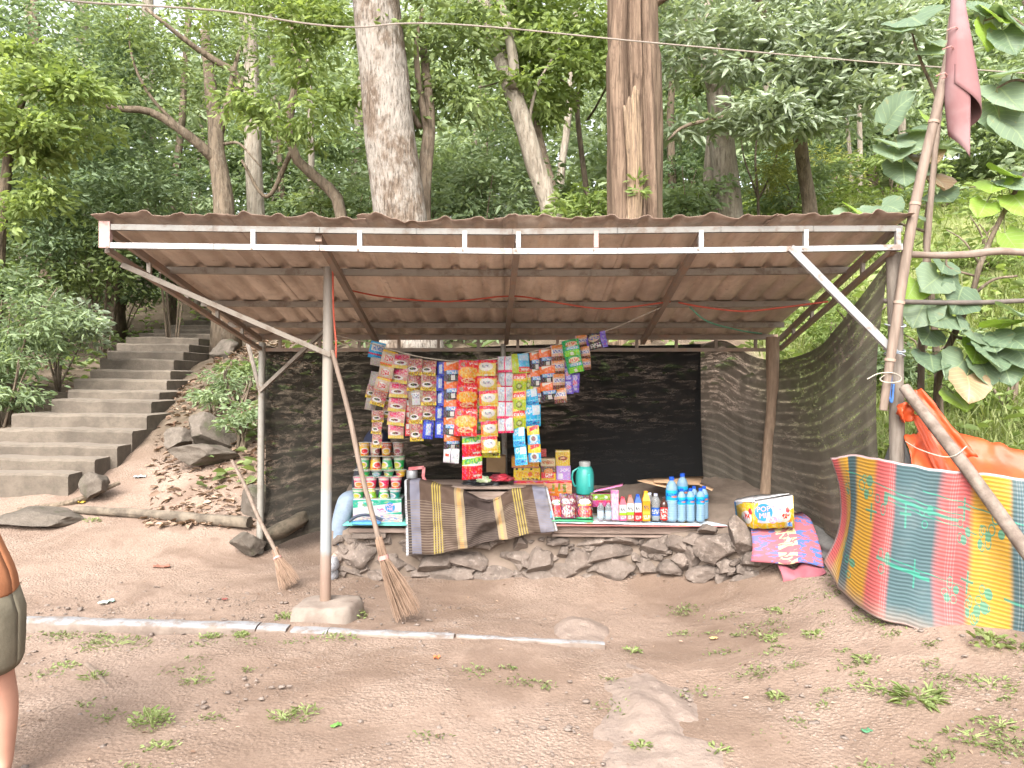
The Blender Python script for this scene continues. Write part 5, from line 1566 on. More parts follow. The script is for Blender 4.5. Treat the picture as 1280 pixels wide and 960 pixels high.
# noodle cups: a tapering paper cup with rolled rim and a foil lid
def cup_mat(name, c1, c2, c3):
    return printed(name, c1, [('rect', 0, .70, 1, .92, c2), ('scrib', 0, .74, 1, .9, W_, 2.0), ('ell', .5, .35, .16, .26, W_), ('ell', .5, .35, .11, .17, c3), ('ell', .0, .4, .14, .2, c2), ('ell', 1., .4, .14, .2, c2), ('scrib', .2, .05, .8, .2, c3, 1.5)])
CUPS = {'yellow': cup_mat('cup_yellow', (.75, .52, .04), (.70, .40, .03), (.62, .08, .04)), 'green': cup_mat('cup_green', (.12, .42, .20), (.55, .62, .50), (.60, .55, .10)),
        'red': cup_mat('cup_red', (.60, .20, .10), (.45, .10, .08), (.70, .50, .12)), 'white': cup_mat('cup_white', (.62, .52, .46), (.42, .12, .10), (.30, .10, .09)),
        'teal': cup_mat('cup_teal', (.06, .30, .24), (.50, .60, .62), (.3, .45, .5)), 'pink': cup_mat('cup_pink', (.72, .04, .16), (.72, .60, .58), (.68, .32, .10)),
        'leaf': cup_mat('cup_leaf', (.08, .38, .13), (.60, .68, .55), (.55, .55, .12)), 'lime': cup_mat('cup_lime', (.30, .50, .10), (.65, .62, .2), (.60, .30, .1))}
M_LID = plain('foil_lid', (.62, .62, .60), (.52, .50, .48), 20, .35, metal=.4)
_cupm = {}
def cup_proto(kind, r, h, flip):
    key = (kind, r, h, flip)
    if key not in _cupm:
        rb, rt = r * .74, r
        if not flip:
            pr = [(rb, 0), (rb * 1.0, .004), (rt * .985, h - .006), (rt * 1.04, h - .004), (rt * 1.04, h), (rt * .98, h + .0005)]
            lid = [(rt * 1.02, h + .0005), (rt * 1.02, h + .002), (0.0001, h + .003)]
        else:
            pr = [(rt * .98, 0), (rt * 1.04, .001), (rt * 1.04, .005), (rt * .985, .007), (rb, h - .003), (rb * .95, h)]
            lid = [(rb * .93, h - .001), (rb * .9, h + .0015), (0.0001, h + .0015)]
        m1 = MB().lathe(pr, n=20).mesh('cup'); m1.materials.append(CUPS[kind])
        m2 = MB().lathe(lid, n=20).mesh('lid'); m2.materials.append(M_LID)
        for m in (m1, m2):
            m.polygons.foreach_set('use_smooth', [True] * len(m.polygons)); m.set_sharp_from_angle(angle=R(40))
        _cupm[key] = (m1, m2)
    return _cupm[key]
def cup(kind, px, pyb, d, r, h, flip, label, rz):
    p = P(px, pyb, d)
    t = thing('noodle_cup', p, label, 'cup', 'instant noodle cups stacked on the left of the deck')
    m1, m2 = cup_proto(kind, r, h, flip)
    link('cup_body', m1, t); link('lid', m2, t)
    t.rotation_euler = (0, 0, rz)
k = 5.98 / F
rows_ = [(624.0, .085, [('leaf', 448, 0, 'dark green'), ('lime', 464, 1, 'lime'), ('leaf', 480, 1, 'white green'), ('teal', 494, 0, 'teal')], 'bottom', .0465),
         (609.8, .088, [('pink', 449, 0, 'pink'), ('pink', 464, 0, 'pink'), ('pink', 480, 0, 'pink'), ('pink', 495, 0, 'pink')], 'second', .0465),
         (595.1, .050, [('leaf', 456, 0, 'green'), ('teal', 471, 0, 'teal'), ('green', 486, 0, 'mixed green'), ('yellow', 501, 0, 'yellow')], 'third', .043),
         (586.6, .105, [('green', 455, 0, 'green'), ('yellow', 469.5, 1, 'yellow'), ('green', 484, 1, 'green'), ('leaf', 499, 0, 'leaf green')], 'fourth', .0455),
         (569.2, .101, [('yellow', 455.5, 0, 'yellow'), ('white', 469, 0, 'reddish white'), ('red', 483, 0, 'orange red'), ('white', 498, 0, 'dark reddish')], 'top', .0445)]
ordn = ['first', 'second', 'third', 'fourth']
for ri, (yb, h, cups, rn, r) in enumerate(rows_):
    for ci, (kind, px, fl, cn) in enumerate(cups):
        cup(kind, px, yb, 5.99 + .012 * ri, r, h, bool(fl), '%s noodle cup, %s from the left in the %s row' % (cn, ordn[ci], rn), rnd.uniform(-.9, .9))
# thin cards between the tiers
for yb, rn in ((610.3, 'second'), (595.5, 'third'), (586.9, 'fourth'), (569.6, 'top')):
    a = P(472, yb, 6.03)
    o = MB().box(a - Vector((0, 0, .0004)), (.36, .14, .0025)).build('card', plain('grey_card', (.30, .28, .25), None, 9, .8), None, smooth=False)
    tag(o, 'thin grey card under the %s row of noodle cups' % rn, 'card', 'cards between the cup rows')

# rubber sandal on the left end
sd_ = thing('sandal', P(455, 651, 5.84), 'blue and black rubber sandal lying left of the green carton', 'sandal')
o = MB().lathe([(.0001, 0), (.045, 0), (.05, .006), (.048, .02), (.0001, .022)], P(458, 655, 5.82), 24, 2.3, 1.0).build('sole', plain('blue_rubber', (.08, .30, .60), (.05, .2, .45), 12, .6), sd_)
MB().tube(curve_pts([P(436, 652, 5.79), P(447, 645, 5.80), P(462, 644, 5.81), P(478, 650, 5.80)], 10), .011, 8).build('strap', plain('black_rubber', (.035, .045, .07), None, 9, .6), sd_)

# cartons right of the sarong
t, w, h = carton('fruit_carton', 'large peach carton with red rim behind the sarong end', 642, 715, 601, 622, 6.05, .25, printed('print_box_peach', (.66, .36, .24), [('rect', 0, .86, 1, 1, (.55, .07, .09)), ('ell', .72, .2, .2, .4, (.66, .24, .08)), ('rect', .66, .4, .70, .85, (.28, .26, .05)), ('rect', .76, .4, .80, .85, (.28, .26, .05)), ('rect', .84, .3, .90, .8, (.2, .18, .05))]), group=GBX)
carton('yellow_box', 'bright yellow box with black notches on the peach carton', 642, 675.5, 585, 600.3, 6.09, .12, printed('print_box_yellow', (.75, .55, .03), [('rect', .08, .82, .16, 1, K_), ('rect', .30, .82, .38, 1, K_), ('rect', .62, .82, .70, 1, K_), ('scrib', .1, .25, .5, .7, (.66, .35, .05)), ('ell', .62, .5, .09, .2, (.65, .2, .1)), ('scrib', .75, .3, .98, .7, (.6, .15, .1)), ('scrib', .3, 0, 1, .16, K_, .6)]), group=GBX)
carton('orange_box', 'orange box lying on top of the bright yellow one', 639.5, 674, 571, 584.6, 6.08, .12, printed('print_box_orange', (.66, .36, .06), [('scrib', .1, .3, .9, .7, (.55, .22, .1)), ('rect', 0, 0, 1, .1, (.6, .25, .2))]), group=GBX)
carton('red_box', 'small dull red box behind the hanging yellow and blue sachets', 668, 683, 562, 571, 6.14, .08, printed('print_box_dullred', (.50, .10, .10), [('rect', 0, .6, .5, 1, (.5, .42, .3))]), group=GBX)
carton('red_food_box', 'dark and red box right of the bright yellow one', 676.5, 695, 583, 600.3, 6.09, .1, printed('print_box_redfood', (.58, .05, .04), [('rect', 0, .58, 1, 1, (.14, .08, .06)), ('ell', .5, .66, .3, .2, (.62, .3, .15)), ('scrib', .25, .2, .75, .5, W_), ('rect', 0, 0, 1, .14, (.66, .45, .08)), ('rect', .85, 0, 1, .5, YEL)]), group=GBX)
carton('cream_box', 'small cream box on the dark and red one', 675.5, 694, 573.5, 582.7, 6.09, .1, printed('print_box_cream', (.60, .52, .36), [('scrib', .1, .3, .9, .7, (.42, .1, .06)), ('ell', .5, .5, .12, .3, (.45, .2, .1))]), group=GBX)
carton('lilac_box', 'lilac box standing under a gold one', 695.5, 713.5, 582.8, 600.3, 6.08, .08, printed('print_box_lilac', (.44, .30, .58), [('rect', .12, .1, .45, .48, (.68, .64, .72)), ('scrib', .25, .6, .85, .85, (.74, .70, .78)), ('rect', .95, 0, 1, 1, (.36, .24, .5))]), group=GBX)
carton('gold_box', 'gold box with a brown bean picture on the lilac one', 694.5, 712.5, 563.5, 582.4, 6.08, .08, printed('print_box_gold', (.60, .44, .14), [('ell', .5, .5, .34, .15, (.22, .06, .03)), ('ell', .5, .52, .16, .05, (.62, .45, .3)), ('rect', 0, .92, 1, 1, (.66, .56, .3)), ('scrib', .2, .72, .8, .86, (.4, .26, .1))]), group=GBX)
carton('brown_carton', 'plain brown carton behind the hanging sachets in the dark', 608, 632, 571, 604, 6.4, .2, plain('brown_card', (.34, .22, .12), (.26, .17, .09), 5, .85), group=GBX)

# teal water jug
j = thing('water_jug', P(731, 617, 6.15), 'teal plastic water jug with a grey lid', 'jug')
jb = P(731, 617, 6.15)
M_TEAL = plain('teal_plastic', (0.031, 0.285, 0.248), (0.025, 0.248, 0.217), 6, .4, spec=.5)
MB().lathe([(.0001, 0), (.066, .0), (.072, .008), (.074, .1), (.073, .15), (.064, .195), (.050, .215), (.042, .22)], jb, 28).build('body', M_TEAL, j)
MB().lathe([(.044, .217), (.045, .222), (.046, .252), (.042, .258), (.0001, .259)], jb, 24).build('lid', plain('grey_plastic', (0.300, 0.312, 0.300), None, 9, .5), j)
MB().tube(curve_pts([jb + Vector((-.055, -.02, .205)), jb + Vector((-.095, -.03, .18)), jb + Vector((-.105, -.03, .13)), jb + Vector((-.09, -.03, .075)), jb + Vector((-.07, -.02, .06))], 14), .008, 8).build('handle', M_TEAL, j)
MB().bar(jb + Vector((.028, -.068, .06)), jb + Vector((.028, -.070, .165)), .022, .012, (0, 1, 0)).build('grip', plain('dark_teal_plastic', (.03, .33, .30), None, 5, .5), j, bevel=.004, smooth=False)

# snack pouches standing on the green mat
def pouch(label, px, pyb, wpx, hpx, d, mat, lean=.25, rz=0.0):
    k = d / F
    w, h = wpx * k, hpx * k
    p = P(px, pyb, d)
    mb = MB()
    for side in (-1, 1):
        rows = []
        for i in range(11):
            t = i / 10
            row = []
            for q in range(9):
                s = q / 8
                e = (math.sin(math.pi * s) ** .6) * (max(0, 1 - t) ** .55) * (1 if t > 0 else 1)
                crimp = .003 * math.sin(s * 40) if t > .88 else 0
                row.append(Vector(((s - .5) * w * (1 - .05 * math.sin(math.pi * t)), side * (.002 + e * .028) + crimp + .004 * mnoise.noise(Vector((s * 4, t * 4, px))), t * h)))
            rows.append(row if side < 0 else row[::-1])
        mb.grid(rows)
    t_ = thing('snack_pouch', p, label, 'snack pouch', 'snack pouches on the deck')
    me = mb.mesh('pouch'); me.materials.append(mat)
    me.polygons.foreach_set('use_smooth', [True] * len(me.polygons))
    o = link('pouch', me, t_)
    o.rotation_euler = (-lean, 0, rz)
    return t_
CHOCO = (.16, .03, .05)
pouch('leftmost red snack pouch, half behind the sarong edge', 696, 648, 18, 28, 5.88, printed('pouch_a', (.35, .05, .05), [('ell', .5, .28, .42, .24, (.66, .06, .06)), ('ell', .5, .7, .38, .12, W_), ('scrib', .2, .62, .8, .78, GRN), ('rect', 0, 0, 1, .06, GRN)]))
pouch('maroon snack pouch with a pale chocolate picture', 711, 648, 22, 31, 5.87, printed('pouch_b', CHOCO, [('ell', .48, .28, .40, .22, (.62, .48, .44)), ('scrib', .1, .08, .9, .48, CHOCO, .7), ('scrib', .15, .58, .85, .78, W_, .8), ('rect', 0, .92, 1, 1, (.1, .02, .03))]), rz=.05)
pouch('dark snack pouch with a red strawberry picture', 731, 648.5, 21, 29, 5.86, printed('pouch_c', (.10, .025, .03), [('ell', .5, .30, .40, .27, (.70, .07, .05)), ('scrib', .2, .2, .85, .45, (.75, .25, .18)), ('ell', .5, .72, .36, .13, W_), ('rect', .1, .55, .9, .62, (.65, .35, .05)), ('rect', 0, 0, 1, .06, GRN)]), rz=-.05)

# small drinks
M_CLEAR = NB('clear_plastic', .08, .5)
M_CLEAR.bsdf.inputs['Transmission Weight'].default_value = .85
M_CLEAR.bsdf.inputs['Base Color'].default_value = (.80, .87, .92, 1)
M_CLEAR.bsdf.inputs['IOR'].default_value = 1.12
M_CLEAR = M_CLEAR.m
M_AQUA = NB('blue_water_plastic', .08, .5)
M_AQUA.bsdf.inputs['Transmission Weight'].default_value = .6
M_AQUA.bsdf.inputs['Base Color'].default_value = (.36, .58, .78, 1)
M_AQUA.bsdf.inputs['IOR'].default_value = 1.18
M_AQUA = M_AQUA.m
M_CAPB = plain('blue_cap', (.012, .07, .42), None, 5, .4)
LAB_AQ = printed('label_water', (.05, .42, .78), [('rect', 0, .75, 1, 1, (.08, .50, .82)), ('scrib', .3, .4, .7, .72, (.02, .1, .45)), ('ell', .56, .42, .10, .10, (.65, .3, .25)), ('rect', 0, 0, 1, .08, (.5, .68, .8))])
def bottle(name, label, px, pyb, d, r, h, mat, cap, lab, labz, ribs=True, group=None, shoulder=.72, neck=.36):
    p = P(px, pyb, d)
    t = thing(name, p, label, 'bottle', group)
    pr = [(.0001, .004), (r * .8, 0), (r, .012)]
    if ribs:
        nrb = 7
        z0, z1 = h * .07, h * labz[0] - .004
        for i in range(nrb):
            a = z0 + (z1 - z0) * i / nrb
            st = (z1 - z0) / nrb
            pr += [(r, a + st * .15), (r, a + st * .55), (r * .95, a + st * .75), (r * .95, a + st * .9)]
    pr += [(r, h * labz[0]), (r, h * shoulder), (r * .93, h * (shoulder + .07)), (r * .62, h * (shoulder + .155)), (r * neck, h * (shoulder + .19)), (r * neck, h * .94)]
    MB().lathe(pr, p, 20).build('body', mat, t)
    rc = r * neck * 1.25
    MB().lathe([(rc, h * .925), (rc * 1.02, h * .93), (rc, h * .995), (rc * .8, h), (.0001, h)], p, 16).build('cap', cap, t)
    if lab:
        MB().lathe([(r * 1.012, h * labz[0]), (r * 1.015, h * labz[0] + .002), (r * 1.015, h * labz[1]), (r * 1.01, h * labz[1] + .001)], p, 20).build('label', lab, t)
    return t
WB = 'water bottles at the right end of the deck'
bottle('water_bottle', 'large clear blue water bottle in front of its twin', 839.5, 651, 5.84, .044, .335, M_AQUA, M_CAPB, LAB_AQ, (.46, .70), group=WB)
bottle('water_bottle', 'large water bottle standing behind the small ones', 853, 645, 6.02, .044, .335, M_AQUA, M_CAPB, LAB_AQ, (.46, .70), group=WB)
bottle('water_bottle', 'small water bottle directly right of the large front bottle', 852, 651.5, 5.83, .033, .248, M_AQUA, M_CAPB, LAB_AQ, (.50, .74), group=WB)
bottle('water_bottle', 'middle small water bottle of the front row', 863, 651.5, 5.83, .033, .250, M_AQUA, M_CAPB, LAB_AQ, (.50, .74), group=WB)
bottle('water_bottle', 'rightmost small water bottle of the front row', 875.5, 651.5, 5.83, .033, .252, M_AQUA, M_CAPB, LAB_AQ, (.50, .74), group=WB)
bottle('water_bottle', 'small water bottle behind the middle one', 867.5, 648, 5.93, .033, .250, M_AQUA, M_CAPB, LAB_AQ, (.50, .74), group=WB)
bottle('water_bottle', 'small water bottle behind the rightmost one', 880, 648, 5.93, .033, .250, M_AQUA, M_CAPB, LAB_AQ, (.50, .74), group=WB)
DRK = 'small drink bottles in a row on the deck'
CAPR = plain('red_cap', (.62, .04, .07), None, 5, .4); CAPO = plain('orange_cap', (.80, .33, .02), None, 5, .4); CAPN = plain('brown_cap', (.26, .10, .07), None, 5, .4); CAPW = plain('pale_cap', (.5, .52, .65), None, 5, .4); CAPK = plain('black_cap', (.05, .03, .03), None, 5, .4)
LWB = printed('label_pale_blue', (.48, .60, .72), [('scrib', .2, .2, .8, .8, W_)])
bottle('drink_bottle', 'clear little bottle with a red cap, left of its twin', 750.8, 650, 5.82, .026, .145, M_CLEAR, CAPR, LWB, (.15, .5), False, DRK, .62, .5)
bottle('drink_bottle', 'clear little bottle with a red cap beside the pink carton', 760.5, 650, 5.82, .026, .145, M_CLEAR, CAPR, LWB, (.15, .5), False, DRK, .62, .5)
def pack(label, px, pyb, d, w, h, body, cap, slant=True):
    """gable drink carton: square body, sloping shoulder, cap"""
    p = P(px, pyb, d)
    t = thing('drink_carton', p, label, 'drink', DRK)
    hb = h * .68
    MB().box(p + Vector((0, 0, hb / 2)), (w, w, hb)).build('body', body, t, smooth=False, bevel=.003)
    MB().box(p + Vector((0, 0, hb + (h - hb) * .42)), (w * .96, w * .96, (h - hb) * .8), taper=.42).build('shoulder', cap, t, smooth=False)
    MB().lathe([(w * .25, h * .9), (w * .26, h * .92), (w * .26, h), (.0001, h)], p, 14).build('cap', cap, t)
def pm(n, c1, c2, c3): return printed(n, c1, [('rect', 0, 0, 1, .34, c2), ('rect', 0, .34, 1, .50, c3), ('scrib', .15, .58, .85, .78, (.12, .12, .15), .7), ('scrib', .1, .1, .9, .3, W_, .7)])
t, w, h = carton('milk_carton', 'tall pink and white milk carton among the small drinks', 764, 773.5, 613.5, 650.3, 5.82, .055, printed('print_milk_pink', (.72, .36, .50), [('scrib', .05, .05, .95, .95, (.78, .66, .72), .7), ('rect', .1, .55, .9, .7, (.74, .55, .62)), ('rect', 0, .9, 1, 1, (.7, .28, .44))]), cat='drink', group=DRK)
pack('white drink carton with a crimson top and green band', 778.3, 650.3, 5.82, .054, .178, pm('dr_a', (.72, .72, .70), (.66, .18, .34), LIM), CAPR)
pack('white drink carton with a brown top and green band', 787.5, 650.3, 5.82, .054, .195, pm('dr_b', (.72, .72, .70), (.40, .22, .17), LIM), CAPN)
pack('white and red drink carton with a blue top', 797, 650.8, 5.82, .054, .2, pm('dr_c', (.74, .73, .72), (.66, .06, .08), (.66, .06, .08)), M_CAPB)
pack('orange drink carton with an orange top', 807.3, 650.8, 5.82, .058, .225, pm('dr_d', (.72, .40, .05), (.70, .40, .08), (.74, .55, .2)), CAPO)
bottle('drink_bottle', 'clear bottle with a blue label behind the red cola bottle', 819.5, 650.5, 5.86, .033, .205, M_CLEAR, CAPW, printed('label_blue', (.04, .16, .62), [('scrib', .3, .2, .7, .8, W_)]), (.2, .48), False, DRK)
bottle('drink_bottle', 'second clear bottle behind the blue labelled one', 812, 649, 5.95, .031, .205, M_CLEAR, CAPW, LWB, (.2, .48), False, DRK)
bottle('drink_bottle', 'dark cola bottle with a red label left of the water bottles', 830, 651, 5.82, .029, .185, plain('cola', (.05, .02, .015), None, 5, .15, spec=.6), CAPK, printed('label_red', (.66, .03, .04), [('scrib', .3, .1, .7, .9, W_, .8)]), (.05, .56), False, DRK, .66)
o = MB().tube([P(826, 618, 5.86), P(831, 614, 5.85), P(836, 620, 5.86)], .016, 8)
# pink carton and cardboard behind
pk = thing('open_pink_carton', P(762, 622, 6.05), 'open pink carton with a green side behind the small drinks', 'box', GBX)
a = P(745, 632, 6.0)
MB().box(a + Vector((.06, .07, .04)), (.2, .14, .1)).build('body', printed('print_pinkgreen', (.56, .12, .26), [('rect', 0, .52, 1, 1, (.30, .44, .08)), ('ell', .2, .75, .06, .12, W_), ('ell', .6, .75, .06, .12, W_)]), pk, smooth=False)
MB().grid([[P(742, 615, 6.0), P(778, 607, 6.0)], [P(746, 611, 6.2), P(779, 604, 6.2)]]).build('flap', plain('pink_card', (.66, .20, .38), None, 6, .7), pk, thick=.004)
M_CARD = plain('cardboard', (.46, .30, .18), (.36, .23, .14), 5, .85, .2)
cb = thing('flattened_cardboard', P(840, 608, 6.3), 'opened brown cardboard lying behind the water bottles', 'cardboard')
MB().grid([[P(797, 601, 6.25), P(838, 611, 6.15)], [P(815, 598, 6.5), P(845, 602, 6.5)]]).build('flap', M_CARD, cb, thick=.005)
MB().grid([[P(818, 603, 6.2), P(874, 606, 6.15)], [P(815, 598, 6.5), P(879, 595.5, 6.5)]]).build('panel', M_CARD, cb, thick=.005)
MB().grid([[P(874, 606, 6.1), P(890, 613.5, 6.0)], [P(874, 603, 6.35), P(892, 611, 6.2)]]).build('flap', M_CARD, cb, thick=.005)

# wooden crate under the sarong, bag and odds and ends on it
cr = thing('wooden_crate', (-.25, 6.1, .43), 'wooden crate hidden under the striped sarong', 'crate')
for z0 in (.48, .56, .64):
    MB().box((-.27, 5.93, z0), (1.02, .02, .06)).build('slat', M_PLANK, cr, smooth=False)
    MB().box((-.27, 6.35, z0), (1.02, .02, .06)).build('slat', M_PLANK, cr, smooth=False)
MB().box((-.77, 6.14, .56), (.02, .40, .22)).build('end_panel', M_PLANK, cr, smooth=False)
MB().box((.23, 6.14, .56), (.02, .40, .22)).build('end_panel', M_PLANK, cr, smooth=False)
MB().box((-.27, 6.14, .70), (1.04, .44, .02)).build('lid', M_PLANK, cr, smooth=False)
def rumple(center, size, seed, amp=.35):
    bm = bmesh.new(); bmesh.ops.create_icosphere(bm, subdivisions=4, radius=1)
    for v_ in bm.verts:
        p = v_.co.copy()
        n_ = mnoise.fractal(p * 1.8 + Vector((seed, 0, 0)), .8, 2, 4)
        rid = abs(mnoise.noise(p * 3.2 + Vector((0, seed, 0))))
        q = p * (1 + amp * n_ - amp * .5 * rid)
        if q.z < -.5: q.z = -.5
        v_.co = Vector((q.x * size[0], q.y * size[1], q.z * size[2])) + Vector(center)
    me = bpy.data.meshes.new('rumpled'); bm.to_mesh(me); bm.free()
    me.polygons.foreach_set('use_smooth', [True] * len(me.polygons))
    return me
me = rumple(P(606, 603, 6.1), (.2, .14, .07), 3); me.materials.append(plain('black_bag', (.02, .02, .022), None, 9, .35, spec=.5))
tag(link('plastic_bag', me), 'crumpled black plastic bag on the covered crate', 'bag')
me = rumple(P(626, 598, 6.0), (.1, .06, .035), 8); me.materials.append(plain('red_packet', (.45, .03, .05), (.12, .02, .03), 14, .4))
tag(link('crumpled_packet', me), 'crumpled red packet on the black bag', 'packet')
me = rumple(P(605, 600, 5.93), (.055, .04, .03), 12); me.materials.append(plain('green_packet', (.35, .50, .22), (.6, .62, .5), 14, .4))
tag(link('crumpled_packet', me), 'small pale green packet in front of the red one', 'packet')
kt = thing('small_stove', P(517, 603, 5.98), 'small grey canister in a red bracket at the left end of the sarong', 'stove')
MB().lathe([(.042, 0), (.043, .003), (.043, .055), (.04, .06), (.0001, .06)], P(515, 603, 5.98) + Vector((0, 0, .035)), 18).build('canister', plain('grey_can', (.26, .27, .28), (.2, .2, .2), 12, .5, metal=.5), kt)
for (p, q) in [((511, 586), (530, 584)), ((530, 584), (529, 596)), ((529, 596), (534, 606))]:
    MB().bar(P(*p, 5.97), P(*q, 5.97), .022, .022).build('bracket', plain('red_bracket', (.36, .06, .07), (.45, .2, .2), 10, .6), kt, smooth=False)

# ------------------------------------------------------------------ striped sarong
b = NB('sarong_cloth', .9, .15)
u, v_ = b.uv()
BRW, DBR, LAV, YLW, TAN = (.064, .042, .031), (.036, .026, .023), (.125, .123, .155), (.26, .20, .05), (.21, .158, .095)
c = b.ramp(u, [(0, (.33, .33, .35)), (.012, K_), (.036, LAV), (.105, BRW), (.345, TAN), (.362, (.33, .20, .08)), (.39, TAN), (.41, DBR), (.615, TAN), (.63, (.33, .20, .08)), (.65, TAN), (.668, BRW), (.89, LAV), (.975, (.10, .10, .11)), (.985, (.33, .33, .35))], 'CONSTANT')
for lo, hi in ((.19, .258), (.75, .818)):
    m = b.band(u, lo, hi)
    ln_ = b.math('GREATER_THAN', b.math('SINE', b.math('MULTIPLY', b.math('SUBTRACT', u, lo), 6.283 * 4.0 / (hi - lo))), -.1)
    c = b.mix(b.math('MULTIPLY', m, ln_), c, YLW)
hl = b.math('GREATER_THAN', b.math('SINE', b.math('MULTIPLY', v_, 6.283 * 34)), .45)
hl = b.math('MULTIPLY', hl, b.math('LESS_THAN', v_, .60))
hl = b.math('MULTIPLY', hl, b.math('SUBTRACT', .62, b.math('MULTIPLY', b.band(u, .41, .615), .25)))
c = b.mix(hl, c, (.155, .125, .10))
c = b.mix(b.math('MULTIPLY', b.smooth(b.noise(b.coord('Object'), 9, 5, .7), .45, .75), .25), c, (.12, .09, .075))
b.color(c)
vv_ = b.n('ShaderNodeCombineXYZ'); b.put(vv_.inputs[0], b.math('MULTIPLY', u, 300)); b.put(vv_.inputs[1], b.math('MULTIPLY', v_, 260))
b.bump(b.noise(vv_.outputs[0], 1, 2, .5), .25, .002)
top_y = [(505, 602), (522, 601), (545, 607), (570, 612), (585, 618), (600, 626), (612, 628), (625, 622), (640, 614), (660, 610), (685, 612)]
bot_y = [(507, 696), (535, 694), (560, 690), (585, 684), (605, 678), (625, 675), (645, 672), (665, 668), (697, 663)]
def interp(tab, t):
    xs = [p[0] for p in tab]; ys = [p[1] for p in tab]
    x = xs[0] + (xs[-1] - xs[0]) * t
    return x, float(np.interp(x, xs, ys))
rows = []
for i in range(44):
    q = i / 43
    row = []
    for j in range(97):
        t = j / 96
        xb, yb = interp(bot_y, t); xt, yt = interp(top_y, t)
        if q < .8:
            s = q / .8
            px, py = xb + (xt - xb) * s, yb + (yt - yb) * s
            d = 5.80 + .05 * s
            fold = .030 * math.sin(t * 25 + 2.5 * math.sin(s * 2)) * (1 - .6 * s) + .012 * mnoise.noise(Vector((t * 30, s * 9, 4))) + .030 * math.sin(t * 9 + 1 + s) * (1 - .4 * s) + .02 * mnoise.noise(Vector((t * 12, s * 5, 1)))
            swag = .035 * math.exp(-((t - .55) / .13) ** 2) * math.sin(s * 9 - (t - .55) * 14)
            p = P(px, py, d - .01) + Vector((0, fold * .9 + swag, 0))
        else:
            s = (q - .8) / .2
            e = P(xt, yt, 5.84)
            p = e + Vector((0, .05 * s + .26 * s, .012 * math.sin(s * 2.5) - .05 * s * s + .012 * mnoise.noise(Vector((t * 14, s * 3, 5)))))
        row.append(p)
    rows.append(row)
sar = thing('sarong', P(600, 690, 5.8), 'brown striped sarong with yellow bands draped over the display', 'cloth')
MB().grid(rows).build('cloth', b.m, sar, thick=.003, angle=180)
MB().box(P(689, 643, 5.77), (.012, .002, .05)).build('cloth_tag', plain('blue_tag', (.12, .25, .55), None, 9, .7), sar, smooth=False)

# ------------------------------------------------------------------ brooms
M_TWIG = plain('broom_twig', (0.300, 0.203, 0.143), (0.203, 0.131, 0.090), 12, .85)
M_PINKT = plain('pink_tie', (0.420, 0.231, 0.210), (0.350, 0.175, 0.161), 12, .7)
def broom(label, top, neck, tie, tipc, spread, hw, n, seed):
    g = random.Random(seed)
    t = thing('twig_broom', tipc, label, 'broom', 'twig brooms')
    MB().tube(curve_pts([top, top.lerp(neck, .33) + Vector((.008, 0, 0)), top.lerp(neck, .66) - Vector((.006, 0, 0)), neck, tie], 16), [hw * .85, hw, hw, hw * 1.05], 10, wob=.08).build('handle', M_BAMB, t)
    mb = MB()
    ax = (tie - neck).normalized()
    down = (tipc - tie)
    side = down.cross(Vector((0, 1, 0))).normalized()
    for i in range(n):
        a = g.uniform(-1, 1); c_ = g.uniform(-1, 1)
        s0 = neck.lerp(tie, g.uniform(-.1, .5)) + side * a * hw * 1.3 + Vector((0, c_ * hw * 1.3, 0))
        m = tie + side * a * hw * 1.5 + Vector((0, c_ * hw * 1.5, 0))
        e = tipc + side * a * spread * g.uniform(.8, 1.1) + Vector((0, c_ * spread * .6, g.uniform(-.005, .05)))
        mid = m.lerp(e, .5) + side * a * spread * .06 + Vector((g.uniform(-.008, .008), g.uniform(-.008, .008), 0))
        mb.tube([s0, m, mid, e], [.0022, .0024, .002, .0011], 4, cap=False)
    mb.build('bristles', M_TWIG, t, angle=180)
    MB().tube([tie + (neck - tie) * .14, tie - (neck - tie) * .05], hw * 2.0, 12).build('binding', M_PINKT, t)
broom('long twig broom leaning on the front steel post', P(415, 438, 4.90), P(473, 672, 4.86), P(479.5, 698, 4.85), P(510, 772, 4.86), .085, .0165, 150, 1)
broom('short twig broom left of the front steel post', P(290, 576, 6.30), P(343, 686, 5.75), P(347, 698, 5.72), P(362, 735, 5.62), .085, .016, 110, 2)

# ------------------------------------------------------------------ printed sleeping mats
def mat_points(top, bot, nu, nv, fold=None):
    tp, bp = curve_pts(top, nu), curve_pts(bot, nu)
    k = min(len(tp), len(bp))
    rows = []
    for i in range(nv + 1):
        t = i / nv
        rows.append([bp[j].lerp(tp[j], t) + (fold(j / (k - 1), t) if fold else Vector((0, 0, 0))) for j in range(k)])
    return rows
b = NB('striped_mat', .7, .35)
u, v_ = b.uv()
CO, YE, SL = (.35, .066, .066), (.37, .195, .018), (.042, .075, .084)
c = b.ramp(u, [(0, CO), (.035, CO), (.06, YE), (.115, YE), (.125, SL), (.155, SL), (.165, YE), (.225, YE), (.245, CO), (.315, CO), (.335, SL), (.50, SL), (.535, CO), (.62, CO), (.65, YE), (.775, YE), (.79, SL), (.93, (.052, .09, .12)), (.95, CO), (1, CO)])
rib = b.math('SINE', b.math('MULTIPLY', v_, 6.283 * 42))
c = b.mix(b.math('MULTIPLY', b.smooth(rib, .1, .9), .45), c, b.mix(.55, c, (.02, .06, .05)))
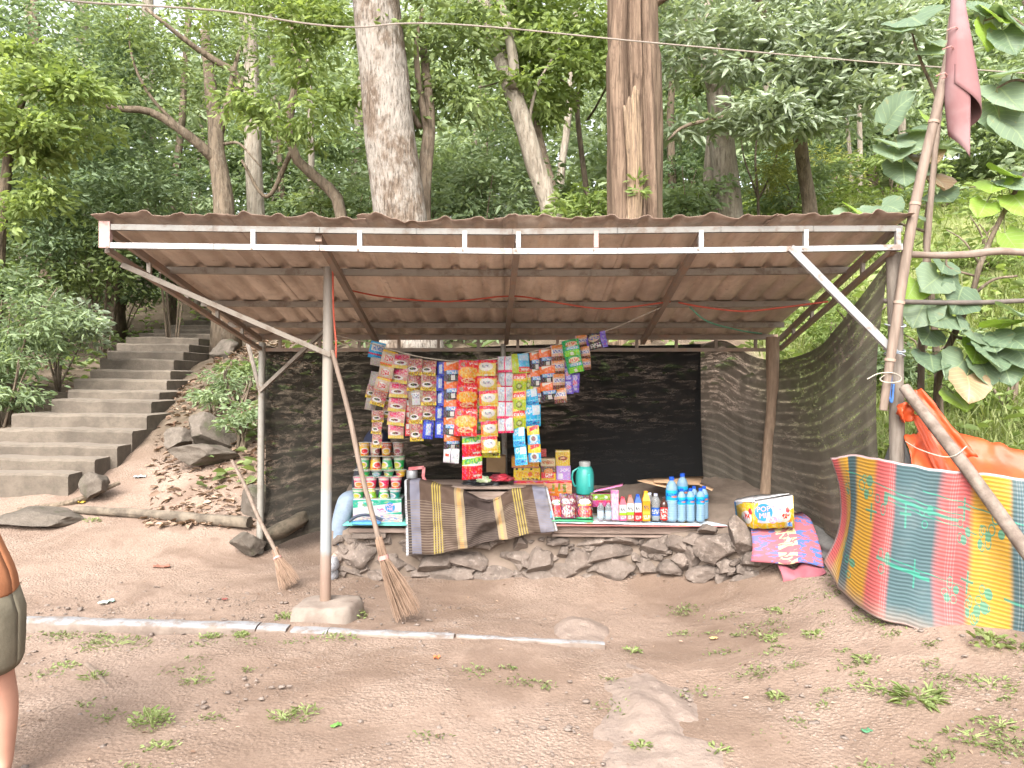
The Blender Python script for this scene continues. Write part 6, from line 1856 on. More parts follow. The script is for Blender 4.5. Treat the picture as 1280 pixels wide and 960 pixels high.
# green woven motif: flower clusters, stems and sprigs in two tiers
motif = None
def add_m(m_):
    global motif
    motif = m_ if motif is None else b.math('MAXIMUM', motif, m_)
def ell(cu, cv, ru, rv, ring):
    du = b.math('DIVIDE', b.math('SUBTRACT', u, cu), ru); dv = b.math('DIVIDE', b.math('SUBTRACT', v_, cv), rv)
    d2 = b.math('ADD', b.math('MULTIPLY', du, du), b.math('MULTIPLY', dv, dv))
    add_m(b.band(d2, .50, 1.0) if ring else b.math('LESS_THAN', d2, 1.0))
gm_ = random.Random(4)
for cu, cv, k_ in ((.085, .76, 5), (.20, .80, 5), (.27, .73, 3), (.47, .70, 3), (.60, .64, 4), (.69, .62, 6), (.74, .70, 4), (.10, .30, 4), (.16, .20, 3), (.30, .36, 3), (.57, .27, 5), (.655, .20, 6), (.70, .28, 5), (.93, .26, 4), (.90, .72, 4)):
    for q_ in range(k_):
        a_ = 6.28 * q_ / k_ + gm_.uniform(0, 1)
        ell(cu + .020 * math.cos(a_), cv + .052 * math.sin(a_), gm_.uniform(.009, .014), gm_.uniform(.026, .042), q_ % 3 != 0)
slant = b.math('ADD', v_, b.math('MULTIPLY', u, .30))
for lo, hi, u0, u1 in ((.862, .884, .28, .58), (.905, .913, .08, .60), (.835, .842, .30, .66), (.445, .468, .27, .50), (.49, .497, .33, .62), (.53, .546, .76, 1.0), (.985, .993, .45, .9)):
    add_m(b.math('MULTIPLY', b.band(slant, lo, hi), b.band(u, u0, u1)))
for u0, lo, hi in ((.375, .60, .76), (.43, .24, .42), (.60, .70, .84), (.625, .28, .42), (.90, .16, .38), (.22, .58, .70)):
    add_m(b.math('MULTIPLY', b.band(u, u0, u0 + .008), b.band(v_, lo, hi)))
    add_m(b.math('MULTIPLY', b.band(u, u0 - .022, u0 + .03), b.band(v_, (lo + hi) / 2, (lo + hi) / 2 + .016)))
c = b.mix(b.math('MULTIPLY', motif, .85), c, (.022, .175, .12))
bord = b.math('MAXIMUM', b.math('MAXIMUM', b.math('LESS_THAN', v_, .013), b.math('GREATER_THAN', v_, .987)), b.math('LESS_THAN', u, .007))
c = b.mix(bord, c, (.34, .24, .24))
th = b.math('MULTIPLY', b.math('GREATER_THAN', b.math('SINE', b.math('MULTIPLY', u, 6.283 * 110)), .6), b.math('GREATER_THAN', b.math('SINE', b.math('MULTIPLY', u, 6.283 * 4)), .93))
c = b.mix(b.math('MULTIPLY', th, .3), c, (.26, .26, .24))
mv = b.coord('Object')
c = b.mix(b.math('MULTIPLY', b.smooth(b.noise(mv, 4, 5, .7), .48, .75), .14), c, (.22, .19, .16))
mud = b.math('MULTIPLY', b.smooth(b.math('ADD', v_, b.math('MULTIPLY', b.noise(mv, 7, 4, .7), .14)), .20, .06), .7)
c = b.mix(mud, c, (.20, .15, .12))
b.color(c)
b.bump(rib, .35, .004)
MATC = b.m
top = [P(1038, 572, 4.88), P(1070, 572, 4.62), P(1110, 575, 4.28), P(1150, 580, 4.12), P(1200, 589, 4.02), P(1240, 595, 3.92), P(1290, 601, 3.85), P(1360, 606, 3.78)]
bot = [P(1029, 702, 4.93), P(1056, 742, 4.6), P(1092, 770, 4.22), P(1140, 785, 4.09), P(1190, 798, 4.0), P(1235, 812, 3.92), P(1290, 824, 3.86), P(1360, 836, 3.8)]
def mfold(s, t):
    e = Vector((0, 0, 0))
    e += Vector((.085, -.02, 0)) * math.exp(-((s - .0) / .10) ** 2) * math.sin(t * math.pi) * 1.0
    e += Vector((0, .06, 0)) * math.exp(-((s - .135) / .035) ** 2) * (1 - .3 * t)
    e += Vector((0, -.04 * math.sin(s * 9), 0)) * math.sin(t * math.pi)
    e += Vector((0, .03 * mnoise.noise(Vector((s * 9, t * 2.5, 2))), .010 * mnoise.noise(Vector((s * 16, 0, 7))) + .012 * math.sin(s * 11) * t))
    return e
o = MB().grid(mat_points(top, bot, 96, 40, mfold)).build('striped_mat', MATC, None, thick=.006, angle=180)
tag(o, 'large red yellow and slate striped plastic mat hung upright on the right', 'mat', 'plastic mats')

b = NB('folded_mat_print', .75, .3)
u, v_ = b.uv()
vec = b.n('ShaderNodeCombineXYZ'); b.put(vec.inputs[0], b.math('MULTIPLY', u, 5)); b.put(vec.inputs[1], b.math('MULTIPLY', v_, 11))
nn = b.noise(vec.outputs[0], 1.0, 3, .55, 1.2)
base = (.30, .085, .10)
pat = b.ramp(u, [(0, (.10, .11, .25)), (.33, (.46, .41, .22)), (.67, (.05, .11, .29))], 'CONSTANT')
c = b.mix(b.math('GREATER_THAN', nn, .52), base, pat)
c = b.mix(b.math('MULTIPLY', b.smooth(b.math('SINE', b.math('MULTIPLY', v_, 300)), .5, 1), .2), c, (.2, .07, .1))
b.color(c)
FM = b.m
fm = thing('folded_mat', P(985, 722, 5.2), 'folded pink and blue mat draped below the noodle carton', 'mat', 'plastic mats')
top = [P(938, 660, 5.50), P(965, 655, 5.52), P(990, 645, 5.54), P(1012, 648, 5.5)]
bot = [P(938, 702, 5.36), P(965, 703, 5.32), P(985, 706, 5.28), P(1005, 704, 5.22), P(1029, 709, 5.16)]
MB().grid(mat_points(top, bot, 24, 16, lambda s, t: Vector((0, -.05 * math.sin(t * 3.1) - .02 * math.sin(s * 7), 0)))).build('upper_fold', FM, fm, thick=.006, angle=180)
top = [P(970, 703, 5.36), P(990, 710, 5.33), P(1005, 704, 5.30), P(1029, 709, 5.16)]
bot = [P(979, 729, 5.26), P(995, 727, 5.22), P(1010, 724, 5.17), P(1030, 716, 5.10)]
MB().grid(mat_points(top, bot, 24, 10, lambda s, t: Vector((0, -.04 * math.sin(t * 3.1), .01 * math.sin(s * 12))))).build('lower_fold', plain('pink_mat', (.33, .10, .12), (.24, .075, .095), 7, .75), fm, thick=.006, angle=180)
MB().grid([[P(938, 660, 5.50), P(1012, 648, 5.5)], [P(945, 650, 5.8), P(1002, 640, 5.8)]]).build('flat_part', FM, fm, thick=.006)

# yellow and white noodle carton on it
nc_ = thing('noodle_carton', P(955, 661, 5.45), 'torn yellow and white noodle carton with a round blue emblem', 'box')
A_, B_ = P(942, 661, 5.42), P(993, 659.5, 5.38)
C2, E2 = P(943, 629, 5.44), P(991, 620, 5.40)
L0, L1 = P(921, 652, 5.66), P(918, 627, 5.68)
b1, b2 = P(985, 650, 5.62), P(984, 619, 5.63)
fr_m = printed('print_noodle_front', (.74, .74, .78), [('rect', 0, 0, 1, .20, YEL), ('diag', .78, -1.2, 1, -.28, YEL, -.9), ('ell', .02, .6, .10, .7, YEL), ('rect', .82, .03, .95, .18, (.72, .76, .82)), ('scrib', .84, .04, .94, .17, BLU, 2.), ('ell', .80, .38, .13, .2, W_), ('scrib', .70, .30, .90, .48, RED, 1.2), ('ell', .86, .58, .05, .1, RED), ('scrib', .46, .58, .70, .84, (.66, .32, .42), 1.3), ('ell', .48, .27, .1, .12, (.70, .42, .5)), ('scrib', .40, .2, .56, .34, (.75, .7, .74), 1.5)])
MB().grid([[A_.lerp(B_, i / 8) + Vector((0, .008 * math.sin(i * 1.3), .004 * math.sin(i * 2.1))) for i in range(9)], [C2.lerp(E2, i / 8) + Vector((0, .008 * math.sin(i * 1.9), .005 * math.sin(i * 1.7))) for i in range(9)]]).build('front_panel', fr_m, nc_, thick=.004)
MB().grid([[L0, A_], [L1, C2]]).build('side_panel', printed('print_noodle_side', (.72, .73, .77), [('diag', 0, -1, 1, .75, YEL, -.55), ('ell', .6, .35, .3, .25, W_), ('scrib', .4, .25, .8, .5, RED), ('ell', .8, .62, .12, .12, RED), ('rect', 0, 0, .08, 1, (.1, .35, .65))]), nc_, thick=.004)
MB().grid([[B_, b1], [E2, b2]]).build('side_panel', plain('carton_side', YEL, (.6, .55, .4), 6, .6), nc_, thick=.004)
MB().grid([[C2, E2], [P(944, 625, 5.55), P(990, 618.5, 5.5)]]).build('top_flap', plain('white_card', (0.420, 0.414, 0.420), (0.360, 0.348, 0.360), 6, .7), nc_, thick=.004)
MB().grid([[L1, P(940, 627, 5.5)], [P(921, 624, 5.75), P(944, 619, 5.72)]]).build('top_flap', plain('white_card', (.7, .7, .7)), nc_, thick=.004)
MB().grid([[P(944, 619, 5.7), P(962, 618.6, 5.66), b2], [P(940, 628, 5.5), P(960, 622, 5.58), E2 + Vector((-.01, .04, .01))]]).build('back_flap', plain('white_card', (.7, .7, .7)), nc_, thick=.004)
ec = A_.lerp(B_, .24).lerp(C2.lerp(E2, .24), .60) + Vector((0, -.006, 0))
rz = math.atan2((B_ - A_).y, (B_ - A_).x)
em = disc(nc_, ec, .061, (R(90) - .02, R(-6), rz), EMB)
text_mesh('lettering', 'POP', .052, LET_P, em, wloc(em), (0, 0, 0)).location = (0, .022, .0014)
text_mesh('lettering', 'MIE', .052, LET_P, em, wloc(em), (0, 0, 0)).location = (.004, -.024, .0014)
lt = text_mesh('lettering', '24', .032, LET_B, nc_, A_.lerp(B_, .885).lerp(C2.lerp(E2, .885), .10) + Vector((0, -.007, 0)), (R(90), 0, rz))

# ------------------------------------------------------------------ orange tarpaulin
b = NB('orange_tarp', .45, .4)
v = b.coord('Object')
f = b.noise(v, 6, 5, .6)
b.color(b.mix(b.smooth(f, .35, .65), (.52, .085, .022), (.44, .065, .02)))
tr = b.n('ShaderNodeBsdfTranslucent'); tr.inputs['Color'].default_value = (.8, .14, .05, 1)
mx = b.n('ShaderNodeMixShader'); mx.inputs[0].default_value = .25
b.t.links.new(b.bsdf.outputs[0], mx.inputs[1]); b.t.links.new(tr.outputs[0], mx.inputs[2]); b.t.links.new(mx.outputs[0], b.out.inputs['Surface'])
b.bump(b.noise(v, 7, 3, .5, .8), .3, .012)
TARP = b.m
tp = thing('orange_tarpaulin', P(1190, 600, 4.35), 'crumpled bright orange tarpaulin bundled behind the striped mat', 'tarpaulin')
def crease(a, s):
    return lambda u_, t: Vector((0, a * mnoise.noise(Vector((u_ * 4, t * 2.5, s))) + .35 * a * mnoise.noise(Vector((u_ * 10 + t * 7, t * 2, s + 3))), .3 * a * mnoise.noise(Vector((u_ * 9, t * 4, s + 1)))))
MB().grid(mat_points([P(1182, 538, 4.55), P(1215, 546, 4.5), P(1245, 555, 4.45), P(1290, 566, 4.35), P(1360, 575, 4.3)], [P(1150, 592, 4.32), P(1200, 618, 4.2), P(1240, 630, 4.15), P(1290, 650, 4.1), P(1360, 650, 4.05)], 40, 18, crease(.07, 1))).build('sheet', TARP, tp, thick=.004, angle=180)
MB().grid(mat_points([P(1140, 490, 4.46), P(1151, 485, 4.46)], [P(1196, 575, 4.3), P(1222, 570, 4.3)], 8, 18, crease(.04, 6))).build('fold', TARP, tp, thick=.004, angle=180)
MB().grid(mat_points([P(1121, 512, 4.38), P(1127, 504, 4.36), P(1136, 503, 4.36), P(1141, 512, 4.37)], [P(1126, 525, 4.38), P(1131, 528, 4.36), P(1140, 526, 4.36), P(1148, 524, 4.37)], 12, 8, crease(.05, 9))).build('fold', TARP, tp, thick=.004, angle=180)
MB().grid(mat_points([P(1130, 545, 4.42), P(1160, 540, 4.42), P(1200, 545, 4.42)], [P(1146, 600, 4.25), P(1180, 612, 4.2), P(1226, 625, 4.18)], 24, 14, crease(.06, 13))).build('fold', TARP, tp, thick=.004, angle=180)
MB().grid(mat_points([P(1140, 520, 4.37), P(1150, 519, 4.36)], [P(1175, 600, 4.22), P(1197, 602, 4.2)], 8, 16, crease(.03, 17))).build('fold', TARP, tp, thick=.004, angle=180)

# ------------------------------------------------------------------ poles and rails at the right corner
o = MB().tube(curve_pts([P(1130, 484, 4.36), P(1160, 523, 4.22), P(1210, 588, 3.98), P(1300, 712, 3.62), P(1390, 830, 3.4)], 20), [.030, .031, .033, .034, .035], 14, wob=.07).build('slanting_pole', plain('peeled_wood', (0.190, 0.153, 0.126), (0.109, 0.082, 0.065), 6, .85, .5, stretch=(2, 2, 2)), None)
tag(o, 'thick peeled pole slanting down in front of the orange tarpaulin', 'pole')
tb = thing('bamboo_pole', P(1104, 512, 4.36), 'tall bamboo pole tied to the right corner post', 'pole')
pl = curve_pts([P(1104, 513, 4.37), P(1111, 460, 4.37), P(1119, 410, 4.36), P(1144, 255, 4.34), P(1175, 120, 4.32), P(1204, -5, 4.3), P(1235, -130, 4.28)], 28)
MB().tube(pl, [.022, .024, .027, .028, .026, .025, .022], 12, wob=.04).build('pole', M_BAMB, tb)
for t_ in (.22, .38, .53, .66, .79):
    p = pl[int(t_ * (len(pl) - 1))]; q = pl[int(t_ * (len(pl) - 1)) + 1]
    dd = (q - p).normalized() * .008
    MB().tube([p - dd, p + dd], .031, 12).build('node_ring', plain('bamboo_node', (.30, .22, .17), None, 6, .8), tb)
# cord lashings on the corner post
for (px, py, r_, lab) in ((1118, 438, .052, 'upper turn of slate cord lashing the white brace to the corner post'), (1118, 443, .05, 'lower turn of slate cord lashing the white brace to the corner post'), (1119, 407, .05, 'slate cord tying the bamboo pole to the post above the brace'), (1122, 310, .045, 'slate cord at the very top of the corner post')):
    c0 = P(px, py, 4.43)
    pts = [c0 + Vector((math.cos(a) * r_, math.sin(a) * r_ * 1.35, .012 * math.sin(a * 1.3 + py))) for a in np.linspace(0, 6.28, 18)]
    tag(MB().tube(pts, .005, 5).build('cord_lashing', plain('slate_cord', (.16, .20, .24), (.3, .3, .3), 14, .8), None), lab, 'cord', 'cord lashings on the corner post')
c0 = P(1112, 476, 4.38)
cord('white_twine', [P(1084, 474, 4.3), P(1098, 467, 4.32), P(1115, 466, 4.34), P(1126, 471, 4.36), P(1124, 477, 4.36), P(1108, 478, 4.32), P(1100, 474, 4.33), P(1106, 469, 4.37)], .0035, M_TWINE, 'loose white twine loop round the corner post', 30)
cord('white_twine', [P(1132, 552, 4.32), P(1150, 562, 4.15), P(1180, 571, 4.05), P(1196, 568, 4.0), P(1208, 558, 4.05)], .003, M_TWINE, 'pale twine hanging round the slanting pole', 24)
cord('blue_rope', [P(1113, 440, 4.40), P(1114, 470, 4.40), P(1112, 495, 4.40), P(1115, 502, 4.40), P(1117, 480, 4.41)], .006, plain('blue_rope', (.05, .15, .42), None, 10, .7), 'blue rope loop hanging beside the corner post', 20)
tag(MB().tube(curve_pts([P(1128, 317, 4.5), P(1165, 319, 4.55), P(1210, 318, 4.6), P(1250, 314, 4.62), P(1300, 317, 4.65), P(1380, 322, 4.7)], 18), [.019, .02, .022, .023, .022, .022], 10, wob=.14).build('branch_rail', plain('pale_branch', (0.216, 0.168, 0.138), (0.144, 0.108, 0.084), 7, .85, .3), None), 'crooked pale branch rail running right from the roof corner', 'rail')
tag(MB().tube(curve_pts([P(1100, 376, 4.9), P(1160, 378, 4.95), P(1230, 378, 5.0), P(1300, 375, 5.05), P(1380, 374, 5.1)], 14), .016, 10).build('dark_rail', plain('dark_pipe', (.10, .085, .075), (.16, .13, .11), 7, .7), None), 'thin dark rail below the crooked branch rail', 'rail')
tag(MB().tube(curve_pts([G(1150, 5.4), P(1152, 420, 5.35), P(1158, 320, 5.3), P(1166, 220, 5.28), P(1174, 140, 5.25)], 14), [.024, .022, .02, .018], 10, wob=.08).build('support_stake', M_BAMB, None), 'thin stake standing behind the tall bamboo pole', 'pole')

# faded pink cloth rolled round the bamboo pole
b = NB('faded_pink_cloth', .9, .1)
v = b.coord('Object')
c = b.mix(b.smooth(b.noise(v, 3, 4, .6), .4, .6), (.20, .105, .105), (.235, .15, .15))
gm = b.n('ShaderNodeNewGeometry').outputs['Backfacing']
c = b.mix(b.math('MULTIPLY', gm, .75), c, (.20, .18, .195))
b.color(c)
b.bump(b.noise(v, 60, 3, .6), .2, .002)
PC = b.m
fl = thing('rolled_cloth', P(1200, 180, 4.3), 'faded pink cloth hanging from the tall bamboo pole', 'cloth')
rows = []
for i in range(22):
    t = i / 21
    row = []
    for j in range(41):
        s = j / 40
        an = -2.5 + s * 7.2
        rr = (.012 + .085 * (1 - t) ** .8 * 1.0) * (1 - .25 * s)
        cx = 1196 + 14 * (1 - t) + (0 if t < .9 else 0)
        lowy = 108 + 95 * s + 10 * math.sin(s * 6)
        py = lowy + (-25 - lowy) * t
        cx = 1196 + 10 * (py + 25) / 230 * 1.0
        p = P(cx, py, 4.27)
        wr_ = (.02 + .075 * min(1, max(0, (py + 25) / 150))) * (1 - .5 * s * max(0, (py - 90) / 120 if py > 90 else 0))
        row.append(p + Vector((math.cos(an) * wr_, math.sin(an) * wr_, 0)))
    rows.append(row)
MB().grid(rows).build('cloth', PC, fl, thick=.003, angle=180)
for py in (38, 62, 95):
    pp = P(1190 - (py - 40) * .24, py, 4.25)
    MB().tube(curve_pts([pp + Vector((-.03, 0, 0)), pp + Vector((0, -.035, .004)), pp + Vector((.03, 0, -.004)), pp + Vector((.02, .03, 0))], 8), .004, 5).build('tie', M_PINKT, fl)

# ------------------------------------------------------------------ broad-leaved saplings at the right: every leaf its own
def bigleaf(name, seed, hole=False):
    """heart-shaped leaf with raised veins; base at the origin, growing along +Y, unit length"""
    nu, nv = 12, 16
    g = random.Random(seed)
    rows = []
    for i in range(nv + 1):
        t = i / nv
        w = .58 * (math.sin(math.pi * min(1, (t * .92 + .10)) ** .80)) ** .72 if t < 1 else .0
        if i == 0: w = .30
        row = []
        for j in range(nu + 1):
            s = j / nu * 2 - 1
            y = t - (.16 * (1 - t) ** 3 * abs(s) ** 1.2 if True else 0)
            vein = .018 * abs(math.sin(t * 16 - abs(s) * 5)) * (1 - abs(s) * .3)
            z = .10 * abs(s) ** 1.3 * (1 - .4 * t) - .22 * t * t + vein + .03 * math.sin(s * 5 + t * 6 + seed)
            row.append(Vector((s * w * (1 + .04 * math.sin(t * 20 + seed)), y, z)))
        rows.append(row)
    me = MB().grid(rows).mesh(name)
    me.polygons.foreach_set('use_smooth', [True] * len(me.polygons))
    return me
def bl_mat(name, c1, c2, trans):
    b = NB(name, .5, .35)
    u, v_ = b.uv()
    oi = b.n('ShaderNodeObjectInfo')
    a = b.math('ABSOLUTE', b.math('SUBTRACT', u, .5))
    vein = b.math('MAXIMUM', b.math('LESS_THAN', a, .018), b.math('GREATER_THAN', b.math('SINE', b.math('MULTIPLY', b.math('SUBTRACT', v_, b.math('MULTIPLY', a, .55)), 48)), .965))
    c = b.mix(oi.outputs['Random'], c1, c2)
    c = b.mix(b.math('MULTIPLY', vein, .45), c, (.34, .42, .22))
    c = b.mix(b.math('MULTIPLY', b.smooth(b.noise(b.coord('Object'), 5, 4, .7), .60, .72), .6), c, (.30, .24, .10))
    b.color(c)
    tr = b.n('ShaderNodeBsdfTranslucent'); b.put(tr.inputs['Color'], b.mix(1, c, (1, 1, .5), 'MULTIPLY'))
    mx = b.n('ShaderNodeMixShader'); mx.inputs[0].default_value = trans
    b.t.links.new(b.bsdf.outputs[0], mx.inputs[1]); b.t.links.new(tr.outputs[0], mx.inputs[2]); b.t.links.new(mx.outputs[0], b.out.inputs['Surface'])
    return b.m
BL = [bl_mat('big_leaf_green', (.125, .185, .115), (.20, .265, .175), .4), bl_mat('big_leaf_bright', (.20, .32, .05), (.26, .38, .07), .45), bl_mat('big_leaf_dry', (.22, .145, .085), (.27, .19, .11), .2)]
BLM = {}
for mi in range(3):
    for k_ in range(3):
        m_ = bigleaf('leaf', k_ * 2.1 + 1); m_.materials.append(BL[mi]); BLM[(mi, k_)] = m_
def sapling(label, stems, leaves, seed):
    g = random.Random(seed)
    base = stems[0][0][0]
    t = thing('broad_leaved_sapling', base, label, 'sapling', 'broad leaved saplings at the right')
    mb = MB()
    nodes = []
    for ctrl, a, b_ in stems:
        pts = curve_pts(ctrl, 16, .02, seed)
        mb.tube(pts, [a, (a + b_) / 2, b_], 8, wob=.1, seed=seed)
        nodes += pts
    mb.build('stem', BK_MID, t, angle=180)
    for (px, py, d, size, mi) in leaves:
        p = P(px, py, d)
        near_ = min(nodes, key=lambda q: (q - p).length)
        k = size * d / F
        dirv = (p - near_)
        dirv.z *= .5
        if dirv.length < .02: dirv = Vector((g.uniform(-1, 1), -.3, 0))
        dirv = (dirv.normalized() + Vector((g.uniform(-.5, .5), -.45, -.45 + g.uniform(-.2, .2)))).normalized()
        nrm_ = (Vector((0, -.75, .65)) + Vector((g.uniform(-.45, .45), g.uniform(-.3, .3), g.uniform(-.2, .2)))).normalized()
        x_ = dirv.cross(nrm_).normalized(); z_ = x_.cross(dirv)
        o = link('leaf', BLM[(mi, g.randrange(3))], t)
        st = p - dirv * k * .5
        o.matrix_world = Matrix.Translation(Vector((0, 0, 0))) @ Matrix((x_, dirv, z_)).transposed().to_4x4()
        o.location = st - base
        o.scale = (k * g.uniform(.9, 1.1),) * 3
        if (near_ - st).length > .03:
            MB().tube(curve_pts([near_, near_.lerp(st, .5) + Vector((0, 0, .02)), st], 6), .004, 5).build('petiole', plain('petiole', (.18, .20, .09), None, 8, .7), t)
sapling('leafy sapling with big heart shaped leaves over the two rails', [([G(1168, 5.3), P(1172, 480, 5.25), P(1192, 420, 5.2), P(1214, 370, 5.15), P(1222, 335, 5.1), P(1245, 280, 5.05), P(1285, 205, 5.0)], .026, .014),
         ([P(1214, 370, 5.15), P(1240, 350, 5.05), P(1270, 345, 5.0)], .012, .007), ([P(1192, 420, 5.2), P(1230, 430, 5.0), P(1262, 425, 4.95)], .012, .006), ([P(1216, 345, 5.1), P(1184, 335, 5.1), P(1181, 322, 5.1)], .009, .006)],
        [(1165, 352, 5.0, 46, 0), (1150, 390, 5.0, 44, 0), (1178, 398, 4.95, 52, 0), (1200, 372, 5.0, 50, 0), (1212, 412, 4.95, 54, 0), (1240, 428, 4.9, 50, 0), (1258, 402, 4.9, 48, 1), (1242, 445, 4.85, 46, 0), (1270, 424, 4.85, 52, 0),
         (1196, 460, 4.95, 46, 0), (1166, 452, 5.0, 44, 0), (1140, 362, 5.05, 34, 1), (1180, 332, 5.05, 40, 0), (1233, 465, 4.9, 40, 0), (1258, 462, 4.9, 44, 0), (1275, 390, 4.8, 50, 0), (1212, 484, 4.85, 44, 2), (1220, 442, 4.95, 40, 1), (1160, 420, 5.05, 40, 0), (1278, 445, 4.85, 40, 0), (1200, 500, 4.95, 36, 1)], 1)
sapling('tall sapling with hanging big leaves behind the bamboo pole', [([G(1176, 5.9), P(1170, 420, 5.85), P(1160, 300, 5.8), P(1168, 210, 5.75), P(1178, 110, 5.7), P(1190, 20, 5.7)], .03, .016),
         ([P(1165, 230, 5.75), P(1140, 195, 5.6), P(1120, 180, 5.55)], .012, .006), ([P(1160, 290, 5.8), P(1110, 275, 5.6), P(1070, 268, 5.5)], .012, .006), ([P(1175, 130, 5.7), P(1150, 70, 5.6), P(1140, 30, 5.6)], .014, .006)],
        [(1122, 135, 5.5, 46, 0), (1136, 180, 5.5, 48, 0), (1120, 178, 5.45, 46, 0), (1150, 160, 5.5, 40, 0), (1160, 195, 5.5, 36, 2), (1148, 205, 5.5, 42, 0), (1182, 185, 5.5, 40, 0), (1130, 215, 5.5, 42, 0), (1118, 190, 5.45, 44, 0), (1175, 225, 5.5, 36, 2),
         (1072, 262, 5.45, 34, 1), (1058, 268, 5.45, 30, 0), (1085, 268, 5.45, 30, 0), (1115, 258, 5.4, 38, 0), (1150, 270, 5.4, 44, 0), (1145, 22, 5.5, 60, 0), (1160, 48, 5.5, 54, 0), (1130, 34, 5.5, 50, 0), (1176, 62, 5.5, 44, 0), (1165, 150, 5.6, 36, 1), (1180, 245, 5.5, 36, 0)], 2)
sapling('sapling at the right edge with leaves above the grassy bank', [([G(1310, 5.4), P(1312, 400, 5.3), P(1318, 280, 5.2), P(1316, 160, 5.1), P(1305, 60, 5.0), P(1280, 0, 4.9)], .03, .014), ([P(1318, 250, 5.2), P(1280, 225, 5.1), P(1250, 230, 5.05)], .012, .006), ([P(1312, 110, 5.0), P(1270, 100, 4.9), P(1245, 110, 4.9)], .012, .006), ([P(1300, 50, 5.0), P(1260, 20, 4.9), P(1230, 25, 4.9)], .012, .006)],
        [(1262, 118, 4.85, 62, 0), (1272, 165, 4.85, 56, 0), (1250, 150, 4.9, 44, 0), (1275, 85, 4.8, 50, 0), (1250, 20, 4.85, 46, 1), (1272, 28, 4.85, 50, 0), (1235, 45, 4.9, 38, 1), (1262, 50, 4.85, 40, 0), (1240, 22, 4.95, 36, 0), (1260, 215, 4.95, 40, 1), (1275, 228, 4.95, 44, 0), (1240, 232, 5.0, 38, 1), (1228, 262, 5.0, 34, 1), (1278, 255, 4.95, 40, 1), (1268, 305, 5.0, 36, 1), (1222, 8, 4.95, 38, 0)], 3)

# ------------------------------------------------------------------ weeds on the dirt
def gp(px, py):
    """ground point seen at a pixel: march along the view ray"""
    d = 2.5
    while d < 12:
        p = P(px, py, d)
        if p.z <= H(p.x, p.y): return Vector((p.x, p.y, H(p.x, p.y)))
        d += .01
    return p
WG = 'weeds growing on the dirt clearing'
WEED = leaf_mat('weed_leaf', (.15, .20, .06), (.31, .37, .16), trans=.45)
def weed(label, px, py, r, h, n, seed, L=.03, wr=.45, px_w=None):
    L *= .72; h *= .85
    if seed not in (1, 13, 23, 24): n = int(n * .8)
    base = gp(px, py)
    t = thing('weed', base, label, 'weed', WG)
    g = np.random.default_rng(seed)
    a = g.uniform(0, 6.28, n); rr = r * np.sqrt(g.random(n)); z = h * g.random(n) * (1 - .5 * rr / r)
    C = np.stack([rr * np.cos(a) * 1.2, rr * np.sin(a) * .8, z], 1)
    an = a + g.normal(0, .8, n)
    D = np.stack([np.cos(an), np.sin(an), g.uniform(-.1, .9, n)], 1)
    N = np.array([0, 0, 1.]) + g.normal(size=(n, 3)) * .4
    ln = L * g.uniform(.6, 1.4, n)
    link('leaves', leaf_mesh('leaves', C, D, N, ln, ln * wr, WEED), t)['kind'] = 'stuff'
    mb = MB()
    for k_ in range(7):
        an_ = g.uniform(0, 6.28); q = g.uniform(.3, .9) * r
        mb.tube([base - Vector((0, 0, .01)), base + Vector((q * .4 * math.cos(an_), q * .3 * math.sin(an_), h * .5)), base + Vector((q * math.cos(an_), q * .7 * math.sin(an_), h * .85))], [.003, .0025, .0015], 4)
    mb.build('stems', plain('weed_stem', (.22, .26, .10), None, 9, .8), t)
weed('bushy little weed in the left foreground', 190, 908, .075, .10, 200, 1, .03)
weed('flat weed just below the bushy one', 200, 936, .06, .03, 70, 2, .028)
weed('weed tuft right of a grey pebble in the foreground', 352, 898, .055, .035, 70, 3, .035, .25)
weed('second tuft right beside the foreground pebble weed', 382, 892, .05, .04, 70, 4, .035, .25)
weed('weed trailing over the kerb left of the footing', 185, 784, .05, .07, 60, 5)
weed('weed sprouting beside the concrete footing, on its left', 356, 775, .045, .07, 80, 6)
weed('weed growing along the right side of the concrete footing', 443, 772, .07, .07, 120, 7)
weed('low grass along the front of the left kerb', 145, 808, .16, .035, 170, 8, .04, .2)
weed('small tuft in front of the kerb middle', 262, 798, .05, .03, 70, 9)
weed('second small tuft in front of the kerb middle', 302, 796, .05, .03, 70, 10)
weed('pale weeds below the footing with a yellow scrap', 420, 800, .10, .03, 110, 11, .03, .3)
weed('leafy plant in front of the big striped mat', 1237, 808, .07, .09, 60, 12, .055, .7)
weed('tall bright rosette in the right foreground', 1148, 878, .085, .06, 90, 13, .085, .22)
weed('spreading weed left of the bright rosette', 1095, 862, .10, .02, 130, 14, .03)
weed('weed patch in the middle of the right dirt, upper one', 978, 765, .09, .02, 120, 15)
weed('weed patch in the middle of the right dirt, lower one', 970, 800, .08, .02, 110, 16)
weed('weed patch right of the middle patches', 1025, 795, .08, .02, 110, 17)
weed('small weed clump before the mat left fold', 1082, 826, .06, .025, 80, 18)
weed('grass strip along the lower edge of the striped mat', 1100, 778, .12, .03, 150, 19, .04, .2)
weed('weed at the right edge below the mat', 1240, 858, .12, .03, 120, 20)
weed('low weeds in the bottom right corner', 1215, 925, .10, .03, 140, 21)
weed('second low weed in the bottom right corner', 1250, 908, .09, .03, 110, 22)
weed('leafy weed under the folded pink mat', 935, 708, .10, .12, 110, 23, .05, .6)
weed('weed between wall stones below the water bottles', 885, 711, .08, .06, 100, 24, .04, .5)
weed('weed growing from the middle of the stone wall', 780, 678, .05, .06, 50, 25, .04, .5)
weed('weed at the wall foot below the sarong', 556, 706, .06, .07, 80, 26, .035, .3)
weed('weed at the wall foot right of the sarong', 612, 704, .06, .07, 80, 27, .04, .3)
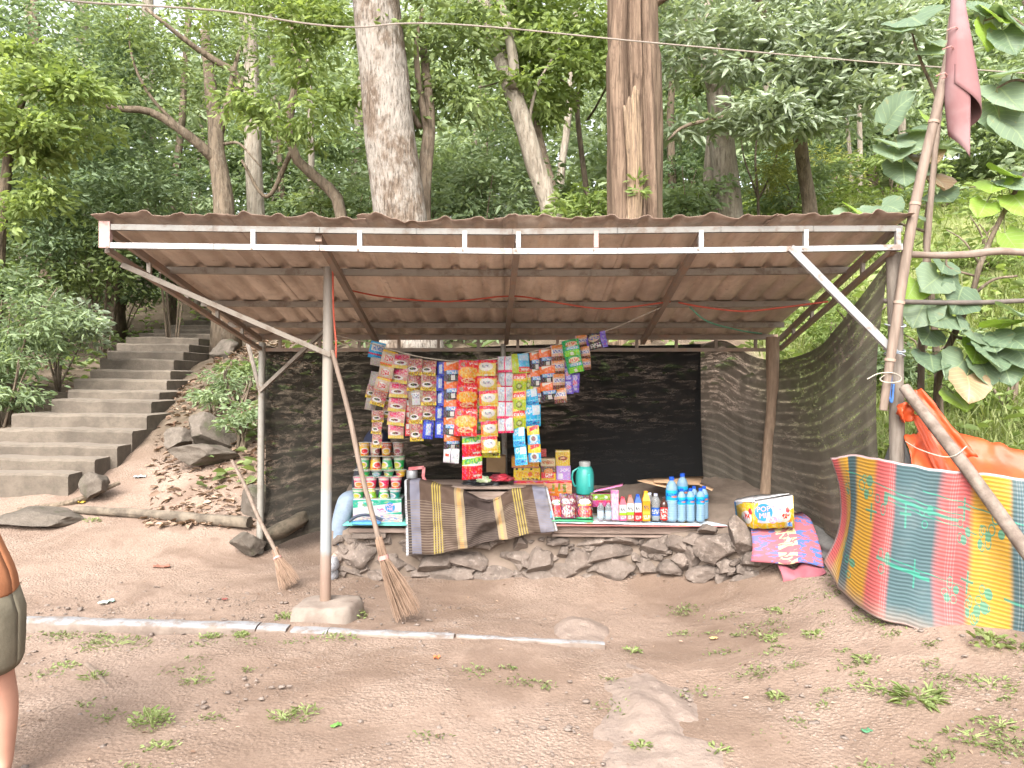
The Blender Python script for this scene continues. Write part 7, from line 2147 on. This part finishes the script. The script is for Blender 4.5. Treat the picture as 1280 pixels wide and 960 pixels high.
weed('tuft by the rock ridge head', 790, 815, .04, .03, 50, 28)
weed('little tuft near the foot of the rock ridge', 803, 935, .04, .03, 50, 29)
weed('little tuft right of the rock ridge', 972, 874, .04, .03, 55, 30)
weed('tuft right of the rock ridge foot', 898, 941, .045, .03, 55, 31)
weed('tuft on the dirt in the left foreground', 245, 853, .06, .02, 60, 32, .035, .22)
weed('grass tuft near a dry twig at far left', 118, 850, .05, .05, 70, 33, .05, .15)
weed('small weed on the dirt at far left', 82, 834, .06, .02, 60, 34)
weed('green sprouts by the fallen log', 115, 652, .07, .05, 60, 35)
weed('spiky long leaved plant beside the rear left post', 308, 545, .12, .25, 60, 36, .26, .07)

# a few bits of litter and fallen leaves one can pick out
LIT = 'litter on the dirt clearing'
def scrap(name, label, px, py, w, h, mat, seed, lift=.012):
    c0 = gp(px, py)
    g = random.Random(seed)
    rz_ = g.uniform(0, 3)
    rows = []
    for i in range(6):
        row = []
        for j_ in range(8):
            s, t = j_ / 7 - .5, i / 5 - .5
            x, y = s * w * (1 - (abs(t) * 1.1) ** 2 * .5), t * h
            row.append(c0 + Vector((x * math.cos(rz_ * .3) - y * math.sin(rz_ * .3), x * math.sin(rz_ * .3) + y * math.cos(rz_ * .3), lift * (.6 + mnoise.noise(Vector((s * 4, t * 4, seed)))))))
        rows.append(row)
    tag(MB().grid(rows).build(name, mat, None, thick=.001, angle=180), label, 'litter', LIT)
scrap('dry_leaf', 'curled reddish brown leaf on the dirt left of the short broom', 202, 711, .13, .06, plain('brown_leaf', (.30, .13, .09), (.2, .09, .06), 9, .8), 1, .03)
scrap('wrapper', 'flattened green and white wrapper beyond the left kerb', 133, 754, .11, .05, plain('wrapper_print', (.16, .30, .25), (.62, .62, .60), 30, .4), 2, .02)
scrap('plastic_scrap', 'pale blue plastic scrap on the bank below the steps', 175, 598, .12, .08, plain('pale_blue_plastic', (.50, .62, .68), None, 9, .4), 3, .03)
scrap('dry_leaf', 'small dark red leaf left of the front post', 281, 750, .04, .03, plain('red_leaf', (.26, .07, .06), None, 9, .8), 4)
scrap('yellow_leaf', 'yellow leaf lying on the bank at left', 102, 630, .07, .07, plain('yellow_leaf', (.60, .42, .06), None, 9, .7), 5, .03)
scrap('green_leaf', 'single green leaf on the foreground dirt', 420, 909, .05, .028, plain('green_leaf_scrap', (.12, .26, .06), None, 9, .6), 6)
scrap('green_leaf', 'single dark green leaf in the right foreground', 1084, 916, .05, .03, plain('dkgreen_leaf_scrap', (.06, .18, .09), None, 9, .6), 7)
scrap('wrapper', 'small red and white wrapper at the end of the kerb strip', 708, 805, .06, .02, plain('white_wrapper', (.6, .58, .58), (.5, .1, .1), 40, .4), 8)
scrap('dry_leaf', 'orange leaf fragment in front of the long broom', 546, 824, .035, .03, plain('orange_leaf', (.55, .16, .06), None, 9, .7), 9, .02)
scrap('dry_leaf', 'tan leaf on the dirt before the stone wall at right', 892, 799, .05, .035, plain('tan_leaf', (.55, .33, .14), None, 9, .7), 10)
tag(MB().tube([gp(108, 833) + Vector((0, 0, .012)), gp(118, 845) + Vector((0, 0, .018)), gp(134, 860) + Vector((0, 0, .01))], [.012, .012, .009], 8, wob=.2).build('dry_stick', M_BAMB, None), 'short dry stick in the left foreground', 'stick')
tag(MB().tube(curve_pts([gp(60, 892) + Vector((0, 0, .006)), gp(100, 876) + Vector((0, 0, .008)), gp(125, 868) + Vector((0, 0, .006))], 6), [.005, .004, .003], 6).build('dry_stick', M_BAMB, None), 'thin twig lying beside the short dry stick', 'stick')
tag(MB().tube(curve_pts([P(150, 603, 7.7), P(90, 628, 7.5), P(20, 640, 7.35), P(-30, 655, 7.2)], 10), [.02, .03, .035, .04], 8, wob=.25).build('tree_root', BK_MID, None), 'gnarled root running over the ledge below the steps', 'root')

# ------------------------------------------------------------------ people
def skin_body(name, verts, edges, radii, mat, parent, root=0, sub=2):
    me = bpy.data.meshes.new(name)
    off = wloc(parent)
    me.from_pydata([tuple(Vector(v_) - off) for v_ in verts], edges, [])
    me.materials.append(mat)
    o = link(name, me, parent)
    md = o.modifiers.new('skin', 'SKIN')
    md.use_smooth_shade = True
    for i, r_ in enumerate(radii):
        sv = me.skin_vertices[0].data[i]
        sv.radius = r_ if isinstance(r_, tuple) else (r_, r_)
        sv.use_root = (i == root)
    sb = o.modifiers.new('sub', 'SUBSURF'); sb.levels = sub; sb.render_levels = sub
    return o
SKIN = plain('skin', (0.442, 0.238, 0.170), (0.391, 0.204, 0.145), 6, .55)
M_SHIRT = plain('orange_cotton', (.32, .13, .06), (.26, .105, .048), 7, .9, .25)
M_SHORT = plain('olive_cotton', (.145, .125, .088), (.115, .10, .07), 9, .92, .3)
M_HAIR = plain('black_hair', (.02, .017, .015), None, 12, .5)
pd = 2.82
hip = Vector((-2.02, pd, .80))
pe = thing('person', (hip.x, hip.y, 0), 'person in orange shirt and olive shorts cut by the left edge', 'person')
o_ = hip
def lean(z): return -.16 * max(0.0, min(1.0, (z - .84) / .35)) ** 1.2
def rel(f, s, z): return (o_.x + s + lean(z), o_.y - f, z)          # f: forward (towards the camera), s: to the left hand side
V_ = [rel(0, 0, .84), rel(.0, 0, .98), rel(.01, 0, 1.14), rel(-.015, 0, 1.28), rel(.0, 0, 1.37), rel(.02, 0, 1.43), rel(.045, 0, 1.50), rel(.045, 0, 1.58),
      rel(0, -.13, 1.27), rel(.12, -.12, 1.06), rel(.27, -.06, 1.10), rel(.31, -.04, 1.12),
      rel(0, .13, 1.27), rel(.12, .12, 1.06), rel(.27, .06, 1.10), rel(.31, .04, 1.12),
      rel(.0, -.09, .76), rel(.02, -.105, .46), rel(-.01, -.105, .30), rel(-.03, -.11, .08), rel(.02, -.11, .035), rel(.14, -.13, .02),
      rel(.0, .09, .76), rel(-.01, .112, .46), rel(-.045, .114, .30), rel(-.05, .112, .08), rel(.0, .115, .035), rel(.12, .14, .02)]
E_ = [(0, 1), (1, 2), (2, 3), (3, 4), (4, 5), (5, 6), (6, 7), (3, 8), (8, 9), (9, 10), (10, 11), (3, 12), (12, 13), (13, 14), (14, 15), (0, 16), (16, 17), (17, 18), (18, 19), (19, 20), (20, 21), (0, 22), (22, 23), (23, 24), (24, 25), (25, 26), (26, 27)]
R_ = [.12, .11, .11, .10, .05, .07, .09, .07, .048, .040, .030, .03, .048, .040, .030, .03, .085, .066, .066, .042, .045, .03, .085, .066, .066, .042, .045, .03]
skin_body('body', V_, E_, R_, SKIN, pe)
hands = []
for sy in (-1, 1):                                     # five fingers on each hand, curled forward
    w0 = Vector(rel(.32, .04 * sy, 1.12))
    for k_, (dx, ln_) in enumerate([(-.028, .058), (-.010, .075), (.008, .082), (.025, .075), (.038, .055)]):
        st = w0 + Vector((0, -.015, dx)) if k_ else w0 + Vector((-.02 * sy, .005, .02))
        dr = Vector((-.15 * sy, -1, dx * .6)) if k_ else Vector((-.5 * sy, -.6, .6))
        dr.normalize()
        hands.append((st, st + dr * ln_ * .55, st + dr * ln_ + Vector((-.018 * sy, .006, 0))))
mb = MB()
for a, m, e in hands: mb.tube([a, m, e], [.0088, .0082, .006], 8)
mb.build('fingers', SKIN, pe)
bm = bmesh.new(); bmesh.ops.create_uvsphere(bm, u_segments=20, v_segments=14, radius=1)
for v_ in bm.verts:
    p = v_.co
    v_.co = Vector(rel(.02 + p.y * .105 - (.02 if p.y < 0 else .0), p.x * .088, 1.56 + p.z * .10)) - wloc(pe)
me = bpy.data.meshes.new('hair'); bm.to_mesh(me); bm.free(); me.materials.append(M_HAIR); link('hair', me, pe)
fb = MB().lathe([(.0001, -.012), (.012, -.010), (.014, 0), (.006, .02), (.0001, .028)], rel(.142, 0, 1.475), 10)
fb.lathe([(.0001, -.006), (.022, -.004), (.022, .004), (.0001, .006)], rel(.122, 0, 1.43), 10, 1, .5)
for sy in (-1, 1):
    fb.lathe([(.0001, -.03), (.012, -.02), (.014, .01), (.0001, .03)], rel(.03, .092 * sy, 1.495), 10, .5, 1.2)
fb.build('face_details', SKIN, pe)
ey = MB()
for sy in (-1, 1): ey.lathe([(.0001, -.010), (.009, -.005), (.009, .005), (.0001, .010)], rel(.128, .034 * sy, 1.505), 10)
ey.build('eyes', plain('eye_dark', (.03, .02, .015), None, 5, .2), pe)
def loft(rings, n=40):
    rows = []
    for (cx, cy_, z, rx, ry) in rings:
        cx += lean(z)
        rows.append([Vector((cx + rx * math.cos(a) * (1 + .025 * mnoise.noise(Vector((math.cos(a) * 3, math.sin(a) * 3, z * 9)))), cy_ + ry * math.sin(a) * (1 + .05 * mnoise.noise(Vector((math.cos(a) * 4, math.sin(a) * 4, z * 5))) + .030 * mnoise.noise(Vector((math.cos(a) * 7, math.sin(a) * 5, z * 14))) - .03 * abs(mnoise.noise(Vector((a * 2.2, 3, z * 9 + a))))), z + .006 * math.sin(a * 3))) for a in np.linspace(0, 2 * math.pi, n + 1)])
    return MB().grid(rows)
sx, sy_ = o_.x, o_.y
loft([(sx - .012, sy_, .732, .197, .155), (sx - .012, sy_, .742, .199, .158), (sx - .015, sy_, .78, .197, .155), (sx - .02, sy_, .82, .19, .145), (sx - .02, sy_, .87, .176, .135), (sx - .01, sy_, .93, .163, .128), (sx, sy_, 1.02, .150, .12), (sx, sy_, 1.15, .148, .125), (sx, sy_, 1.27, .145, .12), (sx, sy_, 1.34, .11, .09), (sx, sy_, 1.385, .062, .065)]).build('shirt', M_SHIRT, pe, thick=.004, angle=180)
for s_ in (-1, 1):
    MB().tube([rel(.0, .10 * s_, 1.29), rel(.06, .115 * s_, 1.17), rel(.11, .118 * s_, 1.08)], [.06, .062, .060], 16, cap=False).build('sleeve', M_SHIRT, pe, thick=.004)
loft([(sx - .01, sy_, .83, .15, .12), (sx - .01, sy_, .76, .18, .14), (sx - .005, sy_, .70, .192, .145), (sx, sy_, .66, .16, .12)]).build('shorts_seat', M_SHORT, pe, thick=.004, angle=180)
for s_ in (-1, 1):
    loft([(sx + .075 * s_, sy_, .76, .10, .13), (sx + .10 * s_, sy_, .66, .106, .135), (sx + .107 * s_, sy_ - .005, .56, .101, .13), (sx + .110 * s_, sy_ - .008, .49, .098, .125), (sx + .106 * s_, sy_ - .008, .462, .092, .12)]).build('shorts_leg', M_SHORT, pe, thick=.005, angle=180)

# stall keeper sitting behind the noodle cups, nearly hidden
k0 = P(473, 655, 6.30)
kp = thing('person', (k0.x, k0.y, .45), 'seated person in dark navy headscarf and pale jeans hidden behind the noodle cups', 'person')
hp = Vector((k0.x + .02, 6.42, .56))
def kr(x, y, z): return (hp.x + x, hp.y + y, hp.z + z)
head_c = P(471, 553, 6.24)
VV = [kr(0, 0, 0), kr(0, -.02, .14), kr(0, -.08, .30), kr(0, -.13, .37), (head_c.x, head_c.y + .01, head_c.z - .08), (head_c.x, head_c.y, head_c.z),
      kr(-.14, -.08, .30), kr(-.19, -.12, .12), kr(-.14, -.26, .02), kr(.14, -.08, .30), kr(.19, -.12, .12), kr(.10, -.26, .02),
      kr(-.10, -.05, -.02), (-1.29, 6.02, .60), (-1.36, 6.0, .20), (-1.37, 5.93, .10), kr(.09, -.05, -.02), kr(.12, -.33, .0), kr(.0, -.30, -.08)]
EE = [(0, 1), (1, 2), (2, 3), (3, 4), (4, 5), (2, 6), (6, 7), (7, 8), (2, 9), (9, 10), (10, 11), (0, 12), (12, 13), (13, 14), (14, 15), (0, 16), (16, 17), (17, 18)]
RR_ = [.12, .12, .11, .05, .07, .085, .055, .042, .03, .055, .042, .03, .08, .065, .045, .04, .08, .06, .045]
skin_body('body', VV, EE, RR_, SKIN, kp)
skin_body('jeans', [kr(0, 0, .02), kr(-.10, -.05, -.02), (-1.29, 6.02, .60), (-1.34, 6.0, .42), (-1.36, 6.0, .22), kr(.09, -.05, -.02), kr(.12, -.33, .0), kr(.02, -.31, -.07)], [(0, 1), (1, 2), (2, 3), (3, 4), (0, 5), (5, 6), (6, 7)], [.135, .095, .082, .072, .062, .095, .075, .062], plain('pale_denim', (0.210, 0.259, 0.322), (0.154, 0.196, 0.252), 14, .9, .2), kp)
skin_body('jacket', [kr(0, 0, .06), kr(0, -.03, .18), kr(0, -.08, .30), kr(-.14, -.08, .30), kr(-.19, -.12, .12), kr(-.15, -.24, .03), kr(.14, -.08, .30), kr(.19, -.12, .12), kr(.11, -.24, .03)], [(0, 1), (1, 2), (2, 3), (3, 4), (4, 5), (2, 6), (6, 7), (7, 8)], [.14, .135, .12, .07, .06, .045, .07, .06, .045], plain('dark_jacket', (.03, .032, .04), None, 9, .85), kp)
bm = bmesh.new(); bmesh.ops.create_uvsphere(bm, u_segments=24, v_segments=16, radius=1)
for v_ in bm.verts:
    p = v_.co
    f_ = 1 + .04 * mnoise.noise(p * 3)
    v_.co = head_c + Vector((p.x * .112 * f_, p.y * .118 * f_ + .01, p.z * .122 * f_ - .01 - (.05 if p.z < -.5 else 0))) - wloc(kp)
me = bpy.data.meshes.new('headscarf'); bm.to_mesh(me); bm.free(); me.polygons.foreach_set('use_smooth', [True] * len(me.polygons)); me.materials.append(plain('navy_cloth', (.022, .028, .06), (.014, .016, .03), 6, .85)); link('headscarf', me, kp)
M_SHOE = plain('white_canvas', (0.372, 0.372, 0.384), (0.210, 0.216, 0.240), 60, .7)
for (a, z_) in ((-1.375, .085), (-1.385, .0)):
    shp = MB().lathe([(.0001, 0), (.042, 0), (.05, .02), (.045, .06), (.03, .085), (.0001, .09)], (a, 5.95 - z_ * .6, max(z_, .004)), 16, .95, 2.0)
    shp.build('shoe', M_SHOE, kp)
